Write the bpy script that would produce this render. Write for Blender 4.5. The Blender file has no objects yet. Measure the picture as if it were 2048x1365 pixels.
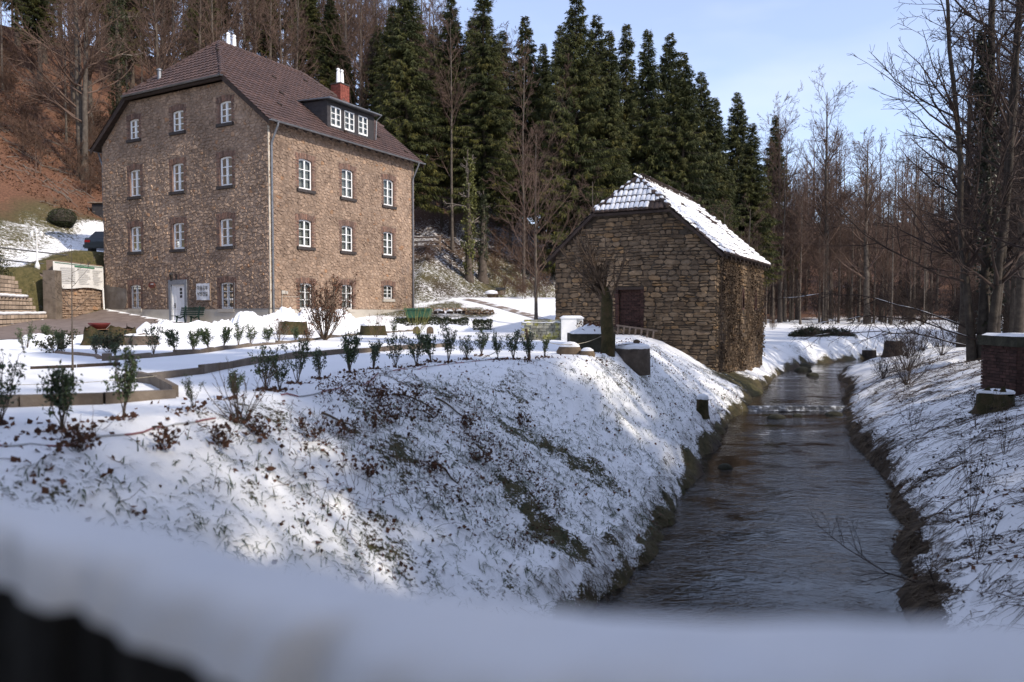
import bpy, math, random
import numpy as np
from mathutils import Vector, Matrix, geometry

R = math.radians
SC = bpy.context.scene
COL = SC.collection
rng = np.random.default_rng(7)
random.seed(7)

# ---------------------------------------------------------------- camera, sky, sun, exposure
cam_d = bpy.data.cameras.new("camera"); cam = bpy.data.objects.new("camera", cam_d); COL.objects.link(cam)
cam.location = (0, 0, 4.0); cam.rotation_euler = (math.pi / 2 - .0401, 0, 0)
cam_d.sensor_width = 36; cam_d.lens = 1498.6 / 2048 * 36
cam_d.clip_start = .05; cam_d.clip_end = 3000
cam_d.dof.use_dof = True; cam_d.dof.focus_distance = 26; cam_d.dof.aperture_fstop = 1.3
SC.camera = cam

SUN_AZ = Vector((.812, -.583, 0)).normalized(); SUN_EL = R(36)
W = bpy.data.worlds.new("World"); SC.world = W; W.use_nodes = True
nt = W.node_tree; nt.nodes.clear()
wo = nt.nodes.new("ShaderNodeOutputWorld"); bg = nt.nodes.new("ShaderNodeBackground")
sky = nt.nodes.new("ShaderNodeTexSky"); sky.sky_type = 'NISHITA'; sky.sun_disc = False
sky.sun_elevation = SUN_EL; sky.sun_rotation = math.atan2(SUN_AZ.x, SUN_AZ.y)
sky.altitude = 200; sky.air_density = 1.0; sky.dust_density = .6; sky.ozone_density = 2.2
tc = nt.nodes.new("ShaderNodeTexCoord"); mp = nt.nodes.new("ShaderNodeMapping"); mp.inputs['Scale'].default_value = (1.6, 1.6, 5.0)
mp.inputs['Rotation'].default_value = (0, R(18), R(25))
ns = nt.nodes.new("ShaderNodeTexNoise"); ns.inputs['Scale'].default_value = 1.5; ns.inputs['Detail'].default_value = 4; ns.inputs['Roughness'].default_value = .5
cr = nt.nodes.new("ShaderNodeValToRGB"); cr.color_ramp.elements[0].position = .44; cr.color_ramp.elements[1].position = .78
cr.color_ramp.elements[0].color = (.22, .22, .22, 1); cr.color_ramp.elements[1].color = (.55, .55, .55, 1)
mx = nt.nodes.new("ShaderNodeMixRGB"); mx.inputs[2].default_value = (4.6, 4.75, 5.3, 1)
nt.links.new(tc.outputs['Generated'], mp.inputs[0]); nt.links.new(mp.outputs[0], ns.inputs['Vector'])
nt.links.new(ns.outputs['Fac'], cr.inputs[0]); nt.links.new(cr.outputs[0], mx.inputs[0]); tn = nt.nodes.new('ShaderNodeMixRGB'); tn.blend_type = 'MULTIPLY'; tn.inputs[0].default_value = 1; tn.inputs[2].default_value = (.99, .94, 1.03, 1)
nt.links.new(sky.outputs[0], tn.inputs[1]); nt.links.new(tn.outputs[0], mx.inputs[1])
nt.links.new(mx.outputs[0], bg.inputs[0]); bg.inputs[1].default_value = .15; nt.links.new(bg.outputs[0], wo.inputs[0])

sun_d = bpy.data.lights.new("sun", 'SUN'); sun = bpy.data.objects.new("sun", sun_d); COL.objects.link(sun)
sun_d.energy = 2.55; sun_d.angle = R(.9); sun_d.color = (1.0, .90, .76)
sd = Vector((SUN_AZ.x * math.cos(SUN_EL), SUN_AZ.y * math.cos(SUN_EL), math.sin(SUN_EL)))
sun.rotation_euler = sd.to_track_quat('Z', 'Y').to_euler(); sun.location = sd * 60
SC.view_settings.view_transform = 'Standard'; SC.view_settings.look = 'None'
SC.view_settings.exposure = 0.78; SC.view_settings.gamma = 1.0; SC.view_settings.use_curve_mapping = False
SC.cycles.use_denoising = True
SC.cycles.max_bounces = 6; SC.cycles.diffuse_bounces = 3; SC.cycles.glossy_bounces = 3; SC.cycles.transparent_max_bounces = 6
SC.cycles.sample_clamp_indirect = 6
# ---------------------------------------------------------------- terrain functions (metres; camera eye at z = 4)
def ss(a, b, x):
    t = np.clip((np.asarray(x, float) - a) / (b - a), 0, 1)
    return t * t * (3 - 2 * t)

def _hash(ix, iy, seed):
    n = (ix * 374761393 + iy * 668265263 + seed * 974711) & 0x7fffffff
    n = ((n ^ (n >> 13)) * 1274126177) & 0x7fffffff
    return ((n ^ (n >> 16)) & 0xffff) / 65535.0

def vnoise(x, y, seed=0):
    x = np.asarray(x, float); y = np.asarray(y, float)
    ix = np.floor(x).astype(np.int64); iy = np.floor(y).astype(np.int64)
    fx = x - ix; fy = y - iy
    fx = fx * fx * (3 - 2 * fx); fy = fy * fy * (3 - 2 * fy)
    a = _hash(ix, iy, seed); b = _hash(ix + 1, iy, seed)
    c = _hash(ix, iy + 1, seed); d = _hash(ix + 1, iy + 1, seed)
    return a + (b - a) * fx + (c - a) * fy + (a - b - c + d) * fx * fy

def fbm(x, y, seed=0, octv=3):
    s = 0; amp = 1; tot = 0
    for o in range(octv):
        s = s + amp * vnoise(x * 2 ** o, y * 2 ** o, seed + o * 17); tot += amp; amp *= .5
    return s / tot

def pdist(x, y, poly):
    """distance to a polyline and its side (+1 = left of its direction)"""
    best = np.full(np.shape(x), 1e9); side = np.zeros(np.shape(x)); bp = np.zeros(np.shape(x))
    for (ax, ay), (bx, by) in zip(poly[:-1], poly[1:]):
        dx, dy = bx - ax, by - ay; L2 = dx * dx + dy * dy
        t = np.clip(((x - ax) * dx + (y - ay) * dy) / L2, 0, 1)
        d = np.hypot(x - ax - t * dx, y - ay - t * dy)
        cr = dx * (y - ay) - dy * (x - ax)
        pp = np.abs(cr) / L2 ** .5
        m = (d < best - 1e-7) | ((np.abs(d - best) <= 1e-7) & (pp > bp))
        best = np.where(m, np.minimum(d, best), best); side = np.where(m, np.sign(cr), side); bp = np.where(m, pp, bp)
    return best, side

STREAM_L = [(-4.6, -6.0), (-1.9, 2.0), (-.3, 5.8), (.75, 8.2), (1.48, 9.28), (2.29, 11.09), (3.26, 13.77), (4.28, 16.94), (5.66, 20.25), (7.1, 24.0), (8.26, 26.18),
            (9.44, 28.99), (12.13, 35.12), (15.44, 41.9), (18.23, 45.73), (22.75, 50.34), (27.5, 55.0), (40, 64), (70, 84), (120, 130)]
STREAM_R = [(-.8, -6.0), (2.2, 2.0), (3.5, 5.8), (4.8, 8.95), (5.94, 11.34), (7.64, 15.42), (8.98, 19.49), (10.25, 22.94), (11.51, 26.18), (13.32, 29.86), (15.35, 33.93),
            (16.38, 37.78), (18.98, 42.61), (23.17, 47.6), (28.0, 51.5), (41, 60), (72, 80), (124, 126)]
TERR = [(-7.5, -6), (-4.6, 2.0), (-3.9, 5.0), (-3.55, 6.6), (-2.75, 9.2), (-2.2, 12.0), (-1.0, 14.2), (.9, 15.6), (2.3, 17.8), (3.2, 21.0), (4.0, 25.0), (4.6, 29.0), (6.5, 34.0), (11, 38.5), (14.2, 43.2), (17.2, 47.0), (22, 52), (27, 57), (39, 66), (69, 87), (118, 133)]
FOOT = [(-60, -30), (-30, 8), (-19.0, 24), (-21.27, 31.1), (-23.3, 38), (-23.5, 43.2), (-19.0, 53.6), (-11.5, 54), (-6.2, 48.5), (-3.2, 52.2), (3, 58), (10, 66), (17, 85), (23, 130), (30, 300)]

def height(x, y, fine=True):
    x = np.asarray(x, float); y = np.asarray(y, float)
    jx = x + .6 * (fbm(x * .9, y * .9, 5) - .5) + .30 * (fbm(x * 3.5, y * 3.5, 6) - .5)
    jy = y + .6 * (fbm(x * .9, y * .9, 7) - .5) + .30 * (fbm(x * 3.5, y * 3.5, 8) - .5)
    dl, sl = pdist(jx, jy, STREAM_L); dr, sr = pdist(jx, jy, STREAM_R); dt, st = pdist(x, y, TERR)
    wl = .5 + .15 * ss(26.0, 26.3, y)
    # ground level on the left
    zt = 3.0 + .38 * ss(24, 36, y) * ss(-5, -13, x) + .25 * ss(-18, -26, x) * ss(20, 40, y)
    mead = 1.85 + .018 * np.clip(y - 38, 0, 70)
    m = ss(6.0, 11.5, x) * ss(29, 37, y)
    zt = zt + .16 * np.clip(y - 39.5, 0, 12) * (1 - ss(3, 8, x))
    zt = zt * (1 - m) + mead * m
    w = dl / (dl + dt + 1e-6)
    prof = wl + .17 * ss(0, .16, dl) + .16 * ss(.1, .7, dl)
    zl = np.where(st > 0, zt, prof + (zt - prof) * (w * .35 + .65 * w * w * (3 - 2 * w)) * ss(0, .5, dl))
    # right bank
    cap = 2.75 + .5 * ss(4, 20, dr) - 1.0 * ss(27, 40, y)
    zr = wl + .18 * ss(0, .2, dr) + cap * (1 - np.exp(-.26 * np.clip(dr - .2, 0, 99))) * .9
    zr = np.where(y > 34, np.minimum(zr, mead + .25), zr)
    zr = zr + ss(14, 60, dr) * ss(10, -10, y - .2 * x) * 1.0
    left = sl > 0; right = sr < 0
    z = np.where(left, zl, np.where(right, zr, wl - .12 - .35 * np.minimum(1, np.minimum(dl, dr))))
    # valley side behind the house
    df, sf = pdist(x, y, FOOT)
    h = np.where(sf > 0, df, 0)
    L = ss(-19.8, -23.5, x) * ss(50, 44, y)
    rise = .58 * np.clip(h - .6, 0, None) + .05 * h
    stp = np.where(y > 38.1, ss(.45, .9, h), ss(.35, 2.4, h))
    riseL = (2.55 + .55 * ss(38.5, 43, y)) * stp + .04 * h + .44 * np.clip(h - 4, 0, 7) + .64 * np.clip(h - 11, 0, None)
    r = rise * (1 - L) + riseL * L
    r = np.where(r > 30, 30 + (r - 30) * .45, r)
    z = z + np.where(sf > 0, r, 0)
    # far side beyond the meadow
    z = z + ss(100, 215, np.hypot(x * .7, y)) * ss(-5, 25, x) * 24
    if fine:
        bank = np.where(left & (st < 0), 1.0, np.where(right, 1.0, .15)) * ss(0, .3, np.where(left, dl, dr))
        bank = np.where(~left & ~right, 0, bank)
        hill = np.where(sf > 0, ss(1, 6, df), 0)
        n = (fbm(x * .9, y * .9, 11) - .5) * .22 + (fbm(x * 3.2, y * 3.2, 12) - .5) * .10 + (fbm(x * 9, y * 9, 13, 2) - .5) * .045
        z = z + n * np.maximum(bank, hill * 2.2)
        edge = np.exp(-((np.where(left, dl, dr) - .35) / .3) ** 2) * np.where(left | right, 1, 0)
        z = z + edge * (fbm(x * 5, y * 5, 14) - .5) * .28
    return z
# ---------------------------------------------------------------- helpers
def nrm(v): v = np.asarray(v, float); return v / np.linalg.norm(v)
UP = np.array([0, 0, 1.0])

class MB:
    """collects shapes in world coordinates; build() links them as one mesh object"""
    def __init__(s): s.v = []; s.f = []; s.t = []; s.n = 0
    def add(s, verts, faces, tone=None):
        verts = np.asarray(verts, float).reshape(-1, 3)
        s.v.append(verts); k = s.n
        s.f += [tuple(i + k for i in f) for f in faces]
        s.n += len(verts)
        s.t.append(np.full(len(verts), random.random() if tone is None else tone))
        return s
    def obox(s, c, ax, ay, az, tone=None):
        """box with centre c and half-axis vectors"""
        c, ax, ay, az = (np.asarray(q, float) for q in (c, ax, ay, az))
        V = [c + i * ax + j * ay + k * az for k in (-1, 1) for j in (-1, 1) for i in (-1, 1)]
        return s.add(V, [(0, 2, 3, 1), (4, 5, 7, 6), (0, 1, 5, 4), (2, 6, 7, 3), (0, 4, 6, 2), (1, 3, 7, 5)], tone)
    def box(s, x0, x1, y0, y1, z0, z1, tone=None):
        return s.obox(((x0 + x1) / 2, (y0 + y1) / 2, (z0 + z1) / 2), ((x1 - x0) / 2, 0, 0), (0, (y1 - y0) / 2, 0), (0, 0, (z1 - z0) / 2), tone)
    def tube(s, pts, rad, n=8, tone=None, cap=True):
        pts = np.asarray(pts, float); m = len(pts)
        rad = np.broadcast_to(np.asarray(rad, float), (m,))
        T = np.gradient(pts, axis=0); V = []
        T /= np.linalg.norm(T, axis=1)[:, None] + 1e-9
        ref = np.array([1., 0, 0]) if abs(T[0][0]) < .8 else np.array([0, 1., 0])
        a = np.cross(T[0], ref); a /= np.linalg.norm(a)
        for i in range(m):
            a = a - T[i] * (a @ T[i]); a /= np.linalg.norm(a) + 1e-9
            b = np.cross(T[i], a)
            th = np.arange(n) * 2 * np.pi / n
            V.append(pts[i] + rad[i] * (np.cos(th)[:, None] * a + np.sin(th)[:, None] * b))
        F = [(i * n + j, i * n + (j + 1) % n, (i + 1) * n + (j + 1) % n, (i + 1) * n + j) for i in range(m - 1) for j in range(n)]
        if cap: F += [tuple(range(n))[::-1], tuple((m - 1) * n + j for j in range(n))]
        return s.add(np.concatenate(V), F, tone)
    def prism(s, loop, d, tone=None):
        """closed loop of points extruded by vector d"""
        loop = np.asarray(loop, float); n = len(loop); d = np.asarray(d, float)
        F = [tuple(range(n)), tuple(range(2 * n - 1, n - 1, -1))] + [(j, n + j, n + (j + 1) % n, (j + 1) % n) for j in range(n)]
        return s.add(np.concatenate([loop, loop + d]), F, tone)
    def lathe(s, c, prof, n=16, tone=None):
        c = np.asarray(c, float); th = np.arange(n) * 2 * np.pi / n
        V = [c + np.stack([r * np.cos(th), r * np.sin(th), np.full(n, z)], 1) for r, z in prof]
        m = len(prof)
        F = [(i * n + j, i * n + (j + 1) % n, (i + 1) * n + (j + 1) % n, (i + 1) * n + j) for i in range(m - 1) for j in range(n)]
        F += [tuple(range(n))[::-1], tuple((m - 1) * n + j for j in range(n))]
        return s.add(np.concatenate(V), F, tone)
    def build(s, name, mat, parent=None, smooth=False, kind=None, base=None):
        V = np.concatenate(s.v); t = np.concatenate(s.t)
        return mesh_obj(name, V, s.f, mat, parent, smooth, kind, t, base)

ORIG = {}
def mesh_obj(name, V, F, mat, parent=None, smooth=False, kind=None, tone=None, base=None, attrs=None):
    V = np.asarray(V, float)
    o0 = np.zeros(3)
    if parent is not None: o0 = ORIG.get(parent.name, np.zeros(3))
    elif base is not None: o0 = np.asarray(base, float)
    me = bpy.data.meshes.new(name)
    if isinstance(F, np.ndarray):
        nv, nf, k = len(V), len(F), F.shape[1]
        me.vertices.add(nv); me.vertices.foreach_set('co', (V - o0).astype(np.float32).ravel())
        me.loops.add(nf * k); me.loops.foreach_set('vertex_index', F.astype(np.int32).ravel())
        me.polygons.add(nf); me.polygons.foreach_set('loop_start', np.arange(0, nf * k, k, dtype=np.int32))
        me.update(calc_edges=True)
    else:
        me.from_pydata((V - o0).tolist(), [], F)
    if tone is not None:
        a = me.attributes.new('tone', 'FLOAT', 'POINT'); a.data.foreach_set('value', np.asarray(tone, np.float32))
    for k, val in (attrs or {}).items():
        a = me.attributes.new(k, 'FLOAT', 'POINT'); a.data.foreach_set('value', np.asarray(val, np.float32))
    if smooth: me.polygons.foreach_set('use_smooth', np.ones(len(me.polygons), bool))
    me.materials.append(mat)
    o = bpy.data.objects.new(name, me); COL.objects.link(o)
    if parent is not None: o.parent = parent
    else: o.location = o0
    ORIG[o.name] = o0
    if kind: o['kind'] = kind
    return o

def tag(o, label, cat, group=None):
    o['label'] = label; o['category'] = cat
    if group: o['group'] = group
    return o
def thing(name, label, cat, loc, group=None, rz=0):
    o = bpy.data.objects.new(name, None); COL.objects.link(o); o.location = [float(q) for q in loc]; o.empty_display_size = .3
    o.rotation_euler = (0, 0, rz)
    ORIG[o.name] = np.asarray(loc, float) if not rz else np.asarray(loc, float)
    return tag(o, label, cat, group)
def copy_tree(o, parent=None):
    c = o.copy(); COL.objects.link(c); c.parent = parent
    for ch in list(o.children): copy_tree(ch, c)
    return c

def mat(name, stops, scale=4, rough=.85, detail=4, bump=0, bscale=None, tone=0, tone_stops=None, spec=.3, metal=0, vec='Object', hue=None, distort=0, stain=0):
    """procedural material: colour ramp over noise, optionally a second ramp over the per-piece 'tone' attribute"""
    m = bpy.data.materials.new(name); m.use_nodes = True; n = m.node_tree; b = n.nodes['Principled BSDF']
    b.inputs['Roughness'].default_value = rough; b.inputs['Specular IOR Level'].default_value = spec; b.inputs['Metallic'].default_value = metal
    t = n.nodes.new('ShaderNodeTexCoord'); ns = n.nodes.new('ShaderNodeTexNoise')
    ns.inputs['Scale'].default_value = scale; ns.inputs['Detail'].default_value = detail; ns.inputs['Roughness'].default_value = .6; ns.inputs['Distortion'].default_value = distort
    n.links.new(t.outputs[vec], ns.inputs['Vector'])
    r = n.nodes.new('ShaderNodeValToRGB'); cr = r.color_ramp
    while len(cr.elements) < len(stops): cr.elements.new(.5)
    for e, (p, c) in zip(cr.elements, stops): e.position = p; e.color = (*c, 1)
    n.links.new(ns.outputs['Fac'], r.inputs[0]); out = r.outputs[0]
    if tone_stops:
        at = n.nodes.new('ShaderNodeAttribute'); at.attribute_name = 'tone'
        r2 = n.nodes.new('ShaderNodeValToRGB'); c2 = r2.color_ramp; c2.interpolation = 'LINEAR'
        while len(c2.elements) < len(tone_stops): c2.elements.new(.5)
        for e, (p, c) in zip(c2.elements, tone_stops): e.position = p; e.color = (*c, 1)
        n.links.new(at.outputs['Fac'], r2.inputs[0])
        mm = n.nodes.new('ShaderNodeMixRGB'); mm.blend_type = 'MULTIPLY'; mm.inputs[0].default_value = 1
        n.links.new(out, mm.inputs[1]); n.links.new(r2.outputs[0], mm.inputs[2]); out = mm.outputs[0]
    if stain:                                     # broad damp and weathering stains
        n3 = n.nodes.new('ShaderNodeTexNoise'); n3.inputs['Scale'].default_value = stain; n3.inputs['Detail'].default_value = 5; n3.inputs['Roughness'].default_value = .65
        mpn = n.nodes.new('ShaderNodeMapping'); mpn.inputs['Scale'].default_value = (1, 1, .55); n.links.new(t.outputs[vec], mpn.inputs[0]); n.links.new(mpn.outputs[0], n3.inputs['Vector'])
        r3 = n.nodes.new('ShaderNodeValToRGB'); e3 = r3.color_ramp.elements; e3[0].position = .32; e3[0].color = (.62, .60, .58, 1); e3[1].position = .66; e3[1].color = (1.1, 1.07, 1.02, 1); n.links.new(n3.outputs['Fac'], r3.inputs[0])
        m3 = n.nodes.new('ShaderNodeMixRGB'); m3.blend_type = 'MULTIPLY'; m3.inputs[0].default_value = 1; n.links.new(out, m3.inputs[1]); n.links.new(r3.outputs[0], m3.inputs[2]); out = m3.outputs[0]
    n.links.new(out, b.inputs['Base Color'])
    if bump:
        n2 = n.nodes.new('ShaderNodeTexNoise'); n2.inputs['Scale'].default_value = bscale or scale * 4; n2.inputs['Detail'].default_value = 5
        n.links.new(t.outputs[vec], n2.inputs['Vector'])
        bp = n.nodes.new('ShaderNodeBump'); bp.inputs['Strength'].default_value = bump; bp.inputs['Distance'].default_value = .03
        n.links.new(n2.outputs['Fac'], bp.inputs['Height']); n.links.new(bp.outputs[0], b.inputs['Normal'])
    return m
def g(v): return (v, v, v)

M = {}
M['stone'] = mat('house_stone', [(.3, (.225, .163, .122)), (.5, (.345, .256, .195)), (.72, (.45, .35, .275))], 3.5, .9, 6, .7, 22, stain=.42,
                 tone_stops=[(0, (.84, .82, .81)), (.25, (.93, .91, .90)), (.7, (1.02, 1.0, .98)), (.96, (1.12, 1.08, 1.04)), (.985, (1.1, .92, .74)), (1, (1.0, .78, .62))])
M['mortar'] = mat('mortar', [(.3, (.21, .156, .120)), (.7, (.315, .242, .190))], 6, .95, 5, .8, 18, stain=.42)
M['bstone'] = mat('barn_stone', [(.3, (.118, .086, .060)), (.5, (.188, .143, .102)), (.72, (.265, .208, .155))], 3, .92, 6, .8, 16, stain=.5,
                  tone_stops=[(0, (.6, .56, .52)), (.4, (.9, .87, .82)), (.8, (1.15, 1.1, 1.02)), (1, (1.2, 1.0, .72))])
M['bmortar'] = mat('barn_joint', [(.3, (.035, .027, .02)), (.7, (.10, .078, .058))], 5, .95, 5, .6, 14)
M['brick'] = mat('brick', [(.3, (.125, .078, .060)), (.55, (.185, .118, .092)), (.8, (.27, .195, .155))], 9, .9, 5, .4, 30,
                 tone_stops=[(0, (.6, .6, .62)), (.5, (1, 1, 1)), (1, (1.3, 1.15, 1.05))])
M['tile'] = mat('roof_tile', [(.3, (.058, .036, .031)), (.7, (.098, .060, .051))], 2.2, .6, 5, .15, 30,
                tone_stops=[(0, (.78, .78, .8)), (1, (1.2, 1.15, 1.1))], spec=.4)
M['oldtile'] = mat('old_tile', [(.3, (.045, .032, .028)), (.7, (.10, .07, .058))], 3, .85, 5, .3, 25, tone_stops=[(0, g(.7)), (1, g(1.2))])
M['white'] = mat('white_paint', [(.3, (.76, .76, .75)), (.7, (.82, .82, .80))], 3, .45)
M['sill'] = mat('dark_sill', [(.3, (.035, .029, .027)), (.7, (.06, .05, .046))], 6, .7, bump=.2)
M['plinth'] = mat('render_plinth', [(.25, (.33, .30, .255)), (.5, (.42, .385, .33)), (.8, (.47, .43, .375))], .9, .95, 6, .15, 30)
M['concrete'] = mat('concrete', [(.3, (.09, .07, .055)), (.5, (.15, .12, .094)), (.75, (.23, .19, .155))], 2.5, .95, 6, .4, 22)
M['zinc'] = mat('zinc', [(.3, (.15, .155, .165)), (.7, (.25, .255, .265))], 5, .42, spec=.5, metal=.6)
M['dark'] = mat('dark_timber', [(.3, (.028, .019, .015)), (.7, (.058, .04, .032))], 6, .8, bump=.3)
M['slate'] = mat('dark_cladding', [(.3, (.028, .025, .026)), (.7, (.05, .045, .046))], 5, .65, bump=.2)
M['curtain'] = mat('curtain', [(.3, g(.36)), (.7, g(.55))], 3, .95)
M['room'] = mat('dark_room', [(.3, g(.02)), (.7, g(.035))], 3, .95)
M['iron'] = mat('iron', [(.3, g(.018)), (.7, g(.035))], 9, .55, spec=.4)
M['snow'] = mat('snow', [(.3, (.84, .84, .845)), (.7, (.89, .89, .895))], 3, .75, 4, .25, 25, spec=.2)
M['wood'] = mat('weathered_wood', [(.3, (.16, .115, .085)), (.7, (.28, .21, .16))], 6, .9, bump=.4)
M['bark'] = mat('bark', [(.3, (.055, .042, .033)), (.55, (.105, .082, .064)), (.8, (.17, .14, .11))], 5, .95, 5, .6, 18, tone_stops=[(0, g(.75)), (1, g(1.25))])
M['moss'] = mat('moss', [(.3, (.022, .020, .009)), (.5, (.05, .042, .017)), (.65, (.075, .05, .026)), (.85, (.13, .085, .05))], 5, .97, 5, .8, 30)
M['red'] = mat('red_paint', [(.3, (.10, .018, .018)), (.7, (.15, .03, .03))], 5, .6)
M['leafgreen'] = mat('evergreen_leaf', [(.3, (.030, .052, .022)), (.7, (.070, .105, .042))], 5, .5, tone_stops=[(0, g(.6)), (1, (1.3, 1.25, 1.0))], spec=.45)
M['hedge'] = mat('hedge_leaf', [(.3, (.02, .03, .014)), (.7, (.05, .06, .028))], 5, .6, tone_stops=[(0, g(.6)), (1, (1.35, 1.2, .9))])

def glass_mat():
    m = bpy.data.materials.new('window_glass'); m.use_nodes = True; n = m.node_tree; n.nodes.clear()
    o = n.nodes.new('ShaderNodeOutputMaterial'); gl = n.nodes.new('ShaderNodeBsdfGlossy'); tr = n.nodes.new('ShaderNodeBsdfTransparent'); mxx = n.nodes.new('ShaderNodeMixShader')
    gl.inputs['Roughness'].default_value = .03; gl.inputs['Color'].default_value = (.8, .85, .88, 1); tr.inputs[0].default_value = (.60, .63, .62, 1)
    nz = n.nodes.new('ShaderNodeTexNoise'); nz.inputs['Scale'].default_value = 1.6; bp = n.nodes.new('ShaderNodeBump'); bp.inputs['Strength'].default_value = .08
    tcx = n.nodes.new('ShaderNodeTexCoord'); n.links.new(tcx.outputs['Object'], nz.inputs['Vector'])
    n.links.new(nz.outputs['Fac'], bp.inputs['Height']); n.links.new(bp.outputs[0], gl.inputs['Normal'])
    lw = n.nodes.new('ShaderNodeFresnel'); lw.inputs[0].default_value = 1.42
    n.links.new(lw.outputs[0], mxx.inputs[0]); n.links.new(tr.outputs[0], mxx.inputs[1]); n.links.new(gl.outputs[0], mxx.inputs[2]); n.links.new(mxx.outputs[0], o.inputs[0])
    return m
M['glass'] = glass_mat()

class Face:
    """a wall plane: a runs along it, z up, o outward"""
    def __init__(s, origin, adir, ndir): s.o = np.asarray(origin, float); s.a = np.asarray(adir, float); s.n = np.asarray(ndir, float)
    def P(s, a, z, o=0): return s.o + s.a * a + UP * z + s.n * o
    def box(s, mb, a0, a1, z0, z1, o0, o1, tone=None):
        return mb.obox(s.P((a0 + a1) / 2, (z0 + z1) / 2, (o0 + o1) / 2), s.a * (a1 - a0) / 2, s.n * (o1 - o0) / 2, UP * (z1 - z0) / 2, tone)

def in_poly(a, z, poly):
    inside = False; n = len(poly)
    for i in range(n):
        x1, y1 = poly[i]; x2, y2 = poly[(i + 1) % n]
        if (y1 > z) != (y2 > z) and a < (x2 - x1) * (z - y1) / (y2 - y1) + x1: inside = not inside
    return inside

def wall_sheet(mb, face, outer, holes, o=0):
    V = []; E = []
    for lp in [outer] + holes:
        k = len(V); V += [Vector(p) for p in lp]; E += [(k + i, k + (i + 1) % len(lp)) for i in range(len(lp))]
    vo, _, fo, *_ = geometry.delaunay_2d_cdt(V, E, [], 0, 1e-5)
    F = []
    for f in fo:
        c = (vo[f[0]] + vo[f[1]] + vo[f[2]]) / 3
        if in_poly(c.x, c.y, outer) and not any(in_poly(c.x, c.y, h) for h in holes): F.append(tuple(f))
    mb.add([face.P(p.x, p.y, o) for p in vo], F, .5)

def arch_loop(ac, w, z0, z1, rise, n=7):
    """opening outline, counter-clockwise from lower left, segmental arch on top"""
    a0, a1 = ac - w / 2, ac + w / 2
    pts = [(a0, z0), (a1, z0)]
    for i in range(n + 1):
        q = 1 - 2 * i / n
        pts.append((ac + w / 2 * q, z1 - rise * q * q))
    return pts

def stone_shape(face, a, z, w, h, proud, zoff, rg):
    gx = .012
    a0, a1, z0, z1 = a + gx, a + w - gx, z + gx, z + h - gx
    ca = min(.34 * (a1 - a0), .12) * rg.uniform(.3, 1, 4); cz = min(.42 * (z1 - z0), .11) * rg.uniform(.3, 1, 4)
    p = [(a0 + ca[0], z0), (a1 - ca[1], z0), (a1, z0 + cz[1]), (a1, z1 - cz[2]), (a1 - ca[2], z1), (a0 + ca[3], z1), (a0, z1 - cz[3]), (a0, z0 + cz[0])]
    jit = rg.normal(0, .012, (8, 2))
    p = [(x + jx, y + jy + zoff(x + jx)) for (x, y), (jx, jy) in zip(p, jit)]
    cx = sum(q[0] for q in p) / 8; cy = sum(q[1] for q in p) / 8
    tilt = rg.normal(0, .012, 2)
    k = 1 - min(.3, .022 / min(w, h) * 1.6)
    back = [face.P(x, y, -.03) for x, y in p]
    mid = [face.P(x, y, proud * .55) for x, y in p]
    fr = [face.P(cx + (x - cx) * k, cy + (y - cy) * k, proud + tilt[0] * np.sign(x - cx) + tilt[1] * np.sign(y - cy) + rg.normal(0, .004)) for x, y in p]
    V = back + mid + fr
    F = [(i, (i + 1) % 8, 8 + (i + 1) % 8, 8 + i) for i in range(8)] + [(8 + i, 8 + (i + 1) % 8, 16 + (i + 1) % 8, 16 + i) for i in range(8)] + [tuple(range(16, 24))]
    return np.array(V), F

def rubble(face, poly, blocked, ch, cw, proud, seed, wob=.05):
    rg = np.random.default_rng(seed)
    A = [p[0] for p in poly]; Z = [p[1] for p in poly]
    z = min(Z) - .02; res = []
    ph = rg.uniform(0, 99)
    while z < max(Z):
        h = rg.uniform(*ch)
        zo = lambda x, zz=z: wob * 2 * (float(fbm(np.array(x * .7 + ph), np.array(zz * .6 + ph), seed, 2)) - .5)
        a = min(A) - rg.uniform(0, cw[0])
        while a < max(A):
            w = rg.uniform(*cw) * (1 if rg.random() < .8 else 1.35)
            parts = [(z, h)]
            if h > ch[0] * 1.5 and rg.random() < .3: q = rg.uniform(.4, .6); parts = [(z, h * q), (z + h * q, h * (1 - q))]
            for zz, hh in parts:
                aa, ww = a, w
                if aa < min(A): ww -= min(A) - aa; aa = min(A)
                if aa + ww > max(A): ww = max(A) - aa
                bad = False
                for (b0, b1, c0, c1) in blocked:
                    if aa < b1 and aa + ww > b0 and zz + hh * .5 + .0 < c1 and zz + hh * .6 > c0:
                        if aa < b0 and aa + ww < b1 + ww * .5: ww = b0 - aa
                        elif aa + ww > b1: ww = aa + ww - b1; aa = b1
                        else: bad = True
                if bad or ww < .07: continue
                if not all(in_poly(x, y, poly) for x, y in ((aa + .02, zz + .02), (aa + ww - .02, zz + .02), (aa + .04, zz + hh - .02), (aa + ww - .04, zz + hh - .02))): continue
                V, F = stone_shape(face, aa, zz, ww, hh, rg.uniform(*proud), zo, rg)
                res.append((ww * hh, V, F, rg.random()))
            a += w
        z += h
    return res

def clip_half(poly, px, pz, nx_, nz_):
    out = []; n = len(poly)
    for i in range(n):
        a, b = poly[i], poly[(i + 1) % n]; da = (a[0] - px) * nx_ + (a[1] - pz) * nz_; db = (b[0] - px) * nx_ + (b[1] - pz) * nz_
        if da >= 0: out.append(a)
        if (da >= 0) != (db >= 0): t = da / (da - db); out.append((a[0] + (b[0] - a[0]) * t, a[1] + (b[1] - a[1]) * t))
    return out

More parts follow.
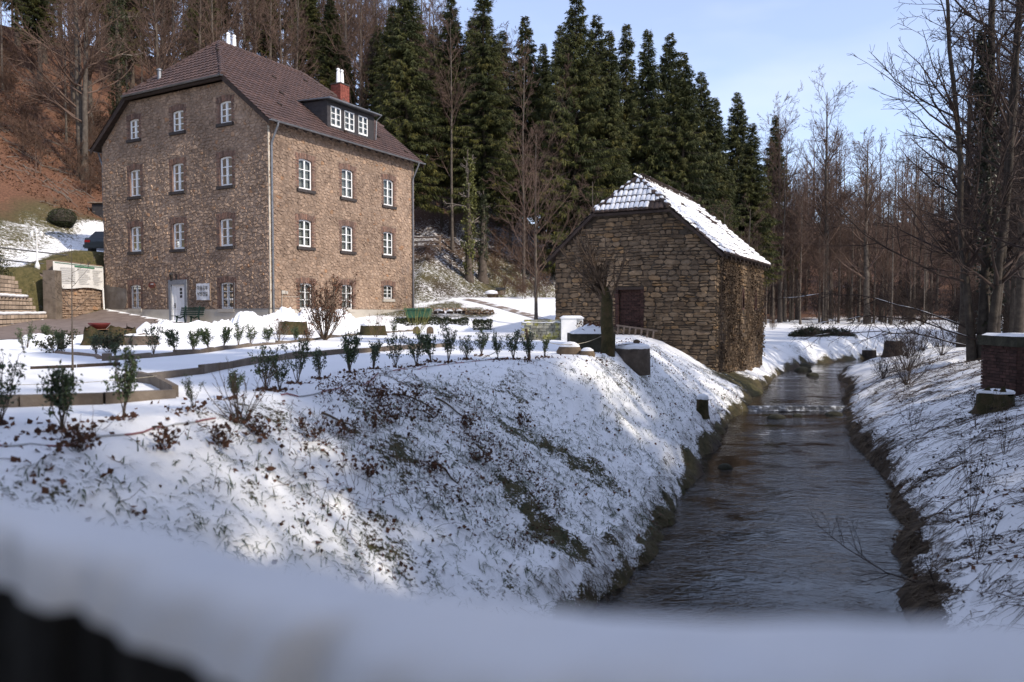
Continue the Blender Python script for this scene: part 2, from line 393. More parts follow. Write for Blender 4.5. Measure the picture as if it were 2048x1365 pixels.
def cell_rubble(face, poly, blocked, size, stretch, proud, seed):
    """random rubble: irregular cells round jittered seeds, each cell one stone"""
    rg = np.random.default_rng(seed); A = [p[0] for p in poly]; Z = [p[1] for p in poly]; pts = []
    z = min(Z) - size; r = 0
    while z < max(Z) + size:
        a = min(A) - size * stretch * (1 + .5 * (r % 2))
        while a < max(A) + size * stretch:
            q = (a + rg.uniform(-.42, .42) * size * stretch, z + rg.uniform(-.42, .42) * size)
            if rg.random() > .13 and not any(b0 + .02 < q[0] < b1 - .02 and c0 + .02 < q[1] < c1 - .02 for b0, b1, c0, c1 in blocked): pts.append(q)
            a += size * stretch
        z += size; r += 1
    vo, _, fo, *_ = geometry.delaunay_2d_cdt([Vector((a / stretch, z)) for a, z in pts], [], [], 0, 1e-6)
    cc = {}
    for f in fo:
        (ax, ay), (bx, by), (cx, cy) = (vo[i] for i in f); d = 2 * (ax * (by - cy) + bx * (cy - ay) + cx * (ay - by))
        if abs(d) < 1e-9: continue
        ux = ((ax * ax + ay * ay) * (by - cy) + (bx * bx + by * by) * (cy - ay) + (cx * cx + cy * cy) * (ay - by)) / d; uy = ((ax * ax + ay * ay) * (cx - bx) + (bx * bx + by * by) * (ax - cx) + (cx * cx + cy * cy) * (bx - ax)) / d
        for i in f: cc.setdefault(i, []).append((ux, uy))
    res = []; mid = (sum(A) / len(A), sum(Z) / len(Z)); n = len(poly)
    for i, ps in cc.items():
        c = vo[i]; c0 = (c.x * stretch, c.y)
        if not in_poly(*c0, poly): continue
        ps = sorted(ps, key=lambda q: math.atan2(q[1] - c.y, q[0] - c.x)); P = [(x * stretch, y) for x, y in ps]
        for k in range(n):                                         # stay inside the (convex) wall outline
            (x1, y1), (x2, y2) = poly[k], poly[(k + 1) % n]; nx_, ny_ = -(y2 - y1), x2 - x1
            if (mid[0] - x1) * nx_ + (mid[1] - y1) * ny_ < 0: nx_, ny_ = -nx_, -ny_
            P = clip_half(P, x1, y1, nx_, ny_)
        for b0, b1, d0, d1 in blocked:
            if P and max(p[0] for p in P) > b0 and min(p[0] for p in P) < b1 and max(p[1] for p in P) > d0 and min(p[1] for p in P) < d1:
                opt = [(c0[0] - b1, (b1, 0, 1, 0)), (b0 - c0[0], (b0, 0, -1, 0)), (c0[1] - d1, (0, d1, 0, 1)), (d0 - c0[1], (0, d0, 0, -1))]; _, (px, pz, nx_, nz_) = max(opt); P = clip_half(P, px, pz, nx_, nz_)
        if len(P) < 3: continue
        ar = abs(sum(P[k][0] * P[(k + 1) % len(P)][1] - P[(k + 1) % len(P)][0] * P[k][1] for k in range(len(P)))) / 2
        if ar < .004 or ar > size * size * stretch * 6: continue
        cx, cy = sum(p[0] for p in P) / len(P), sum(p[1] for p in P) / len(P); m = len(P); rr = math.sqrt(ar); k1 = 1 - min(.3, .016 / rr * 2); k2 = k1 - .16; pr = rg.uniform(*proud); tl = rg.normal(0, .10, 2)
        fr = lambda k, o, tilt: [face.P(cx + (x - cx) * k, cy + (y - cy) * k, o + tilt * (tl[0] * (x - cx) + tl[1] * (y - cy)) + (rg.normal(0, .003) if tilt else 0)) for x, y in P]
        V = fr(k1, -.03, 0) + fr(k1, pr * .5, 0) + fr(k2, pr, 1); F = [(j, (j + 1) % m, m + (j + 1) % m, m + j) for j in range(m)] + [(m + j, m + (j + 1) % m, 2 * m + (j + 1) % m, 2 * m + j) for j in range(m)] + [tuple(range(2 * m, 3 * m))]
        res.append((ar, np.array(V), F, rg.random()))
    return res

def lay_stones(stones, root, m, keep=300, nm='stone', rest='rubble_stones', weight=None):
    """the largest as objects of their own, the rest joined"""
    order = sorted(range(len(stones)), key=lambda i: -stones[i][0])
    for i in order[:keep]:
        _, V, F, t = stones[i]; MB().add(V, F, t).build(nm, m, root)
    mb = MB()
    for i in order[keep:]:
        _, V, F, t = stones[i]; mb.add(V, F, t)
    if mb.v: mb.build(rest, m, root, kind='stuff')
def ssv(a, b, x):
    t = np.clip((x - a) / (b - a), 0, 1); return t * t * (3 - 2 * t)
# ---------------------------------------------------------------- ground sheet
def ground_material():
    m = bpy.data.materials.new('ground_cover'); m.use_nodes = True; n = m.node_tree; b = n.nodes['Principled BSDF']; L = n.links
    b.inputs['Roughness'].default_value = .85; b.inputs['Specular IOR Level'].default_value = .2
    geo = n.nodes.new('ShaderNodeNewGeometry')
    def noise(scale, detail=4, rough=.6, dist=0):
        q = n.nodes.new('ShaderNodeTexNoise'); q.inputs['Scale'].default_value = scale; q.inputs['Detail'].default_value = detail
        q.inputs['Roughness'].default_value = rough; q.inputs['Distortion'].default_value = dist; L.new(geo.outputs['Position'], q.inputs['Vector']); return q.outputs['Fac']
    def attr(k): q = n.nodes.new('ShaderNodeAttribute'); q.attribute_name = k; return q.outputs['Fac']
    def math_(op, a, c, clamp=False):
        q = n.nodes.new('ShaderNodeMath'); q.operation = op; q.use_clamp = clamp
        for i, v in enumerate((a, c)):
            if isinstance(v, (int, float)): q.inputs[i].default_value = v
            else: L.new(v, q.inputs[i])
        return q.outputs[0]
    def ramp(x, stops):
        q = n.nodes.new('ShaderNodeValToRGB'); e = q.color_ramp
        while len(e.elements) < len(stops): e.elements.new(.5)
        for k, (p, c) in zip(e.elements, stops): k.position = p; k.color = (*c, 1)
        L.new(x, q.inputs[0]); return q.outputs[0]
    def mix(f, a, c):
        q = n.nodes.new('ShaderNodeMixRGB'); L.new(f, q.inputs[0]); L.new(a, q.inputs[1]); L.new(c, q.inputs[2]); return q.outputs[0]
    nf = noise(30, 5, .65); nm_ = noise(5, 5, .65, .6); nl = noise(.5, 4)
    soil = ramp(nm_, [(.3, (.028, .020, .014)), (.55, (.062, .045, .031)), (.8, (.11, .082, .056))])
    leaf = ramp(noise(9, 6, .7), [(.28, (.045, .024, .016)), (.5, (.135, .066, .040)), (.68, (.20, .105, .062)), (.82, (.27, .17, .11))])
    grass = ramp(noise(6, 6, .7), [(.28, (.035, .032, .014)), (.5, (.085, .075, .030)), (.7, (.135, .105, .05)), (.85, (.19, .15, .085))])
    snow = ramp(nl, [(.3, (.84, .84, .845)), (.7, (.89, .89, .895))])
    col = mix(attr('leaf'), soil, leaf); col = mix(attr('grass'), col, grass)
    v = math_('ADD', attr('snow'), math_('ADD', math_('MULTIPLY', math_('SUBTRACT', nf, .5), 1.25), math_('MULTIPLY', math_('SUBTRACT', nm_, .5), 1.0)))
    msk = ramp(v, [(.44, g(0)), (.53, g(1))])
    L.new(mix(msk, col, snow), b.inputs['Base Color'])
    hgt = math_('ADD', math_('MULTIPLY', nf, .5), math_('MULTIPLY', msk, .6))
    bp = n.nodes.new('ShaderNodeBump'); bp.inputs['Strength'].default_value = .55; bp.inputs['Distance'].default_value = .03
    L.new(hgt, bp.inputs['Height']); L.new(bp.outputs[0], b.inputs['Normal'])
    return m
M['ground'] = ground_material()

nx, ny = 395, 500
kx = 4.7; gx = 1.0 + 170 / math.sinh(kx) * np.sinh(np.linspace(-1, 1, nx) * kx)
yy = [-14.]
while yy[-1] < 290: yy.append(yy[-1] + (.6 if yy[-1] < 2 else max(.08, (yy[-1] + 3) * .0112)))
gy = np.array(yy); ny = len(gy)
GX, GY = np.meshgrid(gx, gy)
GZ = height(GX, GY)
dl, sl = pdist(GX, GY, STREAM_L); dr, sr = pdist(GX, GY, STREAM_R); dt, st = pdist(GX, GY, TERR); df, sf = pdist(GX, GY, FOOT)
left = sl > 0; right = sr < 0
snow = np.ones_like(GX) * 1.06
on_bank = left & (st < 0)
pat = fbm(GX * 1.5, GY * 1.5, 31)
snow = np.where(on_bank, .87 - .30 * ss(.48, .68, pat), snow)
snow = np.where(right, .78 - .24 * ss(.45, .66, pat), snow)
dd = np.where(left, dl, dr)
snow = snow - np.where(left, .8, .95) * ssv(np.where(left, .36, .40), .02, dd + .55 * (fbm(GX * 3, GY * 3, 32) - .5))
for (ux, uy, ru, rv, am) in ((-.1, 10.9, 1.2, 2.2, .24), (-2.3, 6.6, 1.0, 1.0, .10), (-1.6, 9.3, .8, 1.2, .12), (.7, 9.6, .6, 1.6, .16), (1.6, 13.5, .8, 2.0, .06)):
    cu_, su_ = math.cos(.42), math.sin(.42); a_ = (GX - ux) * cu_ - (GY - uy) * su_; b_ = (GX - ux) * su_ + (GY - uy) * cu_
    snow = snow - am * np.exp(-(a_ / ru) ** 2 - (b_ / rv) ** 2) * np.where(on_bank, 1, 0)
snow = np.where(~left & ~right, 0, snow)
leaf = np.zeros_like(GX); grass = np.where(on_bank, .65, 0.)
hill = sf > 0
Lz = ss(-15, -22, GX)
up = ss(7.2, 9.6, df + 5 * (fbm(GX * .35, GY * .35, 38) - .5))                                  # above the lawn on the left
leafy = np.where(hill, ss(3, 7, df), 0)
snow = np.where(hill, np.where(Lz > .5, .76 - .72 * up - .36 * ss(-25.5, -29, GX + .25 * (GY - 45)) + .25 * (fbm(GX * .5, GY * .5, 33) - .5) - .6 * ss(2.6, 2.0, df),
                               .44 - .10 * ss(0, 2, df) * ss(9, 6, df) - .22 * ss(9, 13, df) + .3 * (fbm(GX * .7, GY * .7, 39) - .5)), snow)
leaf = np.where(hill, np.where(Lz > .5, up * ss(42, 47, GY), ss(2, 9, df) * (.35 + .65 * ss(-6, -14, GX))), leaf)
grass = np.where(hill, np.where(Lz > .5, 1 - up, ss(8, 3, df) * ss(.7, .35, fbm(GX * .4, GY * .4, 40))), grass)
# grassy verge and trodden ground beside the track behind the garden
vg = ss(40, 43, GY) * ss(8, 3, GX) * (1 - hill)
snow = np.where(vg > 0, snow - vg * (.34 * ss(.35, .6, fbm(GX * .5, GY * .5, 35)) + .38 * ss(-.2, -2.2, GX + (GY - 46) * .35) * ss(42.5, 44, GY)), snow); grass = np.maximum(grass, vg)
# meadow far side: grass showing through thin snow towards the wood
md = ss(58, 80, GY) * (1 - hill) * np.where(left | right, 1, 0)
snow = snow - .50 * md * ss(.3, .6, fbm(GX * .25, GY * .25, 36)) - .75 * ss(85, 105, GY); grass = np.maximum(grass, md * .8 * ss(92, 84, GY))
leaf = np.maximum(leaf, ss(88, 105, GY) * .8)
# foot of the barn by the water
bf = np.exp(-(((GX - 9.6) / 1.6) ** 2 + ((GY - 30.5) / 3.0) ** 2)); snow = snow - .75 * bf; grass = np.maximum(grass, bf)
idx = np.arange(nx * ny).reshape(ny, nx)
F = np.stack([idx[:-1, :-1], idx[:-1, 1:], idx[1:, 1:], idx[1:, :-1]], -1).reshape(-1, 4)
ground = mesh_obj('ground', np.stack([GX, GY, GZ], -1).reshape(-1, 3), F, M['ground'], smooth=True, kind='structure',
                  attrs=dict(snow=snow.ravel(), leaf=leaf.ravel(), grass=grass.ravel()))

# ---------------------------------------------------------------- stream
def water_material():
    m = bpy.data.materials.new('stream_water'); m.use_nodes = True; n = m.node_tree; b = n.nodes['Principled BSDF']; L = n.links
    b.inputs['Roughness'].default_value = .04; b.inputs['IOR'].default_value = 1.42; b.inputs['Specular IOR Level'].default_value = .6
    geo = n.nodes.new('ShaderNodeNewGeometry')
    mp = n.nodes.new('ShaderNodeMapping'); mp.inputs['Rotation'].default_value = (0, 0, R(22)); mp.inputs['Scale'].default_value = (1.0, 1.7, 1)
    L.new(geo.outputs['Position'], mp.inputs[0])
    def noise(scale, detail):
        q = n.nodes.new('ShaderNodeTexNoise'); q.inputs['Scale'].default_value = scale; q.inputs['Detail'].default_value = detail; q.inputs['Roughness'].default_value = .55
        q.inputs['Distortion'].default_value = .5; L.new(mp.outputs[0], q.inputs['Vector']); return q.outputs['Fac']
    a = noise(3.2, 3); c = noise(9.5, 3)
    ad = n.nodes.new('ShaderNodeMath'); ad.operation = 'MULTIPLY_ADD'; ad.inputs[1].default_value = .45; L.new(c, ad.inputs[0]); L.new(a, ad.inputs[2])
    bp = n.nodes.new('ShaderNodeBump'); bp.inputs['Strength'].default_value = .42; bp.inputs['Distance'].default_value = .05
    cal = noise(.55, 2); sr_ = n.nodes.new('ShaderNodeMapRange'); sr_.inputs[1].default_value = .35; sr_.inputs[2].default_value = .68; sr_.inputs[3].default_value = .08; sr_.inputs[4].default_value = .60; L.new(cal, sr_.inputs[0]); L.new(sr_.outputs[0], bp.inputs['Strength'])
    L.new(ad.outputs[0], bp.inputs['Height']); L.new(bp.outputs[0], b.inputs['Normal'])
    q = noise(.8, 3); r = n.nodes.new('ShaderNodeValToRGB'); r.color_ramp.elements[0].position = .35; r.color_ramp.elements[0].color = (.013, .010, .008, 1)
    r.color_ramp.elements[1].position = .7; r.color_ramp.elements[1].color = (.032, .023, .015, 1); L.new(q, r.inputs[0]); L.new(r.outputs[0], b.inputs['Base Color'])
    return m
M['water'] = water_material()
def resample(poly, ys):
    p = np.array(poly); d = np.r_[0, np.cumsum(np.hypot(*np.diff(p, axis=0).T))]
    t = np.interp(ys, p[:, 1], d); return np.stack([np.interp(t, d, p[:, 0]), np.interp(t, d, p[:, 1])], 1)
def water_strip(name, y0, y1, z, n):
    ys = np.linspace(y0, y1, n); a = resample(STREAM_L, ys); b = resample(STREAM_R, ys)
    a = a - np.array([.8, -.1]); b = b + np.array([.9, 0]); k = 14; V = []
    for i in range(n):
        for j in range(k + 1):
            q = a[i] + (b[i] - a[i]) * j / k
            zz = z if np.isscalar(z) else z(q[0], q[1])
            V.append((q[0], q[1], zz))
    F = [(i * (k + 1) + j, i * (k + 1) + j + 1, (i + 1) * (k + 1) + j + 1, (i + 1) * (k + 1) + j) for i in range(n - 1) for j in range(k)]
    return V, F
zw = lambda x, y: .50 + .03 * float(ss(17, 26, y)) * 2 * (float(fbm(np.array(x * 1.4), np.array(y * 1.4), 41)) - .3) * float(ss(16, 20, y))
V, F = water_strip('stream', -6, 26.22, zw, 160)
o = mesh_obj('stream_water', V, F, M['water'], smooth=True, kind='structure')
zu = lambda x, y: .66 + .02 * (float(fbm(np.array(x * 1.1), np.array(y * 1.1), 42)) - .5)
V, F = water_strip('stream', 26.2, 62, zu, 120)
o = mesh_obj('upstream_water', V, F, M['water'], smooth=True, kind='structure')
# the low sill across the stream with water spilling over
M['foam'] = mat('foam', [(.42, (.03, .028, .025)), (.55, (.14, .14, .14)), (.7, (.7, .72, .74))], 6, .35, 4, .4, 30, spec=.5)
wr = thing('stream_weir', 'low stone sill across the stream with water spilling over', 'weir', (9.9, 26.2, .4))
mb = MB(); mb.box(7.6, 12.2, 26.14, 26.36, .1, .60, .3); mb.build('sill', M['bstone'], wr)
V = []; nn = 60
for i in range(nn):
    x = 7.9 + 4.0 * i / (nn - 1); w = random.uniform(.02, .10)
    V += [(x, 26.24, .672), (x, 26.10, .66 + random.uniform(-.012, .004)), (x, 26.04 - w * .5, .535), (x, 25.98 - w, .515)]
F = [(i * 4 + j, (i + 1) * 4 + j, (i + 1) * 4 + j + 1, i * 4 + j + 1) for i in range(nn - 1) for j in range(3)]
mesh_obj('falling_water', V, F, M['foam'], wr, smooth=True)
# ---------------------------------------------------------------- stone house
AL = .5077
U = np.array([-math.cos(AL), math.sin(AL), 0]); Vd = np.array([math.sin(AL), math.cos(AL), 0])
HC = np.array([-11.85, 36.71, 0.])
HW, HD = 13.2, 11.8
def Hp(t, s, z): return HC + U * t + Vd * s + UP * z
house = thing('stone_house', 'four storey rubble stone house with red brown tiled half hipped roof and white windows', 'house', Hp(6.6, 5.9, 3.2))
FL = Face(HC, U, -Vd); FR = Face(HC, Vd, -U); FB = Face(Hp(0, HD, 0), U, Vd); FK = Face(Hp(HW, 0, 0), Vd, U)
ZE = 13.17; SL = .806; ZR = 18.9; ZH = 15.72; S0 = 2.7            # eave, slope, ridge, half-hip eave, hip set-back
OV = .5
def roofz(t): return ZE + SL * (min(t, HW - t) + OV)
WL = [(10.25, .80, 13.44, 14.56, 0), (6.58, .86, 13.44, 14.56, 0), (2.95, .82, 13.44, 14.56, 0)]
WL += [(c, .86, 10.32, 11.80, 0) for c in (10.25, 6.66, 2.98)] + [(c, .88, 7.28, 8.68, 0) for c in (10.3, 6.7, 3.03)]
WL += [(10.42, .86, 4.13, 5.46, 1), (3.05, .9, 4.11, 5.46, 1)]
WR = [(c, .90, 10.24, 11.80, 0) for c in (2.5, 5.7, 9.3)] + [(c, .88, 7.30, 8.70, 0) for c in (2.45, 5.65, 9.24)] + [(2.44, .84, 4.09, 5.44, 1), (5.6, .85, 4.09, 5.45, 1), (9.2, .82, 4.72, 5.53, 1)]
DOOR = (6.81, 1.46, 3.3, 5.60)
PL = 4.08                                                        # plinth top

def holes(ws): return [arch_loop(c, w + .05, z0, z1, .06) for c, w, z0, z1, k in ws]
gable = [(0, PL), (HW, PL), (HW, 13.3), (HW - 2.55, 15.55), (2.55, 15.55), (0, 13.3)]
dh = [(DOOR[0] - .73, 4.085), (DOOR[0] + .73, 4.085), (DOOR[0] + .73, DOOR[3]), (DOOR[0] - .73, DOOR[3])]
mb = MB()
wall_sheet(mb, FL, gable, holes(WL) + [[(a, max(z, PL + .002)) for a, z in dh]])
wall_sheet(mb, FR, [(0, PL), (HD, PL), (HD, 13.4), (0, 13.4)], holes(WR))
FBl = [(0, 3), (HW, 3), (HW, 13.3), (HW - 2.55, 15.55), (2.55, 15.55), (0, 13.3)]
wall_sheet(mb, FB, FBl, []); wall_sheet(mb, FK, [(0, 3), (HD, 3), (HD, 13.4), (0, 13.4)], [])
# near-black sheets stand in for the dark of unlit rooms
mb.build('wall', M['mortar'], house)
lin = MB()
for t0, t1, s0, s1 in ((.9, HW - .5, .9, .95), (.9, .95, .9, HD - .5)):
    lin.obox(Hp((t0 + t1) / 2, (s0 + s1) / 2, 8), U * (t1 - t0) / 2, Vd * (s1 - s0) / 2, UP * 4.1)
lin.build('dark_backing', M['room'], house)

def blocked(ws, d=.26, up_=.34, low=.16): return [(c - w / 2 - d, c + w / 2 + d, z0 - low, z1 + up_) for c, w, z0, z1, k in ws]
st = cell_rubble(FL, gable, blocked(WL) + [(DOOR[0] - .9, DOOR[0] + .9, 3, 5.72), (11.2, 13.2, 3.0, 5.35)], .158, 1.45, (.008, .040), 3)
st += cell_rubble(FR, [(0, PL), (HD, PL), (HD, 13.3), (0, 13.3)], blocked(WR), .158, 1.45, (.008, .034), 4)
lay_stones(st, house, M['stone'])

# rendered plinth, with a taller grey patch at the back corner
mb = MB()
d0, d1 = DOOR[0] - .73, DOOR[0] + .73
for a0, a1 in ((-.03, d0), (d1, HW + .03)): FL.box(mb, a0, a1, 2.6, PL, -.06, .05, .5)
FR.box(mb, -.05, HD + .03, 2.6, PL, -.06, .05, .5); FR.box(mb, -.055, .42, PL - .0, PL + .004, -.06, .055, .5)
mb.build('plinth', M['plinth'], house)
mb = MB(); mb.prism([FL.P(a, z, -.02) for a, z in ((13.22, PL), (11.45, PL), (11.15, 4.6), (11.2, 5.2), (12.9, 5.5), (13.22, 5.6))], -Vd * .05)
M['patch'] = mat('grey_patch', [(.3, (.10, .085, .072)), (.55, (.16, .14, .12)), (.8, (.26, .24, .22))], 1.6, .95, 6, .3, 20)
mb.build('render_patch', M['patch'], house)

def brick_surround(face, c, w, z0, z1, rise, parent, proud=.018):
    mb = MB(); n = max(9, int(w / .085)); Rr = (w * w / 4 + rise * rise) / (2 * rise); zc = z1 - Rr
    half = math.asin(min(1, (w / 2 + .1) / Rr))
    for i in range(n):
        q = -half + 2 * half * (i + .5) / n; rad = np.array([math.sin(q), math.cos(q)]); tan = np.array([math.cos(q), -math.sin(q)])
        L_ = random.uniform(.27, .33); cc = np.array([c, zc]) + rad * (Rr + L_ / 2 + .004)
        A = face.a * rad[0] + UP * rad[1]; T = face.a * tan[0] + UP * tan[1]
        mb.obox(face.P(cc[0], cc[1], -.05 + proud * random.uniform(.6, 1.2)), A * L_ / 2, T * (half * Rr / n * .86), face.n * .055, random.random())
    zz = z0 - .04; k = 0
    while zz < z1 - rise + .30:
        for sgn in (-1, 1):
            wd = (.25 if (k + (sgn > 0)) % 2 else .13) + random.uniform(-.015, .02)
            if zz > z1 - rise - .02: wd = .25; off = .09
            else: off = 0
            e = c + sgn * (w / 2 + .004 + off)
            face.box(mb, min(e, e + sgn * (wd - off)), max(e, e + sgn * (wd - off)), zz + .006, zz + .07, -.16, proud * random.uniform(.4, 1.2), random.random())
        zz += .078; k += 1
    return mb.build('brick_surround', M['brick'], parent)

def window(parent, face, c, w, z0, z1, barred=0, rise=.06, sill=True, surround=True, depth=.085):
    w = w + (.05 if surround else 0)
    fr = .068
    out = arch_loop(c, w - .004, z0 + .002, z1 - .002, rise); inn = arch_loop(c, w - 2 * fr, z0 + fr * 1.5, z1 - fr, rise)
    mb = MB(); N = len(out)
    for d in (0,):
        V = [face.P(a, z, -depth) for a, z in out] + [face.P(a, z, -depth) for a, z in inn] + [face.P(a, z, -depth - .06) for a, z in inn] + [face.P(a, z, -depth - .06) for a, z in out]
        Fq = []
        for i in range(N):
            j = (i + 1) % N
            Fq += [(i, j, N + j, N + i), (N + i, N + j, 2 * N + j, 2 * N + i), (3 * N + i, 3 * N + j, j, i)]
        mb.add(V, Fq, .5)
    zt = z1 - fr - .01; zb = z0 + fr * 1.5
    face.box(mb, c - .042, c + .042, zb, zt, -depth - .05, -depth + .012, .5)
    nb = 3; hh = (zt - zb) / nb
    for i in range(1, nb):
        for s_ in (-1, 1):
            a0, a1 = sorted((c + s_ * .034, c + s_ * (w / 2 - fr)))
            face.box(mb, a0, a1, zb + hh * i - .017, zb + hh * i + .017, -depth - .045, -depth + .004, .5)
    win = mb.build('window', M['white'], parent)
    for i in range(nb):
        for s_ in (-1, 1):
            a0, a1 = sorted((c + s_ * .03, c + s_ * (w / 2 - fr + .005)))
            p = MB(); p.add([face.P(a0, zb + hh * i, -depth - .03), face.P(a1, zb + hh * i, -depth - .03), face.P(a1, min(zb + hh * (i + 1), z1 - .03), -depth - .03), face.P(a0, min(zb + hh * (i + 1), z1 - .03), -depth - .03)], [(0, 1, 2, 3)], .5)
            p.build('pane', M['glass'], win)
    cu = MB(); k = 24; V = []; Fq = []
    for i in range(k + 1):
        a = c - w / 2 + w * i / k; o_ = -depth - .16 + .022 * math.sin(i * 1.9 + c * 3)
        gap = .0
        V += [face.P(a, z0 + (.0 if (c * 7 + z0) % 3 > 1 or face is FL else .0), o_), face.P(a, z1, o_)]
    Fq = [(2 * i, 2 * i + 2, 2 * i + 3, 2 * i + 1) for i in range(k)]
    cu.add(V, Fq, .5); cu.build('curtain', M['curtain'], win)
    # plastered reveal between brick and frame
    rv = MB(); V = [face.P(a, z, .0) for a, z in out] + [face.P(a, z, -depth - .02) for a, z in out]
    rv.add(V, [(i, (i + 1) % N, N + (i + 1) % N, N + i) for i in range(N)], .5)
    if surround:
        rv.build('reveal', M['brick'], win)
        brick_surround(face, c, w, z0, z1, rise, win)
    if sill:
        s_ = MB()
        if barred: face.box(s_, c - w / 2 - .12, c + w / 2 + .12, z0 - .17, z0 - .002, -.1, .085, .5)
        else: face.box(s_, c - w / 2 - .17, c + w / 2 + .17, z0 - .15, z0 - .002, -.1, .11, .5)
        s_.build('sill', M['plinth'] if barred else M['sill'], win)
    if barred:
        b = MB()
        for i in range(5): a = c - w / 2 + w * (i + .5) / 5; b.tube([face.P(a, z0 + .03, .03), face.P(a, z1 - .08, .03)], .010, 5)
        for q in (.12, .88): b.tube([face.P(c - w / 2 - .05, z0 + (z1 - z0) * q, .03), face.P(c + w / 2 + .05, z0 + (z1 - z0) * q, .03)], .009, 5)
        b.build('window_bars', M['iron'], win)
    return win
for w in WL: window(house, FL, *w)
for w in WR: window(house, FR, *w)

# front door
M['greyframe'] = mat('grey_door_surround', [(.3, (.17, .18, .20)), (.7, (.24, .25, .27))], 6, .8)
mb = MB(); c = DOOR[0]
FL.box(mb, c - .74, c - .55, 3.2, 5.66, -.1, .045); FL.box(mb, c + .55, c + .74, 3.2, 5.66, -.1, .045); FL.box(mb, c - .55, c + .55, 5.40, 5.66, -.1, .045)
door = mb.build('front_door', M['greyframe'], house)
mb = MB()
FL.box(mb, c - .55, c + .55, 3.3, 5.40, -.16, -.07)
FL.box(mb, c - .55, c - .50, 3.3, 5.40, -.07, -.03); FL.box(mb, c + .50, c + .55, 3.3, 5.40, -.07, -.03); FL.box(mb, c - .50, c + .50, 5.34, 5.40, -.07, -.03)
FL.box(mb, c - .50, c - .465, 3.34, 5.34, -.07, -.05); FL.box(mb, c + .24, c + .275, 3.34, 5.34, -.07, -.04)
mb.build('door_leaf', M['white'], door)
mb = MB()
for (a0, a1, z0, z1) in ((-.30, -.03, 3.55, 3.58), (-.30, -.03, 4.55, 4.58), (-.30, -.27, 3.58, 4.55), (-.06, -.03, 3.58, 4.55)): FL.box(mb, c + a0, c + a1, z0, z1, -.07, -.052)
mb.build('door_panel', M['white'], door)
for i in range(3):
    mb = MB(); FL.box(mb, c - .24, c - .06, 4.70 + .19 * i, 4.84 + .19 * i, -.07, -.06); mb.build('door_glass', M['iron'], door)
mb = MB(); FL.box(mb, c + .30, c + .36, 4.15, 4.42, -.07, -.04); mb.tube([FL.P(c + .33, 4.3, -.04), FL.P(c + .33, 4.3, .02), FL.P(c + .22, 4.3, .02)], .014, 6); mb.build('door_handle', M['iron'], door)
brick_surround(FL, DOOR[0], 1.2, 5.55, 5.66, .05, door)
# step and threshold
mb = MB(); FL.box(mb, c - .72, c + .72, 2.9, 3.31, -.08, .3); mb.build('door_step', M['concrete'], house)

# wall lantern above the door, round plate, cable pipe
ln = thing('wall_lantern', 'black iron wall lantern on a bracket above the white front door', 'lantern', FL.P(c + .12, 5.75, .05))
mb = MB(); mb.tube([FL.P(c + .1, 5.72, 0), FL.P(c + .1, 5.95, .04), FL.P(c + .1, 6.05, .2), FL.P(c + .1, 5.97, .33)], .016, 6); FL.box(mb, c + .04, c + .16, 5.66, 5.86, -.02, .03); mb.build('bracket', M['iron'], ln)
mb = MB(); P0 = FL.P(c + .1, 0, .33)
mb.lathe(P0, [(.01, 6.02), (.12, 5.94), (.125, 5.92), (.02, 5.95)], 6); mb.lathe(P0, [(.05, 5.60), (.06, 5.62), (.04, 5.58)], 6)
for k in range(6): th = k * math.pi / 3; mb.tube([P0 + np.array([.1 * math.cos(th), .1 * math.sin(th), 5.92]), P0 + np.array([.055 * math.cos(th), .055 * math.sin(th), 5.61])], .008, 4)
mb.build('lantern_cage', M['iron'], ln)
mb = MB(); mb.lathe(P0, [(.05, 5.62), (.088, 5.91)], 6); mb.build('lantern_glass', M['glass'], ln)
dk = thing('round_wall_plate', 'small round rusty red plate mounted on the house wall left of the door', 'plate', FL.P(8.8, 5.24, .06))
M['rustplate'] = mat('rust_plate', [(.3, (.10, .03, .022)), (.7, (.16, .05, .035))], 8, .6)
mb = MB(); th = np.arange(24) * 2 * np.pi / 24
mb.prism([FL.P(8.8 + .27 * math.cos(q), 5.40 + .17 * math.sin(q) * 1.0, .16) for q in th], Vd * .05); mb.build('plate', M['rustplate'], dk)
mb = MB(); mb.tube([FL.P(8.8, 5.40, -.02), FL.P(8.8, 5.40, .13)], .03, 6); mb.build('bracket', M['iron'], dk)
mb = MB(); FL.box(mb, 8.62, 8.86, 5.445, 5.475, .161, .168); mb.build('marking', M['white'], dk)
cb = MB(); cb.tube([FL.P(2.45, 5.45, .03), FL.P(2.45, 4.14, .03), FL.P(2.40, 4.10, .06), FL.P(.0, 4.10, .06)], .016, 5)
cb.tube([FR.P(.0, 4.14, .06), FR.P(.75, 4.14, .06), FR.P(.78, 3.6, .06)], .016, 5)
cb.build('cable_pipe', M['zinc'], house)
mb = MB(); FR.box(mb, .72, .95, 4.85, 5.02, 0, .09); FR.box(mb, 1.0, 1.12, 4.85, 5.0, 0, .08); mb.tube([FR.P(.8, 4.9, .05), FR.P(.8, 4.75, .05), FR.P(.75, 4.7, .05), FR.P(.72, 4.1, .05)], .016, 5); mb.tube([FR.P(.85, 4.72, .04), FR.P(1.9, 4.72, .04)], .012, 5)
mb.build('meter_box', M['plinth'], house)

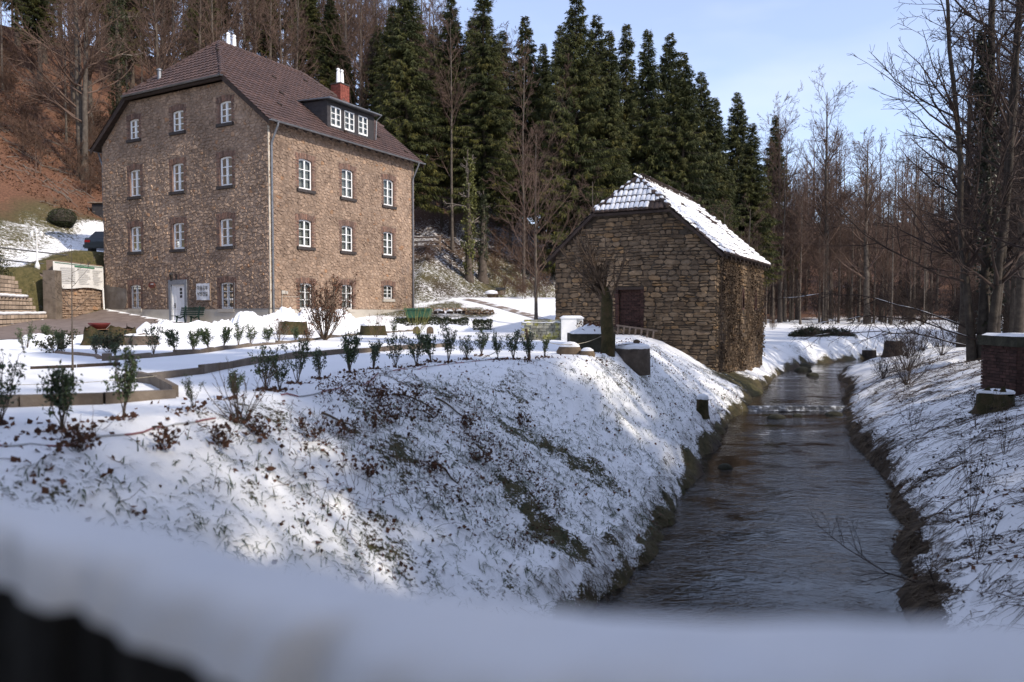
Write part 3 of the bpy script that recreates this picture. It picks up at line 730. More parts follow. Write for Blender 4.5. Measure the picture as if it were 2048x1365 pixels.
# roof: tile planes
def tiles(mb, O, A, B, N, poly, e=.34, w=.30, lift=.035):
    A, B, N = nrm(A), nrm(B), nrm(N); a_s = [p[0] for p in poly]; d_s = [p[1] for p in poly]
    prof = [(0, .0), (.18, .03), (.42, .045), (.66, .03), (.84, .002), (1.0, .0)]
    d = min(d_s); r = 0
    while d < max(d_s) - .05:
        a = min(a_s)
        while a < max(a_s):
            if in_poly(a + w / 2, min(d + e * .45, max(d_s) - .02), poly):
                j = random.uniform(-.006, .006); V = []
                for q, hgt in prof: V.append(O + A * (a + q * w) + B * (d - .03 + j) + N * (lift + hgt + .012))
                for q, hgt in prof: V.append(O + A * (a + q * w) + B * (d + e + .0) + N * (hgt * .9 + .002))
                for q, hgt in prof: V.append(O + A * (a + q * w) + B * (d - .03 + j) + N * (.004 + max(0, hgt - .012)))
                n = 6; mb.add(V, [(i, i + 1, n + i + 1, n + i) for i in range(n - 1)] + [(2 * n + i, 2 * n + i + 1, i + 1, i) for i in range(n - 1)], random.random())
            a += w
        d += e; r += 1
def roof_plane(corners):
    return np.array(corners)
Lr = math.hypot(HW / 2 + OV, ZR - ZE); Br = np.array(U * (HW / 2 + OV) + UP * (ZR - ZE)); Br /= np.linalg.norm(Br); Nr = np.cross(Br, Vd); Nr = Nr if Nr[2] > 0 else -Nr
Oe = Hp(-OV, 0, ZE)                                     # right slope: eave origin, a = along Vd
dh_ = (ZH - ZE) / (ZR - ZE) * Lr; th_ = (ZH - ZE) / SL - OV
polyR = [(-.35, 0), (HD + .35, 0), (HD + .4, dh_), (HD - S0, Lr), (S0, Lr), (-.4, dh_)]
roof = MB()
base = lambda O, A, B, N, poly, th=.09: roof.prism([O + A * a + B * d - N * .004 for a, d in poly], -N * th, .2)
base(Oe, Vd, Br, Nr, polyR)
Bl = Br - 2 * (Br @ U) * U; Nl = Nr - 2 * (Nr @ U) * U; Ol = Hp(HW + OV, 0, ZE)
base(Ol, Vd, Bl, Nl, polyR)
Bh = nrm(Vd * (S0 + .4) + UP * (ZR - ZH)); Nh = np.cross(Bh, U); Nh = Nh if Nh[2] > 0 else -Nh; Lh = math.hypot(S0 + .4, ZR - ZH)
Oh = Hp(0, -.4, ZH); polyH = [(th_, 0), (HW - th_, 0), (HW / 2, Lh)]
base(Oh, U, Bh, Nh, polyH)
Bb = Bh - 2 * (Bh @ Vd) * Vd; Nb = Nh - 2 * (Nh @ Vd) * Vd; Ob = Hp(0, HD + .4, ZH)
base(Ob, U, Bb, Nb, polyH)
roofo = roof.build('roof', M['dark'], house)
mb = MB()
polyRt = list(polyR)
tiles(mb, Oe, Vd, Br, Nr, polyR); tiles(mb, Ol, Vd, Bl, Nl, polyR); tiles(mb, Oh, U, Bh, Nh, polyH)
mb.build('roof_tiles', M['tile'], roofo, kind='stuff')
mb = MB()
def caps(P, Q, r=.12, L_=.36):
    P, Q = np.array(P), np.array(Q); n = max(1, int(np.linalg.norm(Q - P) / L_)); D = (Q - P) / n
    for i in range(n): mb.tube([P + D * i + UP * .05, P + D * (i + 1.06) + UP * .02], [r, r * .86], 8, random.random())
A1 = Hp(HW / 2, S0, ZR); A2 = Hp(HW / 2, HD - S0, ZR)
caps(A1, A2)
for t_ in (th_, HW - th_):
    caps(Hp(t_, -.4, ZH), A1); caps(Hp(t_, HD + .4, ZH), A2)
mb.build('ridge_tiles', M['tile'], roofo, kind='stuff')
# a few vent tiles
for a, d in ((1.6, 7.6), (4.6, 6.3), (3.4, 4.0), (8.2, 7.8), (1.9, 2.2), (11.2, .9), (9.6, 2.0), (6.0, 1.2)):
    q = MB(); P = Oe + Vd * a + Br * d + Nr * .07; q.obox(P, Vd * .11, Br * .09, Nr * .06, .1); q.build('vent_tile', M['dark'], roofo)
q = MB(); P = Oh + U * 8.6 + Bh * 1.2; q.lathe(P, [(.11, -.1), (.11, .45), (.15, .46), (.15, .52), (.03, .60)], 10); q.build('vent_pipe', M['zinc'], roofo)
# barge boards on the gables, soffit boards, rafter ends
mb = MB()
for s_, o_ in ((0, -.36), (HD, .36)):
    for side in (0, 1):
        t0, t1 = (-OV, th_ + .05) if side == 0 else (HW + OV, HW - th_ - .05)
        P, Q = Hp(t0, s_ + o_, ZE - .06), Hp(t1, s_ + o_, ZH - .06)
        D = nrm(Q - P); nn_ = nrm(np.cross(D, Vd))
        mb.obox((P + Q) / 2 - UP * .10, (Q - P) / 2, Vd * .018, UP * .12, .5)
    mb.obox(Hp(HW / 2, s_ + o_ * .75, ZH - .12), U * (HW / 2 - th_), Vd * .12, UP * .03, .5)
    mb.obox(Hp(HW / 2, s_ + o_ * 1.0, ZH - .10), U * (HW / 2 - th_), Vd * .018, UP * .09, .5)
for s_ in np.arange(.25, HD, .62):
    mb.obox(Hp(-.2, s_, ZE - .04 + .3 * SL * .6), nrm(Br) * .34, Vd * .05, UP * .07, .5)
mb.build('eaves_boards', M['dark'], house)
# gutters and downpipes
def gutter(P, Q, r=.075):
    q = MB(); P, Q = np.array(P), np.array(Q); D = nrm(Q - P); side = nrm(np.cross(D, UP)); n = 8
    th = np.linspace(np.pi, 2 * np.pi, n); V = []
    for X in (P, Q):
        V += [X + side * r * math.cos(k) + UP * r * math.sin(k) for k in th] + [X + side * r * .8 * math.cos(k) + UP * (r * .8 * math.sin(k) + .002) for k in th]
    m2 = 2 * n; Fq = [(i, i + 1, m2 + i + 1, m2 + i) for i in range(n - 1)] + [(n + i, n + i + 1, m2 + n + i + 1, m2 + n + i) for i in range(n - 1)]
    Fq += [(0, n, m2 + n, m2), (n - 1, 2 * n - 1, m2 + 2 * n - 1, m2 + n - 1)]
    for e in (0, m2): Fq += [(e + i, e + i + 1, e + n + i + 1, e + n + i) for i in range(n - 1)]
    q.add(V, Fq, .5); return q.build('gutter', M['zinc'], house)
gutter(Hp(-OV - .07, -.38, ZE + .0), Hp(-OV - .07, HD + .4, ZE + .0)); gutter(Hp(th_ - .05, -.48, ZH), Hp(HW - th_ + .05, -.48, ZH)); gutter(Hp(HW + OV + .07, -.38, ZE), Hp(HW + OV + .07, HD + .4, ZE))
for s_ in (.14, HD - .25):
    q = MB(); q.tube([Hp(-OV - .07, s_, ZE - .06), Hp(-OV - .05, s_, ZE - .2), Hp(-.14, s_, ZE - .95), Hp(-.11, s_, ZE - 1.15), Hp(-.11, s_, 3.75), Hp(-.16, s_ - .02, 3.5), Hp(-.22, s_ - .05, 3.2)], .052, 10)
    for z_ in (11, 9, 7, 5): q.tube([Hp(-.11, s_, z_), Hp(-.11, s_, z_ + .06)], .062, 10)
    q.build('downpipe', M['zinc'], house)
q = MB(); q.tube([Hp(HW + OV, .1, ZE - .08), Hp(HW + .12, .1, ZE - .9), Hp(HW + .11, .1, 9)], .05, 8); q.build('downpipe', M['zinc'], house)
# whitewashed corner strip
mb = MB(); FR.box(mb, .0, .10, PL, 13.0, -.02, .03, .5)
M['limewash'] = mat('limewash', [(.3, (.38, .32, .24)), (.7, (.58, .52, .44))], 4, .95, 5, .5, 20)
mb.build('corner_plaster', M['limewash'], house)

# dormer with three windows
DS0, DS1 = 4.62, 8.5; DT = .42; DZ0 = roofz(DT) + .02; DZ1 = DZ0 + 1.46
FD = Face(Hp(DT, 0, 0), Vd, -U)
bk = (DZ1 + .1 - ZE) / SL - OV + .3
dm = MB()
FD.box(dm, DS0, DS1, DZ0 - .15, DZ0 + .16, -.1, 0); FD.box(dm, DS0, DS1, DZ1 - .22, DZ1, -.1, 0)
cx = [5.30, 6.40, 7.56]; ww = .84
ed = [DS0, cx[0] - ww / 2, cx[0] + ww / 2, cx[1] - ww / 2, cx[1] + ww / 2, cx[2] - ww / 2, cx[2] + ww / 2, DS1]
for i in range(0, 8, 2): FD.box(dm, ed[i], ed[i + 1], DZ0 + .16, DZ1 - .22, -.1, 0)
for s_ in (DS0, DS1 - .06):
    dm.prism([Hp(DT + .05, s_, DZ0 - .2), Hp(DT + .05, s_, DZ1), Hp(bk, s_, DZ1 + .1)], Vd * .06, .5)
    for k in range(5):
        z_ = DZ0 + .1 + k * .28; tt = (z_ + .2 - ZE) / SL - OV
        dm.obox(Hp((DT + max(tt, DT + .1)) / 2, s_ + (-.008 if s_ == DS0 else .068), z_ + .13), U * max(.05, (tt - DT) / 2), Vd * .010, UP * .135, .5)
dor = dm.build('dormer', M['slate'], house)
dr_ = MB(); P1, P2 = Hp(DT - .32, 0, DZ1 + .02), Hp(bk + .25, 0, DZ1 + .16)
dr_.prism([P1 + Vd * (DS0 - .22), P1 + Vd * (DS1 + .22), P2 + Vd * (DS1 + .22), P2 + Vd * (DS0 - .22)], UP * .07, .5)
dr_.build('dormer_roof', M['zinc'], dor)
q = MB(); q.tube([Hp(DT - .36, DS0 - .22, DZ1 + .04), Hp(DT - .36, DS1 + .25, DZ1 + .04)], .055, 8); q.tube([Hp(DT - .36, DS1 + .2, DZ1), Hp(DT - .1, DS1 + .12, DZ1 - .25), Hp(DT - .05, DS1 + .1, DZ0 + .1)], .035, 7); q.build('dormer_gutter', M['zinc'], dor)
for c_ in cx:
    k = 0
    wn = window(house, FD, c_, ww, DZ0 + .16, DZ1 - .22, 0, rise=.001, sill=False, surround=False, depth=.03)
# chimneys with pairs of white pots
for nm_, t_, s_, z0, z1, hw in (('chimney', 5.0, 10.75, 16.4, 18.4, (.40, .42)), ('chimney', 7.5, 4.6, 17.3, 19.02, (.36, .60))):
    mb = MB(); zz = z0; k = 0
    while zz < z1 - .01:
        n1 = 4
        for i in range(n1):
            for (da, db, ln_) in ((1, 0, hw[1]), (-1, 0, hw[1]), (0, 1, hw[0]), (0, -1, hw[0])):
                sh = (.5 if k % 2 else 0); L_ = 2 * ln_ / n1
                pos = -ln_ + L_ * (i + .5)
                if da: C_ = Hp(t_ + da * (hw[0] - .05), s_ + pos, zz + .037); mb.obox(C_, U * .05, Vd * (L_ / 2 - .006), UP * .033)
                else: C_ = Hp(t_ + pos, s_ + db * (hw[1] - .05), zz + .037); mb.obox(C_, U * (L_ / 2 - .006), Vd * .052, UP * .033)
        zz += .075; k += 1
    M['redbrick'] = M.get('redbrick') or mat('red_brick', [(.3, (.17, .045, .032)), (.7, (.27, .085, .06))], 9, .85, 5, .3, 30, tone_stops=[(0, g(.7)), (1, g(1.25))])
    ch = mb.build('chimney', M['redbrick'], house)
    mb = MB(); mb.obox(Hp(t_, s_, (z0 + z1) / 2 - .03), U * (hw[0] - .06), Vd * (hw[1] - .06), UP * ((z1 - z0) / 2), .5); mb.build('chimney_core', M['mortar'], ch)
    mb = MB(); mb.obox(Hp(t_, s_, z1 + .02), U * (hw[0] + .04), Vd * (hw[1] + .04), UP * .035, .5); mb.build('chimney_cap', M['sill'], ch)
    for ds in ((-.17, .17) if t_ < 6 else (-.48, -.06)):
        q = MB(); q.lathe(Hp(t_, s_ + ds, 0), [(.135, z1 + .03), (.115, z1 + .8), (.09, z1 + .82), (.085, z1 + .9), (.115, z1 + .92), (.115, z1 + 1.0), (.05, z1 + 1.05)], 12); q.build('chimney_pot', M['white'], ch)
# fabric banner and bench by the door
bn = thing('fabric_banner', 'white square banner with two lines of black brush lettering on the house wall', 'banner', FL.P(4.74, 4.5, .08))
k = 10; V = []
for i in range(k + 1):
    for j in range(k + 1):
        a = 4.22 + 1.04 * i / k; z_ = 4.56 + .87 * j / k; o_ = .09 + .008 * math.sin(i * 1.7 + j * .8) + .012 * math.sin((j - i) * .9) * (1 - j / k)
        V.append(FL.P(a, z_, o_))
Fq = [(i * (k + 1) + j, (i + 1) * (k + 1) + j, (i + 1) * (k + 1) + j + 1, i * (k + 1) + j + 1) for i in range(k) for j in range(k)]
M['banner'] = mat('banner_cloth', [(.3, (.60, .61, .63)), (.7, (.72, .73, .75))], 2, .7)
q = MB(); q.add(V, Fq, .5); q.build('cloth', M['banner'], bn, smooth=True)
q = MB()
for (a0, a1, z0, z1) in ((4.2, 5.28, 5.42, 5.45), (4.2, 5.28, 4.54, 4.57), (4.2, 4.23, 4.57, 5.42), (5.25, 5.28, 4.57, 5.42)): FL.box(q, a0, a1, z0, z1, .02, .09)
q.build('frame', M['wood'], bn)
def lettering(txt, size, fn, m, parent, name='lettering', font_scale=(1, 1)):
    """flat text turned into a mesh; fn maps (x, y) of the text plane to a world point"""
    cu = bpy.data.curves.new('t', 'FONT'); cu.body = txt; cu.size = size; cu.align_x = 'CENTER'; cu.align_y = 'CENTER'; cu.offset = size * .012
    to = bpy.data.objects.new('t', cu); COL.objects.link(to); dg = bpy.context.evaluated_depsgraph_get()
    me = bpy.data.meshes.new_from_object(to.evaluated_get(dg)); V = [fn(v.co.x * font_scale[0], v.co.y * font_scale[1]) for v in me.vertices]; Fq = [tuple(p.vertices) for p in me.polygons]
    bpy.data.objects.remove(to); bpy.data.meshes.remove(me)
    if V: return mesh_obj(name, V, Fq, m, parent)
M['ink'] = mat('black_ink', [(.3, g(.015)), (.7, g(.025))], 3, .7)
lettering('마음공부', .225, lambda x, y: FL.P(4.75 - x, 5.17 + y, .118), M['ink'], bn, font_scale=(1, 1.15))
lettering('낙원건설', .225, lambda x, y: FL.P(4.75 - x, 4.87 + y, .118), M['ink'], bn, font_scale=(1, 1.15))

M['benchgreen'] = mat('green_paint', [(.3, (.012, .035, .026)), (.7, (.022, .055, .042))], 8, .5)
bx = thing('park_bench', 'dark green slatted bench standing beside the white front door', 'bench', FL.P(5.05, 3.33, .75))
a0, a1 = 4.15, 6.15
zb = 3.33
for i in range(4):
    q = MB(); FL.box(q, a0, a1, zb + .40, zb + .43, .55 + .11 * i, .64 + .11 * i); q.build('seat_slat', M['benchgreen'], bx)
for i in range(4):
    q = MB(); P = FL.P((a0 + a1) / 2 - .05, zb + .50 + .105 * i, .50 - .025 * i); q.obox(P, U * (a1 - a0 - .2) / 2, -Vd * .014, UP * .04); q.build('back_slat', M['benchgreen'], bx)
for a in (a0 + .45, a1 - .45):
    q = MB()
    for pr in ([(.40, zb + .90), (.50, zb + .42), (.42, zb)], [(.98, zb + .40), (.92, zb + .30), (.98, zb + .0)], [(.5, zb + .40), (.75, zb + .30), (.98, zb + .40)]):
        pr = np.array(pr)
        for (o1, z1), (o2, z2) in zip(pr[:-1], pr[1:]):
            P, Q = FL.P(a, z1, o1), FL.P(a, z2, o2); D = nrm(Q - P); q.obox((P + Q) / 2, (Q - P) / 2 + D * .015, U * .025, np.cross(D, U) * .03)
    q.build('bench_frame', M['benchgreen'], bx)
# ---------------------------------------------------------------- old stone barn
BC = np.array([8.15, 29.9, 0.]); BW, BD = 7.1, 9.5
def Bp(t, s, z): return BC + U * t + Vd * s + UP * z
barn = thing('stone_barn', 'old rubble stone barn with half hipped tile roof under patchy snow beside the stream', 'barn', Bp(3.5, 4.7, 1.4))
BL = Face(BC, U, -Vd); BR = Face(BC, Vd, -U); BB = Face(Bp(0, BD, 0), U, Vd); BK = Face(Bp(BW, 0, 0), Vd, U)
bE = 6.28; bO = .3; bS = .878; bR = 9.66; bH = 8.2; bS0 = .73
bth = (bH - bE) / bS - bO
bg_ = [(0, .9), (BW, .9), (BW, 6.45), (BW - bth + .05, 8.12), (bth - .05, 8.12), (0, 6.45)]
bwin = [(3.14, 3.32), (4.15, 3.32), (4.15, 4.9), (3.14, 4.9)]
ar = lambda c, w, z0, z1: [(c - w / 2, z0), (c + w / 2, z0), (c + w / 2, z1 - .45), (c + w * .22, z1 - .12), (c, z1), (c - w * .22, z1 - .12), (c - w / 2, z1 - .45)]
slits = [ar(4.7, .42, 4.1, 5.0), ar(7.5, .42, 4.1, 5.0)]
mb = MB(); wall_sheet(mb, BL, bg_, [bwin]); wall_sheet(mb, BR, [(0, .9), (BD, .9), (BD, 6.5), (0, 6.5)], slits)
wall_sheet(mb, BB, bg_, []); wall_sheet(mb, BK, [(0, .9), (BD, .9), (BD, 6.5), (0, 6.5)], [])
mb.build('wall', M['bmortar'], barn)
mb = MB(); mb.obox(Bp(3.5, 1.2, 4), U * 3, Vd * .03, UP * 2.4); mb.obox(Bp(1.2, 4.7, 4), U * .03, Vd * 4.2, UP * 2.4); mb.build('dark_backing', M['room'], barn)  # near-black sheets stand in for the unlit inside of the barn
st_ = rubble(BL, bg_, [(3.02, 4.27, 3.25, 5.0)], (.11, .235), (.20, .52), (.025, .075), 21, wob=.05)
st_ = [(a, V, F, t) for a, V, F, t in st_]
st2 = rubble(BR, [(0, .9), (BD, .9), (BD, 6.4), (0, 6.4)], [(4.4, 5.0, 4.0, 5.1), (7.2, 7.8, 4.0, 5.1)], (.12, .25), (.2, .5), (.02, .06), 22, wob=.05)
st3 = rubble(BK, [(0, 2.2), (BD, 2.2), (BD, 6.4), (0, 6.4)], [], (.16, .3), (.3, .7), (.02, .06), 23, wob=.05)
# corner stones and the window surround
lay_stones(st_, barn, M['bstone'], 300, 'stone', 'rubble_stones')
lay_stones(st2 + st3, barn, M['bstone'], 0, 'stone', 'side_rubble_stones')
# walled-up window: brick infill set back, brick jambs
mb = MB(); zz = 3.32; k = 0
infill = thing_part = None
bw = MB(); BL.box(bw, 3.14, 4.15, 3.32, 4.9, -.3, -.2, .3); bwo = bw.build('walled_up_window', M['bmortar'], barn)
M['darkbrick'] = mat('dark_brick', [(.3, (.040, .022, .019)), (.6, (.075, .038, .031)), (.85, (.12, .068, .055))], 9, .92, 5, .4, 30, tone_stops=[(0, g(.55)), (1, g(1.3))])
while zz < 4.85:
    a = 3.14 - (.12 if k % 2 else 0)
    while a < 4.15:
        a0, a1 = max(a + .008, 3.145), min(a + .232, 4.145)
        if a1 - a0 > .05: q = MB(); BL.box(q, a0, a1, zz + .006, min(zz + .072, 4.895), -.25, -.16 + random.uniform(-.012, .006)); q.build('brick', M['darkbrick'], bwo)
        a += .24
    zz += .08; k += 1
zz = 3.3; k = 0
while zz < 4.92:
    for e, sg in ((3.14, -1), (4.15, 1)):
        wd = .12 + (.10 if k % 2 else 0) + random.uniform(-.02, .02); q = MB(); BL.box(q, min(e, e + sg * wd), max(e, e + sg * wd), zz + .006, zz + .072, -.2, .03 + random.uniform(-.015, .01)); q.build('jamb_brick', M['darkbrick'], bwo)
    zz += .08; k += 1
q = MB(); BL.box(q, 2.95, 4.3, 4.90, 5.0, -.2, .05); q.build('lintel', M['dark'], bwo)
# roof
LrB = math.hypot(BW / 2 + bO, bR - bE); B1 = nrm(U * (BW / 2 + bO) + UP * (bR - bE)); N1 = np.cross(B1, Vd); N1 = N1 if N1[2] > 0 else -N1
O1 = Bp(-bO, 0, bE); dhB = (bH - bE) / (bR - bE) * LrB
pB = [(-.28, 0), (BD + .3, 0), (BD + .3, dhB), (BD - bS0, LrB), (bS0, LrB), (-.3, dhB)]
B2 = B1 - 2 * (B1 @ U) * U; N2 = N1 - 2 * (N1 @ U) * U; O2 = Bp(BW + bO, 0, bE)
BH_ = nrm(Vd * (bS0 + .3) + UP * (bR - bH)); NH_ = np.cross(BH_, U); NH_ = NH_ if NH_[2] > 0 else -NH_; LHB = math.hypot(bS0 + .3, bR - bH)
OH_ = Bp(0, -.3, bH); pH = [(bth, 0), (BW - bth, 0), (BW / 2, LHB)]
BBk = BH_ - 2 * (BH_ @ Vd) * Vd; NBk = NH_ - 2 * (NH_ @ Vd) * Vd; OBk = Bp(0, BD + .3, bH)
rf = MB()
for O, A, B, N, p in ((O1, Vd, B1, N1, pB), (O2, Vd, B2, N2, pB), (OH_, U, BH_, NH_, pH), (OBk, U, BBk, NBk, pH)):
    rf.prism([O + A * a + B * d - N * .004 for a, d in p], -N * .07, .3)
brf = rf.build('roof', M['dark'], barn)
# hip tiles one by one with snow on each, side slopes joined
snowm = MB()
def old_tiles(O, A, B, N, poly, e, w, single, snowy=1.0, miss=.05):
    mbx = MB(); d = 0.0; dmax = max(p[1] for p in poly)
    while d < dmax - .08:
        a = min(p[0] for p in poly) - (random.random() * .0)
        while a < max(p[0] for p in poly):
            if in_poly(a + w / 2, min(d + e * .5, dmax - .03), poly):
                sag = .03 * math.sin(a * 1.3 + d) + random.uniform(-.012, .012); j = random.uniform(-.018, .018)
                prof = [(0, .0), (.25, .04), (.5, .05), (.75, .035), (1.0, .0)]; n = 5
                V = [O + A * (a + q * w) + B * (d - .05 + j) + N * (.05 + h_ + sag * .3) for q, h_ in prof] + [O + A * (a + q * w) + B * (d + e) + N * (h_ * .8 + .004) for q, h_ in prof] + [O + A * (a + q * w) + B * (d - .05 + j) + N * (.012 + h_ * .6) for q, h_ in prof]
                Fq = [(i, i + 1, n + i + 1, n + i) for i in range(n - 1)] + [(2 * n + i, 2 * n + i + 1, i + 1, i) for i in range(n - 1)]
                if single: q = MB(); q.add(V, Fq); q.build('roof_tile', M['oldtile'], brf)
                else: mbx.add(V, Fq)
                if float(fbm(np.array(a * .9 + 7), np.array(d * 1.1), 55, 2)) + random.uniform(-.12, .12) > .27 + miss:
                    lo = d + .015 + random.uniform(0, .05); hi = d + e - random.uniform(.0, .02); th = random.uniform(.028, .065) * (.7 + .6 * float(fbm(np.array(a * .7), np.array(d * .7), 56, 2)))
                    ge = .012 if single else .0
                    qs = [ge / w, .2, .5, .8, 1 - ge / w]; hs = [.0, .035, .045, .03, .0]; S = []
                    for (dd_, f_) in ((lo, .0), (lo + .05, .85), ((lo + hi) / 2, 1), (hi, .85)):
                        for q_, h_ in zip(qs, hs): S.append(O + A * (a + q_ * w) + B * (dd_ + random.uniform(-.012, .012)) + N * (.045 * (1 - (dd_ - d) / e) + h_ + .012 + th * f_ * (1 if 0 < q_ * w - ge < w - 2 * ge else (.75 if not single else .4))))
                    snowm.add(S, [(r_ * 5 + c_, r_ * 5 + c_ + 1, r_ * 5 + c_ + 6, r_ * 5 + c_ + 5) for r_ in range(3) for c_ in range(4)], .5)
            a += w
        d += e
    if mbx.v: mbx.build('side_roof_tiles', M['oldtile'], brf, kind='stuff')
old_tiles(OH_, U, BH_, NH_, pH, .36, .215, True, miss=.04)
old_tiles(O1, Vd, B1, N1, pB, .36, .23, False, miss=.05)
old_tiles(O2, Vd, B2, N2, pB, .36, .23, False, miss=.3)
capm = MB()
def capsB(P, Q, r=.11, L_=.34):
    P, Q = np.array(P), np.array(Q); n = max(1, int(np.linalg.norm(Q - P) / L_)); D = (Q - P) / n
    for i in range(n):
        q = MB(); q.tube([P + D * i + UP * .06, P + D * (i + 1.05) + UP * .03], [r * random.uniform(.95, 1.1), r * .85], 8); q.build('ridge_tile', M['oldtile'], brf)
        if random.random() < .75:
            a = P + D * (i + .18) + UP * .12; b = P + D * (i + .9) + UP * .10; m_ = (a + b) / 2 + UP * .02
            snowm.tube([a - UP * .02, m_, b - UP * .02], [.05, .085, .06], 8, .5)
bA1, bA2 = Bp(BW / 2, bS0, bR), Bp(BW / 2, BD - bS0, bR)
capsB(bA1, bA2)
for t_ in (bth, BW - bth): capsB(Bp(t_, -.3, bH), bA1); capsB(Bp(t_, BD + .3, bH), bA2)
snowm.build('roof_snow', M['snow'], brf, smooth=True, kind='stuff')
# verge boards, hip board, sagging gutter board, rafter feet
mb = MB()
for s_ in (-.28, BD + .28):
    for t0, t1 in ((-bO, bth), (BW + bO, BW - bth)):
        P, Q = Bp(t0, s_, bE - .09), Bp(t1, s_, bH - .09); mb.obox((P + Q) / 2, (Q - P) / 2, Vd * .02, UP * .075)
    mb.obox(Bp(BW / 2, s_, bH - .12), U * (BW / 2 - bth), Vd * .02, UP * .05)
for s_ in np.arange(.3, BD, .8): mb.obox(Bp(-.1, s_, bE + .06), B1 * .3, Vd * .06, UP * .06); mb.obox(Bp(BW + .1, s_, bE + .06), B2 * .3, Vd * .06, UP * .06)
mb.build('verge_boards', M['dark'], barn, kind='stuff')
# slit openings with brick edges
for sl_ in slits:
    q = MB(); c_ = (sl_[0][0] + sl_[1][0]) / 2
    for i in range(len(sl_)):
        (a0, z0), (a1, z1) = sl_[i], sl_[(i + 1) % len(sl_)]
        P, Q = BR.P(a0, z0, 0), BR.P(a1, z1, 0); D = nrm(Q - P); q.obox((P + Q) / 2, (Q - P) / 2, BR.n * .06, np.cross(D, BR.n) * .05)
    q.build('slit_window', M['darkbrick'], barn)
# ---------------------------------------------------------------- trees
def tubes(P, Rr, n):
    """P (B,m,3), Rr (B,m): many tubes at once -> V, F"""
    Bn, m, _ = P.shape
    T = np.gradient(P, axis=1); T /= np.linalg.norm(T, axis=2, keepdims=True) + 1e-9
    mean = T.mean(1); ref = np.where(np.abs(mean[:, 2:3]) < .8, np.array([[0, 0, 1.]]), np.array([[1., 0, 0]]))
    a = np.cross(mean, ref); a /= np.linalg.norm(a, axis=1, keepdims=True) + 1e-9
    A = a[:, None, :] - T * (T * a[:, None, :]).sum(2, keepdims=True); A /= np.linalg.norm(A, axis=2, keepdims=True) + 1e-9
    C = np.cross(T, A); th = np.arange(n) * 2 * np.pi / n
    V = P[:, :, None, :] + Rr[:, :, None, None] * (np.cos(th)[None, None, :, None] * A[:, :, None, :] + np.sin(th)[None, None, :, None] * C[:, :, None, :])
    idx = np.arange(Bn * m * n).reshape(Bn, m, n); nx_ = np.roll(idx, -1, axis=2)
    F = np.stack([idx[:, :-1], nx_[:, :-1], nx_[:, 1:], idx[:, 1:]], -1).reshape(-1, 4)
    return V.reshape(-1, 3), F

def children(P, Rr, nper, t0, t1, ratio, ang, m, rg, trop=.15, wob=.12, rr=.55, taper=.25, Lmin=0, flat=0, tpow=1.0):
    Bn, mp_, _ = P.shape
    seg = np.linalg.norm(np.diff(P, axis=1), axis=2); Lp = seg.sum(1)
    k = nper if np.isscalar(nper) else None
    b = np.repeat(np.arange(Bn), nper)
    N = len(b); t = t0 + (t1 - t0) * rg.random(N) ** tpow
    x = t * (mp_ - 1); i = np.minimum(x.astype(int), mp_ - 2); f = (x - i)[:, None]
    pos = P[b, i] * (1 - f) + P[b, i + 1] * f; rad = Rr[b, i] * (1 - f[:, 0]) + Rr[b, i + 1] * f[:, 0]
    tan = P[b, i + 1] - P[b, i]; tan /= np.linalg.norm(tan, axis=1, keepdims=True)
    rnd = rg.normal(size=(N, 3)); rnd[:, 2] *= (1 - flat); per = rnd - tan * (rnd * tan).sum(1, keepdims=True); per /= np.linalg.norm(per, axis=1, keepdims=True) + 1e-9
    an = np.radians(rg.uniform(*ang, N))[:, None]
    d = tan * np.cos(an) + per * np.sin(an)
    L = Lp[b] * ratio * rg.uniform(.6, 1.15, N) * (1.1 - .65 * t)
    L = np.maximum(L, Lmin)
    Q = [pos]; st = (L / (m - 1))[:, None]
    for j in range(m - 1):
        d = d + np.array([0, 0, trop]) / (m - 1) + rg.normal(0, wob, (N, 3)); d /= np.linalg.norm(d, axis=1, keepdims=True)
        Q.append(Q[-1] + d * st)
    r0 = np.minimum(rad * .75, rad * rr + .002)
    Rn = r0[:, None] * np.linspace(1, taper, m)[None, :]
    return np.stack(Q, 1), Rn

def trunk_line(H, r0, m, rg, lean=(0, 0), wob=.02, top=.03):
    top = min(top, r0 * .14)
    z = np.linspace(0, 1, m); x = lean[0] * z * H + np.cumsum(rg.normal(0, wob * H / m, m)); y = lean[1] * z * H + np.cumsum(rg.normal(0, wob * H / m, m))
    x -= x[0]; y -= y[0]
    P = np.stack([x, y, z * H - .25 * (z == 0)], 1)[None]; Rr = (r0 * (1 - z) ** .85 + top) * (1 + .5 * np.exp(-z * 26))
    return P, Rr[None]

def merge(parts):
    V = []; F = []; k = 0; T = []
    for v, f, t in parts:
        V.append(v); F.append(f + k); k += len(v); T.append(np.full(len(v), t) if np.isscalar(t) else t)
    return np.concatenate(V), np.concatenate(F), np.concatenate(T)

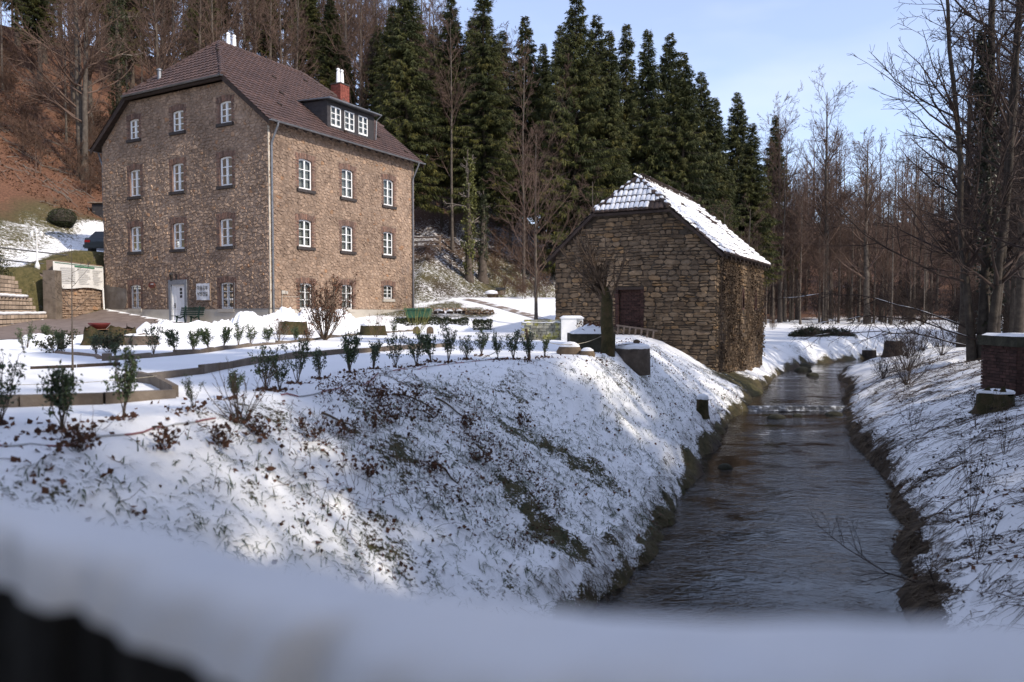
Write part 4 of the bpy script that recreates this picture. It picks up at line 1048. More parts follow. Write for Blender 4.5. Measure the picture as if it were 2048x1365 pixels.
def bare_tree(seed, H, r0, n1=34, n2=9, n3=7, first=.3, ang1=(35, 70), len1=.42, trop=.35, lean=(0, 0), stems=1, n4=0, rmin=.006, sides=9, wob=.02, fork=None):
    rg = np.random.default_rng(seed)
    TP = []; parts = []
    P, Rr = trunk_line(H, r0, 14, rg, lean, wob)
    Ps, Rs = [P], [Rr]
    for s in range(stems - 1):
        ln = rg.uniform(.03, .11); az = rg.uniform(0, 6.28); q, w = trunk_line(H * rg.uniform(.7, 1), r0 * rg.uniform(.5, .85), 14, rg, (ln * math.cos(az), ln * math.sin(az)), wob)
        q = q + np.array([.35 * math.cos(az), .35 * math.sin(az), 0]); Ps.append(q); Rs.append(w)
    P = np.concatenate(Ps); Rr = np.concatenate(Rs)
    tv, tf = tubes(P, Rr, sides)
    P1, R1 = children(P, Rr, n1, first, .98, len1, ang1, 7, rg, trop, .10, .42, .2)
    R1 = np.minimum(R1, r0 * .42)
    P2, R2 = children(P1, R1, n2, .15, 1, .48, (25, 60), 5, rg, .22, .12, .6, .3)
    P3, R3 = children(P2, R2, n3, .1, 1, .5, (20, 60), 4, rg, .15, .12, .7, .4)
    R2 = np.maximum(R2, rmin * 1.3); R3 = np.maximum(R3, rmin)
    parts = [(*tubes(P1, R1, 5), .5), (*tubes(P2, R2, 3), .4), (*tubes(P3, R3, 3), .3)]
    if n4:
        P4, R4 = children(P3, R3, n4, .1, 1, .6, (20, 60), 3, rg, .1, .12, .8, .5); parts.append((*tubes(P4, np.maximum(R4, rmin * .8), 3), .25))
    return (tv, tf, np.full(len(tv), rg.uniform(.3, .7))), merge(parts)

def spruce(seed, H, Rb, r0=.26, start=.12, droop=.35, dens=1.0):
    """trunk, and drooping boughs of many small needle sprays"""
    rg = np.random.default_rng(seed)
    P, Rr = trunk_line(H, r0, 12, rg, wob=.006, top=.012); tv, tf = tubes(P, Rr, 8)
    nb = int(36 * H * dens); hz = start + (1 - start) * np.sort(rg.random(nb)) ** .9
    az = rg.uniform(0, 2 * np.pi, nb); lob = 1 + .18 * np.sin(az * 3 + rg.uniform(0, 6)) + .12 * np.sin(hz * 31 + az)
    prof = np.clip((1 - hz) / .66, 0, 1) ** .92 * (1 - .35 * np.clip((start + .22 - hz) / .22, 0, 1))
    L = (Rb * prof * lob + .22) * rg.uniform(.66, 1.08, nb)
    m = 7; u = np.linspace(0, 1, m)
    rise = rg.normal(.12, .12, nb)[:, None] * L[:, None] * u - droop * (L[:, None] ** 1.05) * u ** 1.3 + .20 * L[:, None] * u ** 3 + (.5 * np.clip((hz - .75) / .25, 0, 1) * L)[:, None] * u
    rad = L[:, None] * u
    BP = np.stack([rad * np.cos(az)[:, None], rad * np.sin(az)[:, None], hz[:, None] * H + rise], -1)
    BRad = np.linspace(.035, .006, m)[None] * (.5 + L[:, None] / Rb)
    bv, bf = tubes(BP[:, ::2], BRad[:, ::2], 3)
    ns = np.maximum(8, (L * 34 * dens)).astype(int); b = np.repeat(np.arange(nb), ns); N = len(b)
    t = .12 + .88 * rg.random(N) ** .8; x = t * (m - 1); i = np.minimum(x.astype(int), m - 2); f = (x - i)[:, None]
    pos = BP[b, i] * (1 - f) + BP[b, i + 1] * f
    tan = BP[b, i + 1] - BP[b, i]; tan /= np.linalg.norm(tan, axis=1, keepdims=True) + 1e-9
    side = np.stack([-np.sin(az[b]), np.cos(az[b]), np.zeros(N)], 1) * np.sign(rg.normal(size=N))[:, None]
    sl = (.34 + .42 * rg.random(N)) * (.55 + .45 * np.clip(L[b] / 1.5, 0, 1)) * (1.1 - .45 * t)
    d = tan * rg.uniform(.2, .8, N)[:, None] + side * rg.uniform(.05, .7, N)[:, None] + np.array([0, 0, -1.]) * rg.uniform(.25, 1.25, N)[:, None] * (.4 + .6 * np.clip(L[b] / 2, 0, 1))[:, None] + rg.normal(0, .15, (N, 3))
    d /= np.linalg.norm(d, axis=1, keepdims=True)
    wv = np.cross(d, rg.normal(size=(N, 3))); wv /= np.linalg.norm(wv, axis=1, keepdims=True) + 1e-9
    hw = (.018 + .024 * rg.random(N))[:, None]
    tip = pos + d * sl[:, None]; mid = pos + d * (sl * .42)[:, None]
    V = np.stack([pos, mid + wv * hw, tip, mid - wv * hw], 1).reshape(-1, 3); F = np.arange(4 * N).reshape(N, 4)
    clump = .5 + .5 * np.sin(az[b] * 5 + hz[b] * 60)
    tn = np.clip(.45 * rg.random(N) + .25 * clump + .35 * t * (1 - hz[b]) + .0, 0, 1)  # tips lighter, lower ones most: sunlit tips and dark interior put into tone
    return (tv, tf, np.full(len(tv), .4)), (bv, bf, np.full(len(bv), .3)), (V, F, np.repeat(tn, 4))

M['barkG'] = mat('grey_bark', [(.3, (.062, .049, .039)), (.55, (.110, .090, .072)), (.8, (.175, .15, .122))], 4, .95, 5, .6, 16, tone_stops=[(0, g(.7)), (1, g(1.25))])
M['twig'] = mat('twigs', [(.3, (.075, .050, .038)), (.7, (.15, .105, .082))], .7, .95, 3, tone_stops=[(0, (.8, .72, .68)), (1, g(1.25))])
M['twigP'] = mat('pale_twigs', [(.3, (.15, .125, .10)), (.7, (.25, .215, .18))], .7, .95, 3, tone_stops=[(0, g(.85)), (1, g(1.2))])
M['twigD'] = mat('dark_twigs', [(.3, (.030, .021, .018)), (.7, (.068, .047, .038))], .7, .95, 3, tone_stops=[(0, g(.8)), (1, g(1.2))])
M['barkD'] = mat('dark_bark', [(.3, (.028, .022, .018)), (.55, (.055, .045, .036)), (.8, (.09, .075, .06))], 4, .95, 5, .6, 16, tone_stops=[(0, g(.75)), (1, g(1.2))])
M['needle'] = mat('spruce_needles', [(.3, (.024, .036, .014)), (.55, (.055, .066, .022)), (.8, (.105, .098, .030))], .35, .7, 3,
                  tone_stops=[(0, (.6, .58, .55)), (.45, (1.0, .93, .85)), (.8, (1.75, 1.35, .8)), (1, (2.4, 1.65, .75))], spec=.25, vec='Object')  # bright warm end of the tone ramp stands for sunlit needles
M['ivy'] = mat('ivy_leaf', [(.3, (.05, .06, .018)), (.7, (.12, .125, .035))], 3, .5, tone_stops=[(0, g(.55)), (1, (1.5, 1.4, 1.0))], spec=.4)
M['ivyD'] = mat('dark_ivy', [(.3, (.012, .018, .008)), (.7, (.03, .038, .015))], 3, .5, tone_stops=[(0, g(.6)), (1, g(1.3))], spec=.4)

PROTO = {}
def proto_mesh(name, data, m):
    V, F, t = data; me = bpy.data.meshes.new(name)
    nv, nf, k = len(V), len(F), F.shape[1]
    me.vertices.add(nv); me.vertices.foreach_set('co', V.astype(np.float32).ravel()); me.loops.add(nf * k); me.loops.foreach_set('vertex_index', F.astype(np.int32).ravel())
    me.polygons.add(nf); me.polygons.foreach_set('loop_start', np.arange(0, nf * k, k, dtype=np.int32)); me.update(calc_edges=True)
    a = me.attributes.new('tone', 'FLOAT', 'POINT'); a.data.foreach_set('value', t.astype(np.float32))
    me.polygons.foreach_set('use_smooth', np.full(nf, name in ('trunk', 'branches'), bool)); me.materials.append(m); return me
def place(name, label, cat, group, meshes, x, y, rz=None, s=1.0, sz=None, z=None, sink=.1):
    """a thing with its parts: meshes = [(part name, mesh)]"""
    r = bpy.data.objects.new(name, None); COL.objects.link(r)
    zz = float(height(np.array(x), np.array(y))) - sink if z is None else z
    r.location = (x, y, zz); r.rotation_euler = (0, 0, random.uniform(0, 6.28) if rz is None else rz); r.scale = (s, s, sz or s)
    tag(r, label, cat, group)
    for pn, me, *mm in meshes:
        o = bpy.data.objects.new(pn, me); COL.objects.link(o); o.parent = r
        if mm: o.material_slots[0].link = 'OBJECT'; o.material_slots[0].material = mm[0]
    return r

SPR = []
for i, (H, Rb, start, dr_) in enumerate(((24, 4.2, .11, .41), (24, 3.4, .17, .52), (24, 2.9, .22, .47))):
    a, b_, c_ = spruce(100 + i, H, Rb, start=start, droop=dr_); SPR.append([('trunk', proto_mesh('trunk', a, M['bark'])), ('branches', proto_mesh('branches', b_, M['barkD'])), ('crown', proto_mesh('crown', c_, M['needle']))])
def proto_bare(mt, mc, **k):
    a, b_ = bare_tree(**k); return [('trunk', proto_mesh('trunk', a, mt)), ('crown', proto_mesh('branches', b_, mc))]
FOR = [proto_bare(M['barkG'], M['twig'], seed=200 + i, H=20, r0=.19 + .02 * i, n1=40, n2=9, n3=7, first=.24 + .05 * (i % 3), len1=.30, ang1=(28, 62), trop=.5, lean=(random.uniform(-.03, .03), random.uniform(-.03, .03)), rmin=.009) for i in range(4)]
FORD = [[('trunk', a[0][1], M['barkD']), ('crown', a[1][1], M['twigD'])] for a in FOR]          # same meshes, the shade of their wood put into darker bark colour
THIN = [proto_bare(M['barkG'], M['twig'], seed=230 + i, H=15, r0=.10, n1=26, n2=8, n3=7, first=.3, len1=.26, ang1=(25, 60), trop=.5, rmin=.008) for i in range(2)]

def at_px(px, Y, f=1498.6): return (px - 1024) / f * (Y * math.cos(.0401)) , Y
# dark spruces behind the barn and the house (x from the line of sight of each top, own distance and height)
SPL = [(690, 92, 72, 3), (760, 60, 78, 1), (815, -45, 60, 1), (790, 20, 70, 3), (870, 60, 74, 3), (905, -2, 63, 3), (968, -18, 62, 1), (1005, 70, 74, 0), (1050, 42, 66, 1), (1085, 95, 76, 3), (1150, -8, 63, 0), (1190, 40, 70, 2), (1215, 70, 64, 3),
       (1250, 58, 72, 1), (1292, 68, 66, 3), (1335, 74, 72, 2), (1362, 110, 66, 0), (1398, 150, 74, 2), (1425, 200, 68, 3), (1470, 190, 80, 2), (1500, 250, 74, 3), (1545, 235, 95, 3), (1120, 60, 80, 2), (945, 50, 80, 2), (840, 40, 84, 2)]
for px, ty, Y, k in SPL:
    k = (0, 1, 0, 2)[k]
    x, y = at_px(px, Y); gz = float(height(np.array(x), np.array(y))); top = 4 + (622.4 - ty) / 1498.6 * Y
    H = max(10, top - gz); s = H / 24
    w_ = min(1.15, max(.8, s ** .6))
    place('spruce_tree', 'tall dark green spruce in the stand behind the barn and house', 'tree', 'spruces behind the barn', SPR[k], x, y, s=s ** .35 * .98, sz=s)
# shaded spruces up the hillside left of the house
for x, y, h_ in ((-56, 88, 22), (-44, 96, 22), (-66, 96, 22), (-38, 98, 20), (-28, 100, 20), (-52, 102, 22), (-46, 74, 17), (-52, 80, 19), (-41, 82, 20), (-36, 88, 19), (-58, 74, 16), (-30, 92, 18), (-24, 90, 17), (-49, 90, 21), (-33, 80, 15), (-20, 84, 15), (-62, 84, 19)):
    place('spruce_tree', 'shaded spruce among bare trees high on the brown hillside', 'tree', 'spruces on the hillside', SPR[random.choice([1, 2])], x, y, s=.8, sz=h_ / 24)

# bare wood on the brown hillside
rg = np.random.default_rng(5); pts = []
def scatter(n, fx, fy, ok, dmin):
    out = []; tries = 0
    while len(out) < n and tries < n * 60:
        tries += 1; x, y = fx(), fy()
        if ok(x, y) and all((x - a) ** 2 + (y - b) ** 2 > dmin * dmin for a, b in out): out.append((x, y))
    return out
def behind(x, y):
    d, s = pdist(np.array(x), np.array(y), FOOT); return s > 0 and d > 11
hillpts = scatter(100, lambda: rg.uniform(-75, 8), lambda: rg.uniform(57, 112), lambda x, y: behind(x, y) and abs(x / y) < .8 and not (-22 < x < -2 and y < 66), 3.6)
for i, (x, y) in enumerate(hillpts):
    p = random.choice(FOR + THIN) if x < -12 else random.choice(FOR)
    place('bare_tree', 'bare winter tree on the leaf covered hillside behind the house', 'tree', 'bare trees on the hillside', p, x, y, s=random.uniform(.75, 1.0), sz=random.uniform(.75, 1.05))
# thin crest of trees that shows against the sky left of the spruces
for px in range(470, 800, 17):
    Y = random.uniform(96, 118); x, y = at_px(px + random.uniform(-8, 8), Y)
    place('bare_tree', 'bare winter tree on the leaf covered hillside behind the house', 'tree', 'bare trees on the hillside', random.choice(FOR), x, y, s=random.uniform(.9, 1.1), sz=random.uniform(.85, 1.1))
x, y = -32.7, 57.5
big = proto_bare(M['barkG'], M['twig'], seed=301, H=20, r0=.26, n1=26, n2=9, n3=7, first=.22, len1=.30, ang1=(40, 75), trop=.35, rmin=.008, n4=0, stems=2)
place('bare_tree', 'big grey barked bare tree with low spreading boughs on the slope beside the house', 'tree', None, big, x, y, rz=1.0)
# the wood across the meadow
wood = scatter(88, lambda: rg.uniform(18, 115), lambda: rg.uniform(82, 135), lambda x, y: .28 < x / y < .78 and not (x < 24 and y < 92), 3.2)
for i, (x, y) in enumerate(wood):
    s = random.uniform(.78, 1.0)
    place('bare_tree', 'slender bare tree of the brown wood beyond the snowy meadow', 'tree', 'bare wood beyond the meadow', random.choice(FOR + THIN[:1]), x, y, s=s, sz=s * random.uniform(.85, 1.1))
edge = scatter(30, lambda: rg.uniform(22, 62), lambda: rg.uniform(76, 88), lambda x, y: .32 < x / y < .75, 1.6)
for x, y in edge:
    place('bare_tree', 'thin young tree along the edge of the wood by the meadow', 'tree', 'young trees along the meadow edge', random.choice(THIN), x, y, s=random.uniform(.6, .95))
for px, ty, Y in ((1650, 185, 84), (1560, 215, 88), (1735, 275, 80)):
    x, y = at_px(px, Y); H = 4 + (622 - ty) / 1498.6 * Y - 3
    place('bare_tree', 'tall bare tree standing out above the edge of the wood', 'tree', 'tall trees at the edge of the wood', FOR[px % 4], x, y, s=1.15, sz=H / 20)
# darker wood on the right beyond the stream
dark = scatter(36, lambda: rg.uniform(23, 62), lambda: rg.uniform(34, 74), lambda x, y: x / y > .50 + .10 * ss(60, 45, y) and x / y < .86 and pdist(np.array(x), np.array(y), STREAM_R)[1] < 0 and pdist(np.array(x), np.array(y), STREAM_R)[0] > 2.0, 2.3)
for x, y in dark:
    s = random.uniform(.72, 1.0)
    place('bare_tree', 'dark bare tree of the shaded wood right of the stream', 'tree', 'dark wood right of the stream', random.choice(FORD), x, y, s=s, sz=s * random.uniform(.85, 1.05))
# undergrowth: twiggy bushes below the trees
BUSH = [proto_bare(M['barkD'], M['twigD'], seed=330 + i, H=3.0, r0=.03, n1=9, n2=7, n3=5, first=.08, len1=.6, ang1=(20, 60), trop=.3, rmin=.006, stems=6, sides=4) for i in range(2)]
M['twigB'] = mat('brown_brush', [(.3, (.085, .050, .034)), (.7, (.17, .105, .072))], .7, .95, 3, tone_stops=[(0, g(.8)), (1, g(1.2))])
BUSHB = [[('trunk', a[0][1], M['twig']), ('crown', a[1][1], M['twigB'])] for a in BUSH]
for x, y in scatter(34, lambda: rg.uniform(24, 66), lambda: rg.uniform(44, 92), lambda x, y: x / y > (.40 if y > 76 else .58) and x / y < .8 and pdist(np.array(x), np.array(y), STREAM_R)[0] > 2.5, 1.8):
    place('bare_bush', 'dark twiggy bush under the trees of the shaded wood', 'bush', 'undergrowth of the wood', random.choice(BUSH), x, y, s=random.uniform(.8, 1.6))
for x, y in scatter(46, lambda: rg.uniform(-52, -22), lambda: rg.uniform(53, 76), lambda x, y: behind(x, y) and x / y > -.78, 1.6):
    place('bare_bush', 'brown twiggy bush among fallen leaves on the hillside', 'bush', 'brush on the hillside', random.choice(BUSHB), x, y, s=random.uniform(.6, 1.3))
for px, Y, s in ((1030, 52, .55), (1050, 51, .5), (1068, 52.5, .5), (1010, 56, .6), (985, 58, .6), (1085, 55, .7), (1000, 62, .9), (1040, 60, .9), (1070, 62, 1.0), (960, 60, .6), (860, 56, .5), (1545, 66, .4)):
    x, y = at_px(px, Y)
    place('bare_bush', 'rusty brown twiggy bush beside the track behind the barn', 'bush', 'brown bushes by the track', random.choice(BUSHB), x, y, s=s)
# shrubby trees right behind the barn roof and pale tree beside it
x, y = at_px(1072, 40.5)
pale = proto_bare(M['barkG'], M['twig'], seed=351, H=10.4, r0=.085, n1=30, n2=9, n3=7, first=.16, len1=.40, ang1=(32, 58), trop=.5, rmin=.005)
place('bare_tree', 'pale twigged young tree with fan shaped crown beside the barn', 'tree', None, pale, x, y, rz=.4)
for px, Y, h_ in ((1450, 46, 7.5), (1410, 45, 6.5), (1490, 50, 8), (1390, 52, 8.5), (1190, 50, 8)):
    x, y = at_px(px, Y)
    place('bare_tree', 'small brown twigged tree rising behind the barn roof', 'tree', 'small trees behind the barn', random.choice([FOR[1], FOR[2]]), x, y, s=h_ / 20 * 1.25, sz=h_ / 20 * 1.1)
# dead and ivy-clad trunks in front of the spruces
def leafy_column(seed, pts, spread, n, size):
    rg_ = np.random.default_rng(seed); pts = np.array(pts, float); L = len(pts); t = rg_.random(n) * (L - 1); i = np.minimum(t.astype(int), L - 2); f = (t - i)[:, None]
    c = pts[i] * (1 - f) + pts[i + 1] * f; az = rg_.uniform(0, 6.28, n); rr = np.interp(t, np.arange(L), spread) * np.sqrt(rg_.uniform(.25, 1.1, n)) * (1 + .35 * np.sin(c[:, 2] * 4 + az))
    c = c + np.stack([rr * np.cos(az), rr * np.sin(az), rg_.normal(0, .1, n)], 1)
    return leaf_cloud(c, size, rg_)
def leaf_cloud(c, size, rg_, aspect=.75):
    n = len(c); d = rg_.normal(size=(n, 3)); d[:, 2] -= .3; d /= np.linalg.norm(d, axis=1, keepdims=True); w = np.cross(d, rg_.normal(size=(n, 3))); w /= np.linalg.norm(w, axis=1, keepdims=True) + 1e-9
    s_ = size * rg_.uniform(.6, 1.25, n)[:, None]; nn_ = np.cross(d, w) * s_ * .12
    V = np.stack([c, c + d * s_ * .45 + w * s_ * aspect * .5 + nn_, c + d * s_, c + d * s_ * .45 - w * s_ * aspect * .5 + nn_], 1).reshape(-1, 3)
    return V, np.arange(4 * n).reshape(n, 4), np.repeat(rg_.random(n), 4)
def ivy_tree(px, by, ty, Y, label, m, r=.2, spread=.5, n=2600):
    x, y = at_px(px, Y); gz = float(height(np.array(x), np.array(y))); H = 4 + (622 - ty) / 1498.6 * Y - gz
    a, b_ = bare_tree(int(px), H, r, n1=10, n2=5, n3=4, first=.35, len1=.22, ang1=(40, 80), rmin=.01)
    iv = leafy_column(int(px), [(0, 0, .6), (0, 0, H * .35), (.1, 0, H * .7), (.1, 0, H * .95)], [spread * .5, spread, spread * .9, spread * .3], n, .16)
    return place('ivy_clad_tree', label, 'tree', None, [('trunk', proto_mesh('trunk', a, M['bark'])), ('branches', proto_mesh('branches', b_, M['twigP'])), ('ivy', proto_mesh('ivy', iv, m))], x, y, rz=0)
ivy_tree(938, 500, 300, 56, 'dead trunk wrapped in sunlit yellow green ivy before the spruces', M['ivy'], .26, .5)
ivy_tree(965, 510, 380, 57, 'stout trunk with patchy dull ivy beside the ivy wrapped dead trunk', M['hedge'], .34, .42, 1600)
ivy_tree(245, 300, -60, 68, 'tall trunk thickly wrapped in ivy rising behind the house roof', M['hedge'], .3, .8, 5200)
for px, Y in ((905, 60), (885, 64), (1048, 58), (1128, 62), (1020, 66), (870, 68)):
    x, y = at_px(px, Y); place('bare_tree', 'straight dark trunk standing at the foot of the spruces', 'tree', 'trunks at the foot of the spruces', THIN[px % 2], x, y, s=1.1, sz=1.2)
# the tall tree group on the right bank: several stems, one wrapped in dark ivy
x, y = 15.9, 25.2
a, b_ = bare_tree(411, 21, .15, n1=26, n2=8, n3=6, first=.12, len1=.30, ang1=(35, 72), trop=.35, rmin=.006, stems=4, n4=0, wob=.03)
iv = leafy_column(9, [(.3, 0, .3), (.1, .1, 5), (-.1, .1, 9), (-.2, .2, 11)], [.28, .34, .28, .12], 2600, .13)
place('bare_tree', 'tall dark many stemmed bare tree with an ivy wrapped stem on the right bank', 'tree', None, [('trunk', proto_mesh('trunk', a, M['barkD'])), ('crown', proto_mesh('branches', b_, M['twigD'])), ('ivy', proto_mesh('ivy', iv, M['ivyD']))], x, y, rz=.3)
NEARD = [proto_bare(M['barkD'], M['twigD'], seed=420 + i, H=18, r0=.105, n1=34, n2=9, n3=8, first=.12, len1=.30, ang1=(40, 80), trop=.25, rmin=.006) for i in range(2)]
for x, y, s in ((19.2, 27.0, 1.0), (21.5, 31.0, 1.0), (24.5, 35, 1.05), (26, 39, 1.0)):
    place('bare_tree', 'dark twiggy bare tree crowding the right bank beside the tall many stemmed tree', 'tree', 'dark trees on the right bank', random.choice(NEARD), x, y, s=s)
# mostly unseen trees beside and behind the bridge, added to shade garden and rail
for x, y, k, s in ((15.2, 18.6, 'b', .95), (17.6, 19.6, 'b', 1.0), (15.8, 15.2, 'b', 1.0), (16.5, 11.5, 's', .86), (13.0, 8.8, 'b', .80), (9.6, 4.2, 's', .84), (14.6, 4.6, 'b', 1.0), (12.8, .6, 's', .9), (17.5, 1.5, 's', .95), (13.8, -8.0, 's', .9), (9.6, -1.2, 'b', .9), (12.2, -3.6, 'b', .95), (-4.5, -6.5, 's', .8), (1.5, -7.5, 's', .85), (-9.5, -4.5, 's', .85), (6.0, -9.0, 's', .8), (20, 7, 's', .95), (8.5, -7.5, 'b', 1.0), (22.5, 13, 'b', 1.0)):
    if k == 'b': place('bare_tree', 'dense bare tree beside or behind the bridge placed for its shade', 'tree', 'trees behind the bridge', random.choice(NEARD), x, y, s=s * 1.05)
    else: place('spruce_tree', 'unseen spruce beside or behind the bridge placed for its shade', 'tree', 'spruces behind the bridge', SPR[0], x, y, s=.92, sz=s)
# far woods on the rising ground: one mass
rg = np.random.default_rng(91); pr_ = []
for i in range(3):
    P, Rr = trunk_line(17, .16, 6, rg, wob=.03); P1, R1 = children(P, Rr, 22, .2, .98, .32, (28, 62), 3, rg, .5, .1, .4, .25); P2, R2 = children(P1, R1, 5, .1, 1, .5, (25, 60), 3, rg, .2, .1, .7, .5)
    pr_.append(merge([(*tubes(P, Rr, 4), .5), (*tubes(P1, np.maximum(R1, .022), 3), .4), (*tubes(P2, np.maximum(R2, .018), 3), .3)]))
def wood_mass(name, label, pts):
    parts = []
    for x, y in pts:
        v, f, t = pr_[rg.integers(3)]; a = rg.uniform(0, 6.28); c_, s_ = math.cos(a), math.sin(a); k = rg.uniform(.9, 1.3)
        v = np.stack([v[:, 0] * c_ - v[:, 1] * s_, v[:, 0] * s_ + v[:, 1] * c_, v[:, 2]], 1) * k + np.array([x, y, Hz0(x, y) - .2]); parts.append((v, f, t))
    v, f, t = merge(parts); o = mesh_obj(name, v, f, M['twig'], tone=t, kind='stuff'); tag(o, label, 'wood')
Hz0 = lambda x, y: float(height(np.array(x), np.array(y)))
wood_mass('distant_wood', 'far brown bare wood rising beyond the meadow', scatter(125, lambda: rg.uniform(28, 150), lambda: rg.uniform(108, 190), lambda x, y: .25 < x / y < .82, 2.2))
br_ = []
for i in range(3):
    P, Rr = trunk_line(4, .04, 5, rg, wob=.1); P1, R1 = children(P, Rr, 14, .05, .98, .6, (20, 60), 3, rg, .4, .12, .5, .3); P2, R2 = children(P1, R1, 5, .1, 1, .5, (25, 60), 3, rg, .2, .1, .7, .5); br_.append(merge([(*tubes(P1, np.maximum(R1, .018), 3), .4), (*tubes(P2, np.maximum(R2, .016), 3), .2)]))
keep_ = pr_; pr_ = br_; tm_ = M['twig']; M['twig'] = M['twigD']
wood_mass('wood_undergrowth', 'dark leafless undergrowth filling the floor of the wood beyond the meadow', scatter(150, lambda: rg.uniform(26, 110), lambda: rg.uniform(88, 132), lambda x, y: .27 < x / y < .80, 1.3)); pr_ = keep_; M['twig'] = tm_
wood_mass('hilltop_wood', 'bare wood along the crest of the hill behind the house', scatter(58, lambda: rg.uniform(-105, -8), lambda: rg.uniform(108, 150), lambda x, y: -.75 < x / y < -.10, 2.5))
# ---------------------------------------------------------------- garden and yard
def Hz(x, y, fine=True): return float(height(np.array(float(x)), np.array(float(y)), fine))

# driveway in front of the house: a paved sheet laid over the ground
M['paving'] = mat('driveway_paving', [(.3, (.14, .108, .095)), (.55, (.20, .158, .14)), (.8, (.27, .22, .20))], 2.0, .9, 6, .25, 40)
dv = [(-30, 12), (-19.5, 22.3), (-17.0, 25.6), (-15.6, 28.8), (-13.6, 30.2), (-11.6, 31.6), (-10.4, 34.0), (-11.9, 36.66), (-23.3, 43.0), (-23.9, 40.5), (-24.4, 38), (-20.6, 25.5), (-29, 9)]
V = []; Fq = []; gx_ = np.arange(-30, -9, .42); gy_ = np.arange(9, 44, .42); ok = {}
for i, x in enumerate(gx_):
    for j, y in enumerate(gy_):
        if in_poly(x, y, dv): ok[(i, j)] = len(V); V.append((x, y, 0))
V = np.array(V); V[:, 2] = height(V[:, 0], V[:, 1]) + .022
for (i, j), k in ok.items():
    q = [(i, j), (i + 1, j), (i + 1, j + 1), (i, j + 1)]
    if all(p in ok for p in q): Fq.append(tuple(ok[p] for p in q))
mesh_obj('driveway', V, Fq, M['paving'], smooth=True, kind='structure')
# farm track behind the garden
M['track'] = mat('track_gravel', [(.3, (.16, .12, .10)), (.5, (.25, .20, .17)), (.62, (.75, .77, .8))], 1.6, .95, 6, .3, 30)
tr = np.array([(-3.2, 50.6), (-2.4, 49.8), (-1.4, 48.2), (-.4, 46.6), (.6, 44.8), (1.7, 42.8), (3.6, 40.0)]); V = []; Fq = []
for i in range(40):
    t = i / 39 * (len(tr) - 1); k = min(int(t), len(tr) - 2); p = tr[k] * (1 - (t - k)) + tr[k + 1] * (t - k); d = tr[k + 1] - tr[k]; nn_ = np.array([-d[1], d[0]]) / np.linalg.norm(d)
    for w in (-.32, -.1, .1, .32): q = p + nn_ * w; V.append((q[0], q[1], Hz(*q) + .03))
Fq = [(i * 4 + j, i * 4 + j + 1, (i + 1) * 4 + j + 1, (i + 1) * 4 + j) for i in range(39) for j in range(3)]
mesh_obj('track', V, Fq, M['track'], smooth=True, kind='structure')

# kerbs: each a run of separate edging stones
def edging(label, pts, hgt, thick, step, m, group=None, top=.0, rag=.01):
    pts = np.array(pts, float); root = thing('garden_edging', label, 'edging', (pts[0][0], pts[0][1], Hz(*pts[0]) - .1), group)
    for (a, b) in zip(pts[:-1], pts[1:]):
        L = np.linalg.norm(b - a); n = max(1, round(L / step)); d = (b - a) / n; dn = np.r_[nrm(d), 0]; sd_ = np.array([-dn[1], dn[0], 0])
        for i in range(n):
            c = a + d * (i + .5); z0 = Hz(*c, False); j = random.uniform(-rag, rag)
            q = MB(); hx = np.linalg.norm(d) / 2 - .006
            q.obox(np.r_[c, z0 + hgt / 2 - .08 + top + j], dn * hx + UP * random.uniform(-rag, rag), sd_ * thick / 2, UP * (hgt / 2 + .08))
            q.build('edging_stone', m, root)
    return root
edging('thick concrete kerb with a broken corner at the lower end of the snowy garden path', [(-6.4, 7.55), (-5.14, 7.80), (-4.44, 8.12), (-3.89, 8.62)], .11, .10, .95, M['concrete'])
edging('short concrete kerb closing the corner of the lower garden path', [(-3.93, 8.72), (-4.9, 10.2), (-5.3, 10.6)], .13, .07, .9, M['concrete'])
edging('long brown concrete kerb between the snowy path and the row of evergreen shrubs', [(-5.34, 10.75), (-4.97, 11.95), (-4.87, 14.2), (-4.55, 16.2), (-3.9, 17.5), (-2.89, 19.3), (-1.76, 21.2)], .11, .10, 1.0, M['concrete'], rag=.018)
edging('low ragged stone edging along the upper shrub bed', [(-8.13, 15.04), (-7.74, 16.0), (-7.45, 17.7), (-7.32, 20.9), (-6.89, 24.3), (-6.44, 29.7), (-5.37, 35.5), (-4.4, 37.6)], .09, .10, .8, M['concrete'], rag=.025)
edging('dark timber edge half buried in snow beside the young tree', [(-8.35, 12.95), (-7.2, 13.75)], .05, .06, .7, M['dark'])
edging('short brown timber edge lying in the snow near the mossy stump', [(-10.9, 17.9), (-9.12, 16.4), (-8.6, 15.6)], .05, .08, 1.1, M['wood'])
q = MB(); q.obox((-8.15, 15.05, 3.06), nrm([1, .3, 0]) * .08, nrm([-.3, 1, 0]) * .06, UP * .09, .4); tag(q.build('corner_stone', M['concrete'], base=(-8.15, 15.05, 2.95)), 'square concrete corner stone ending the low ragged stone edging', 'stone')

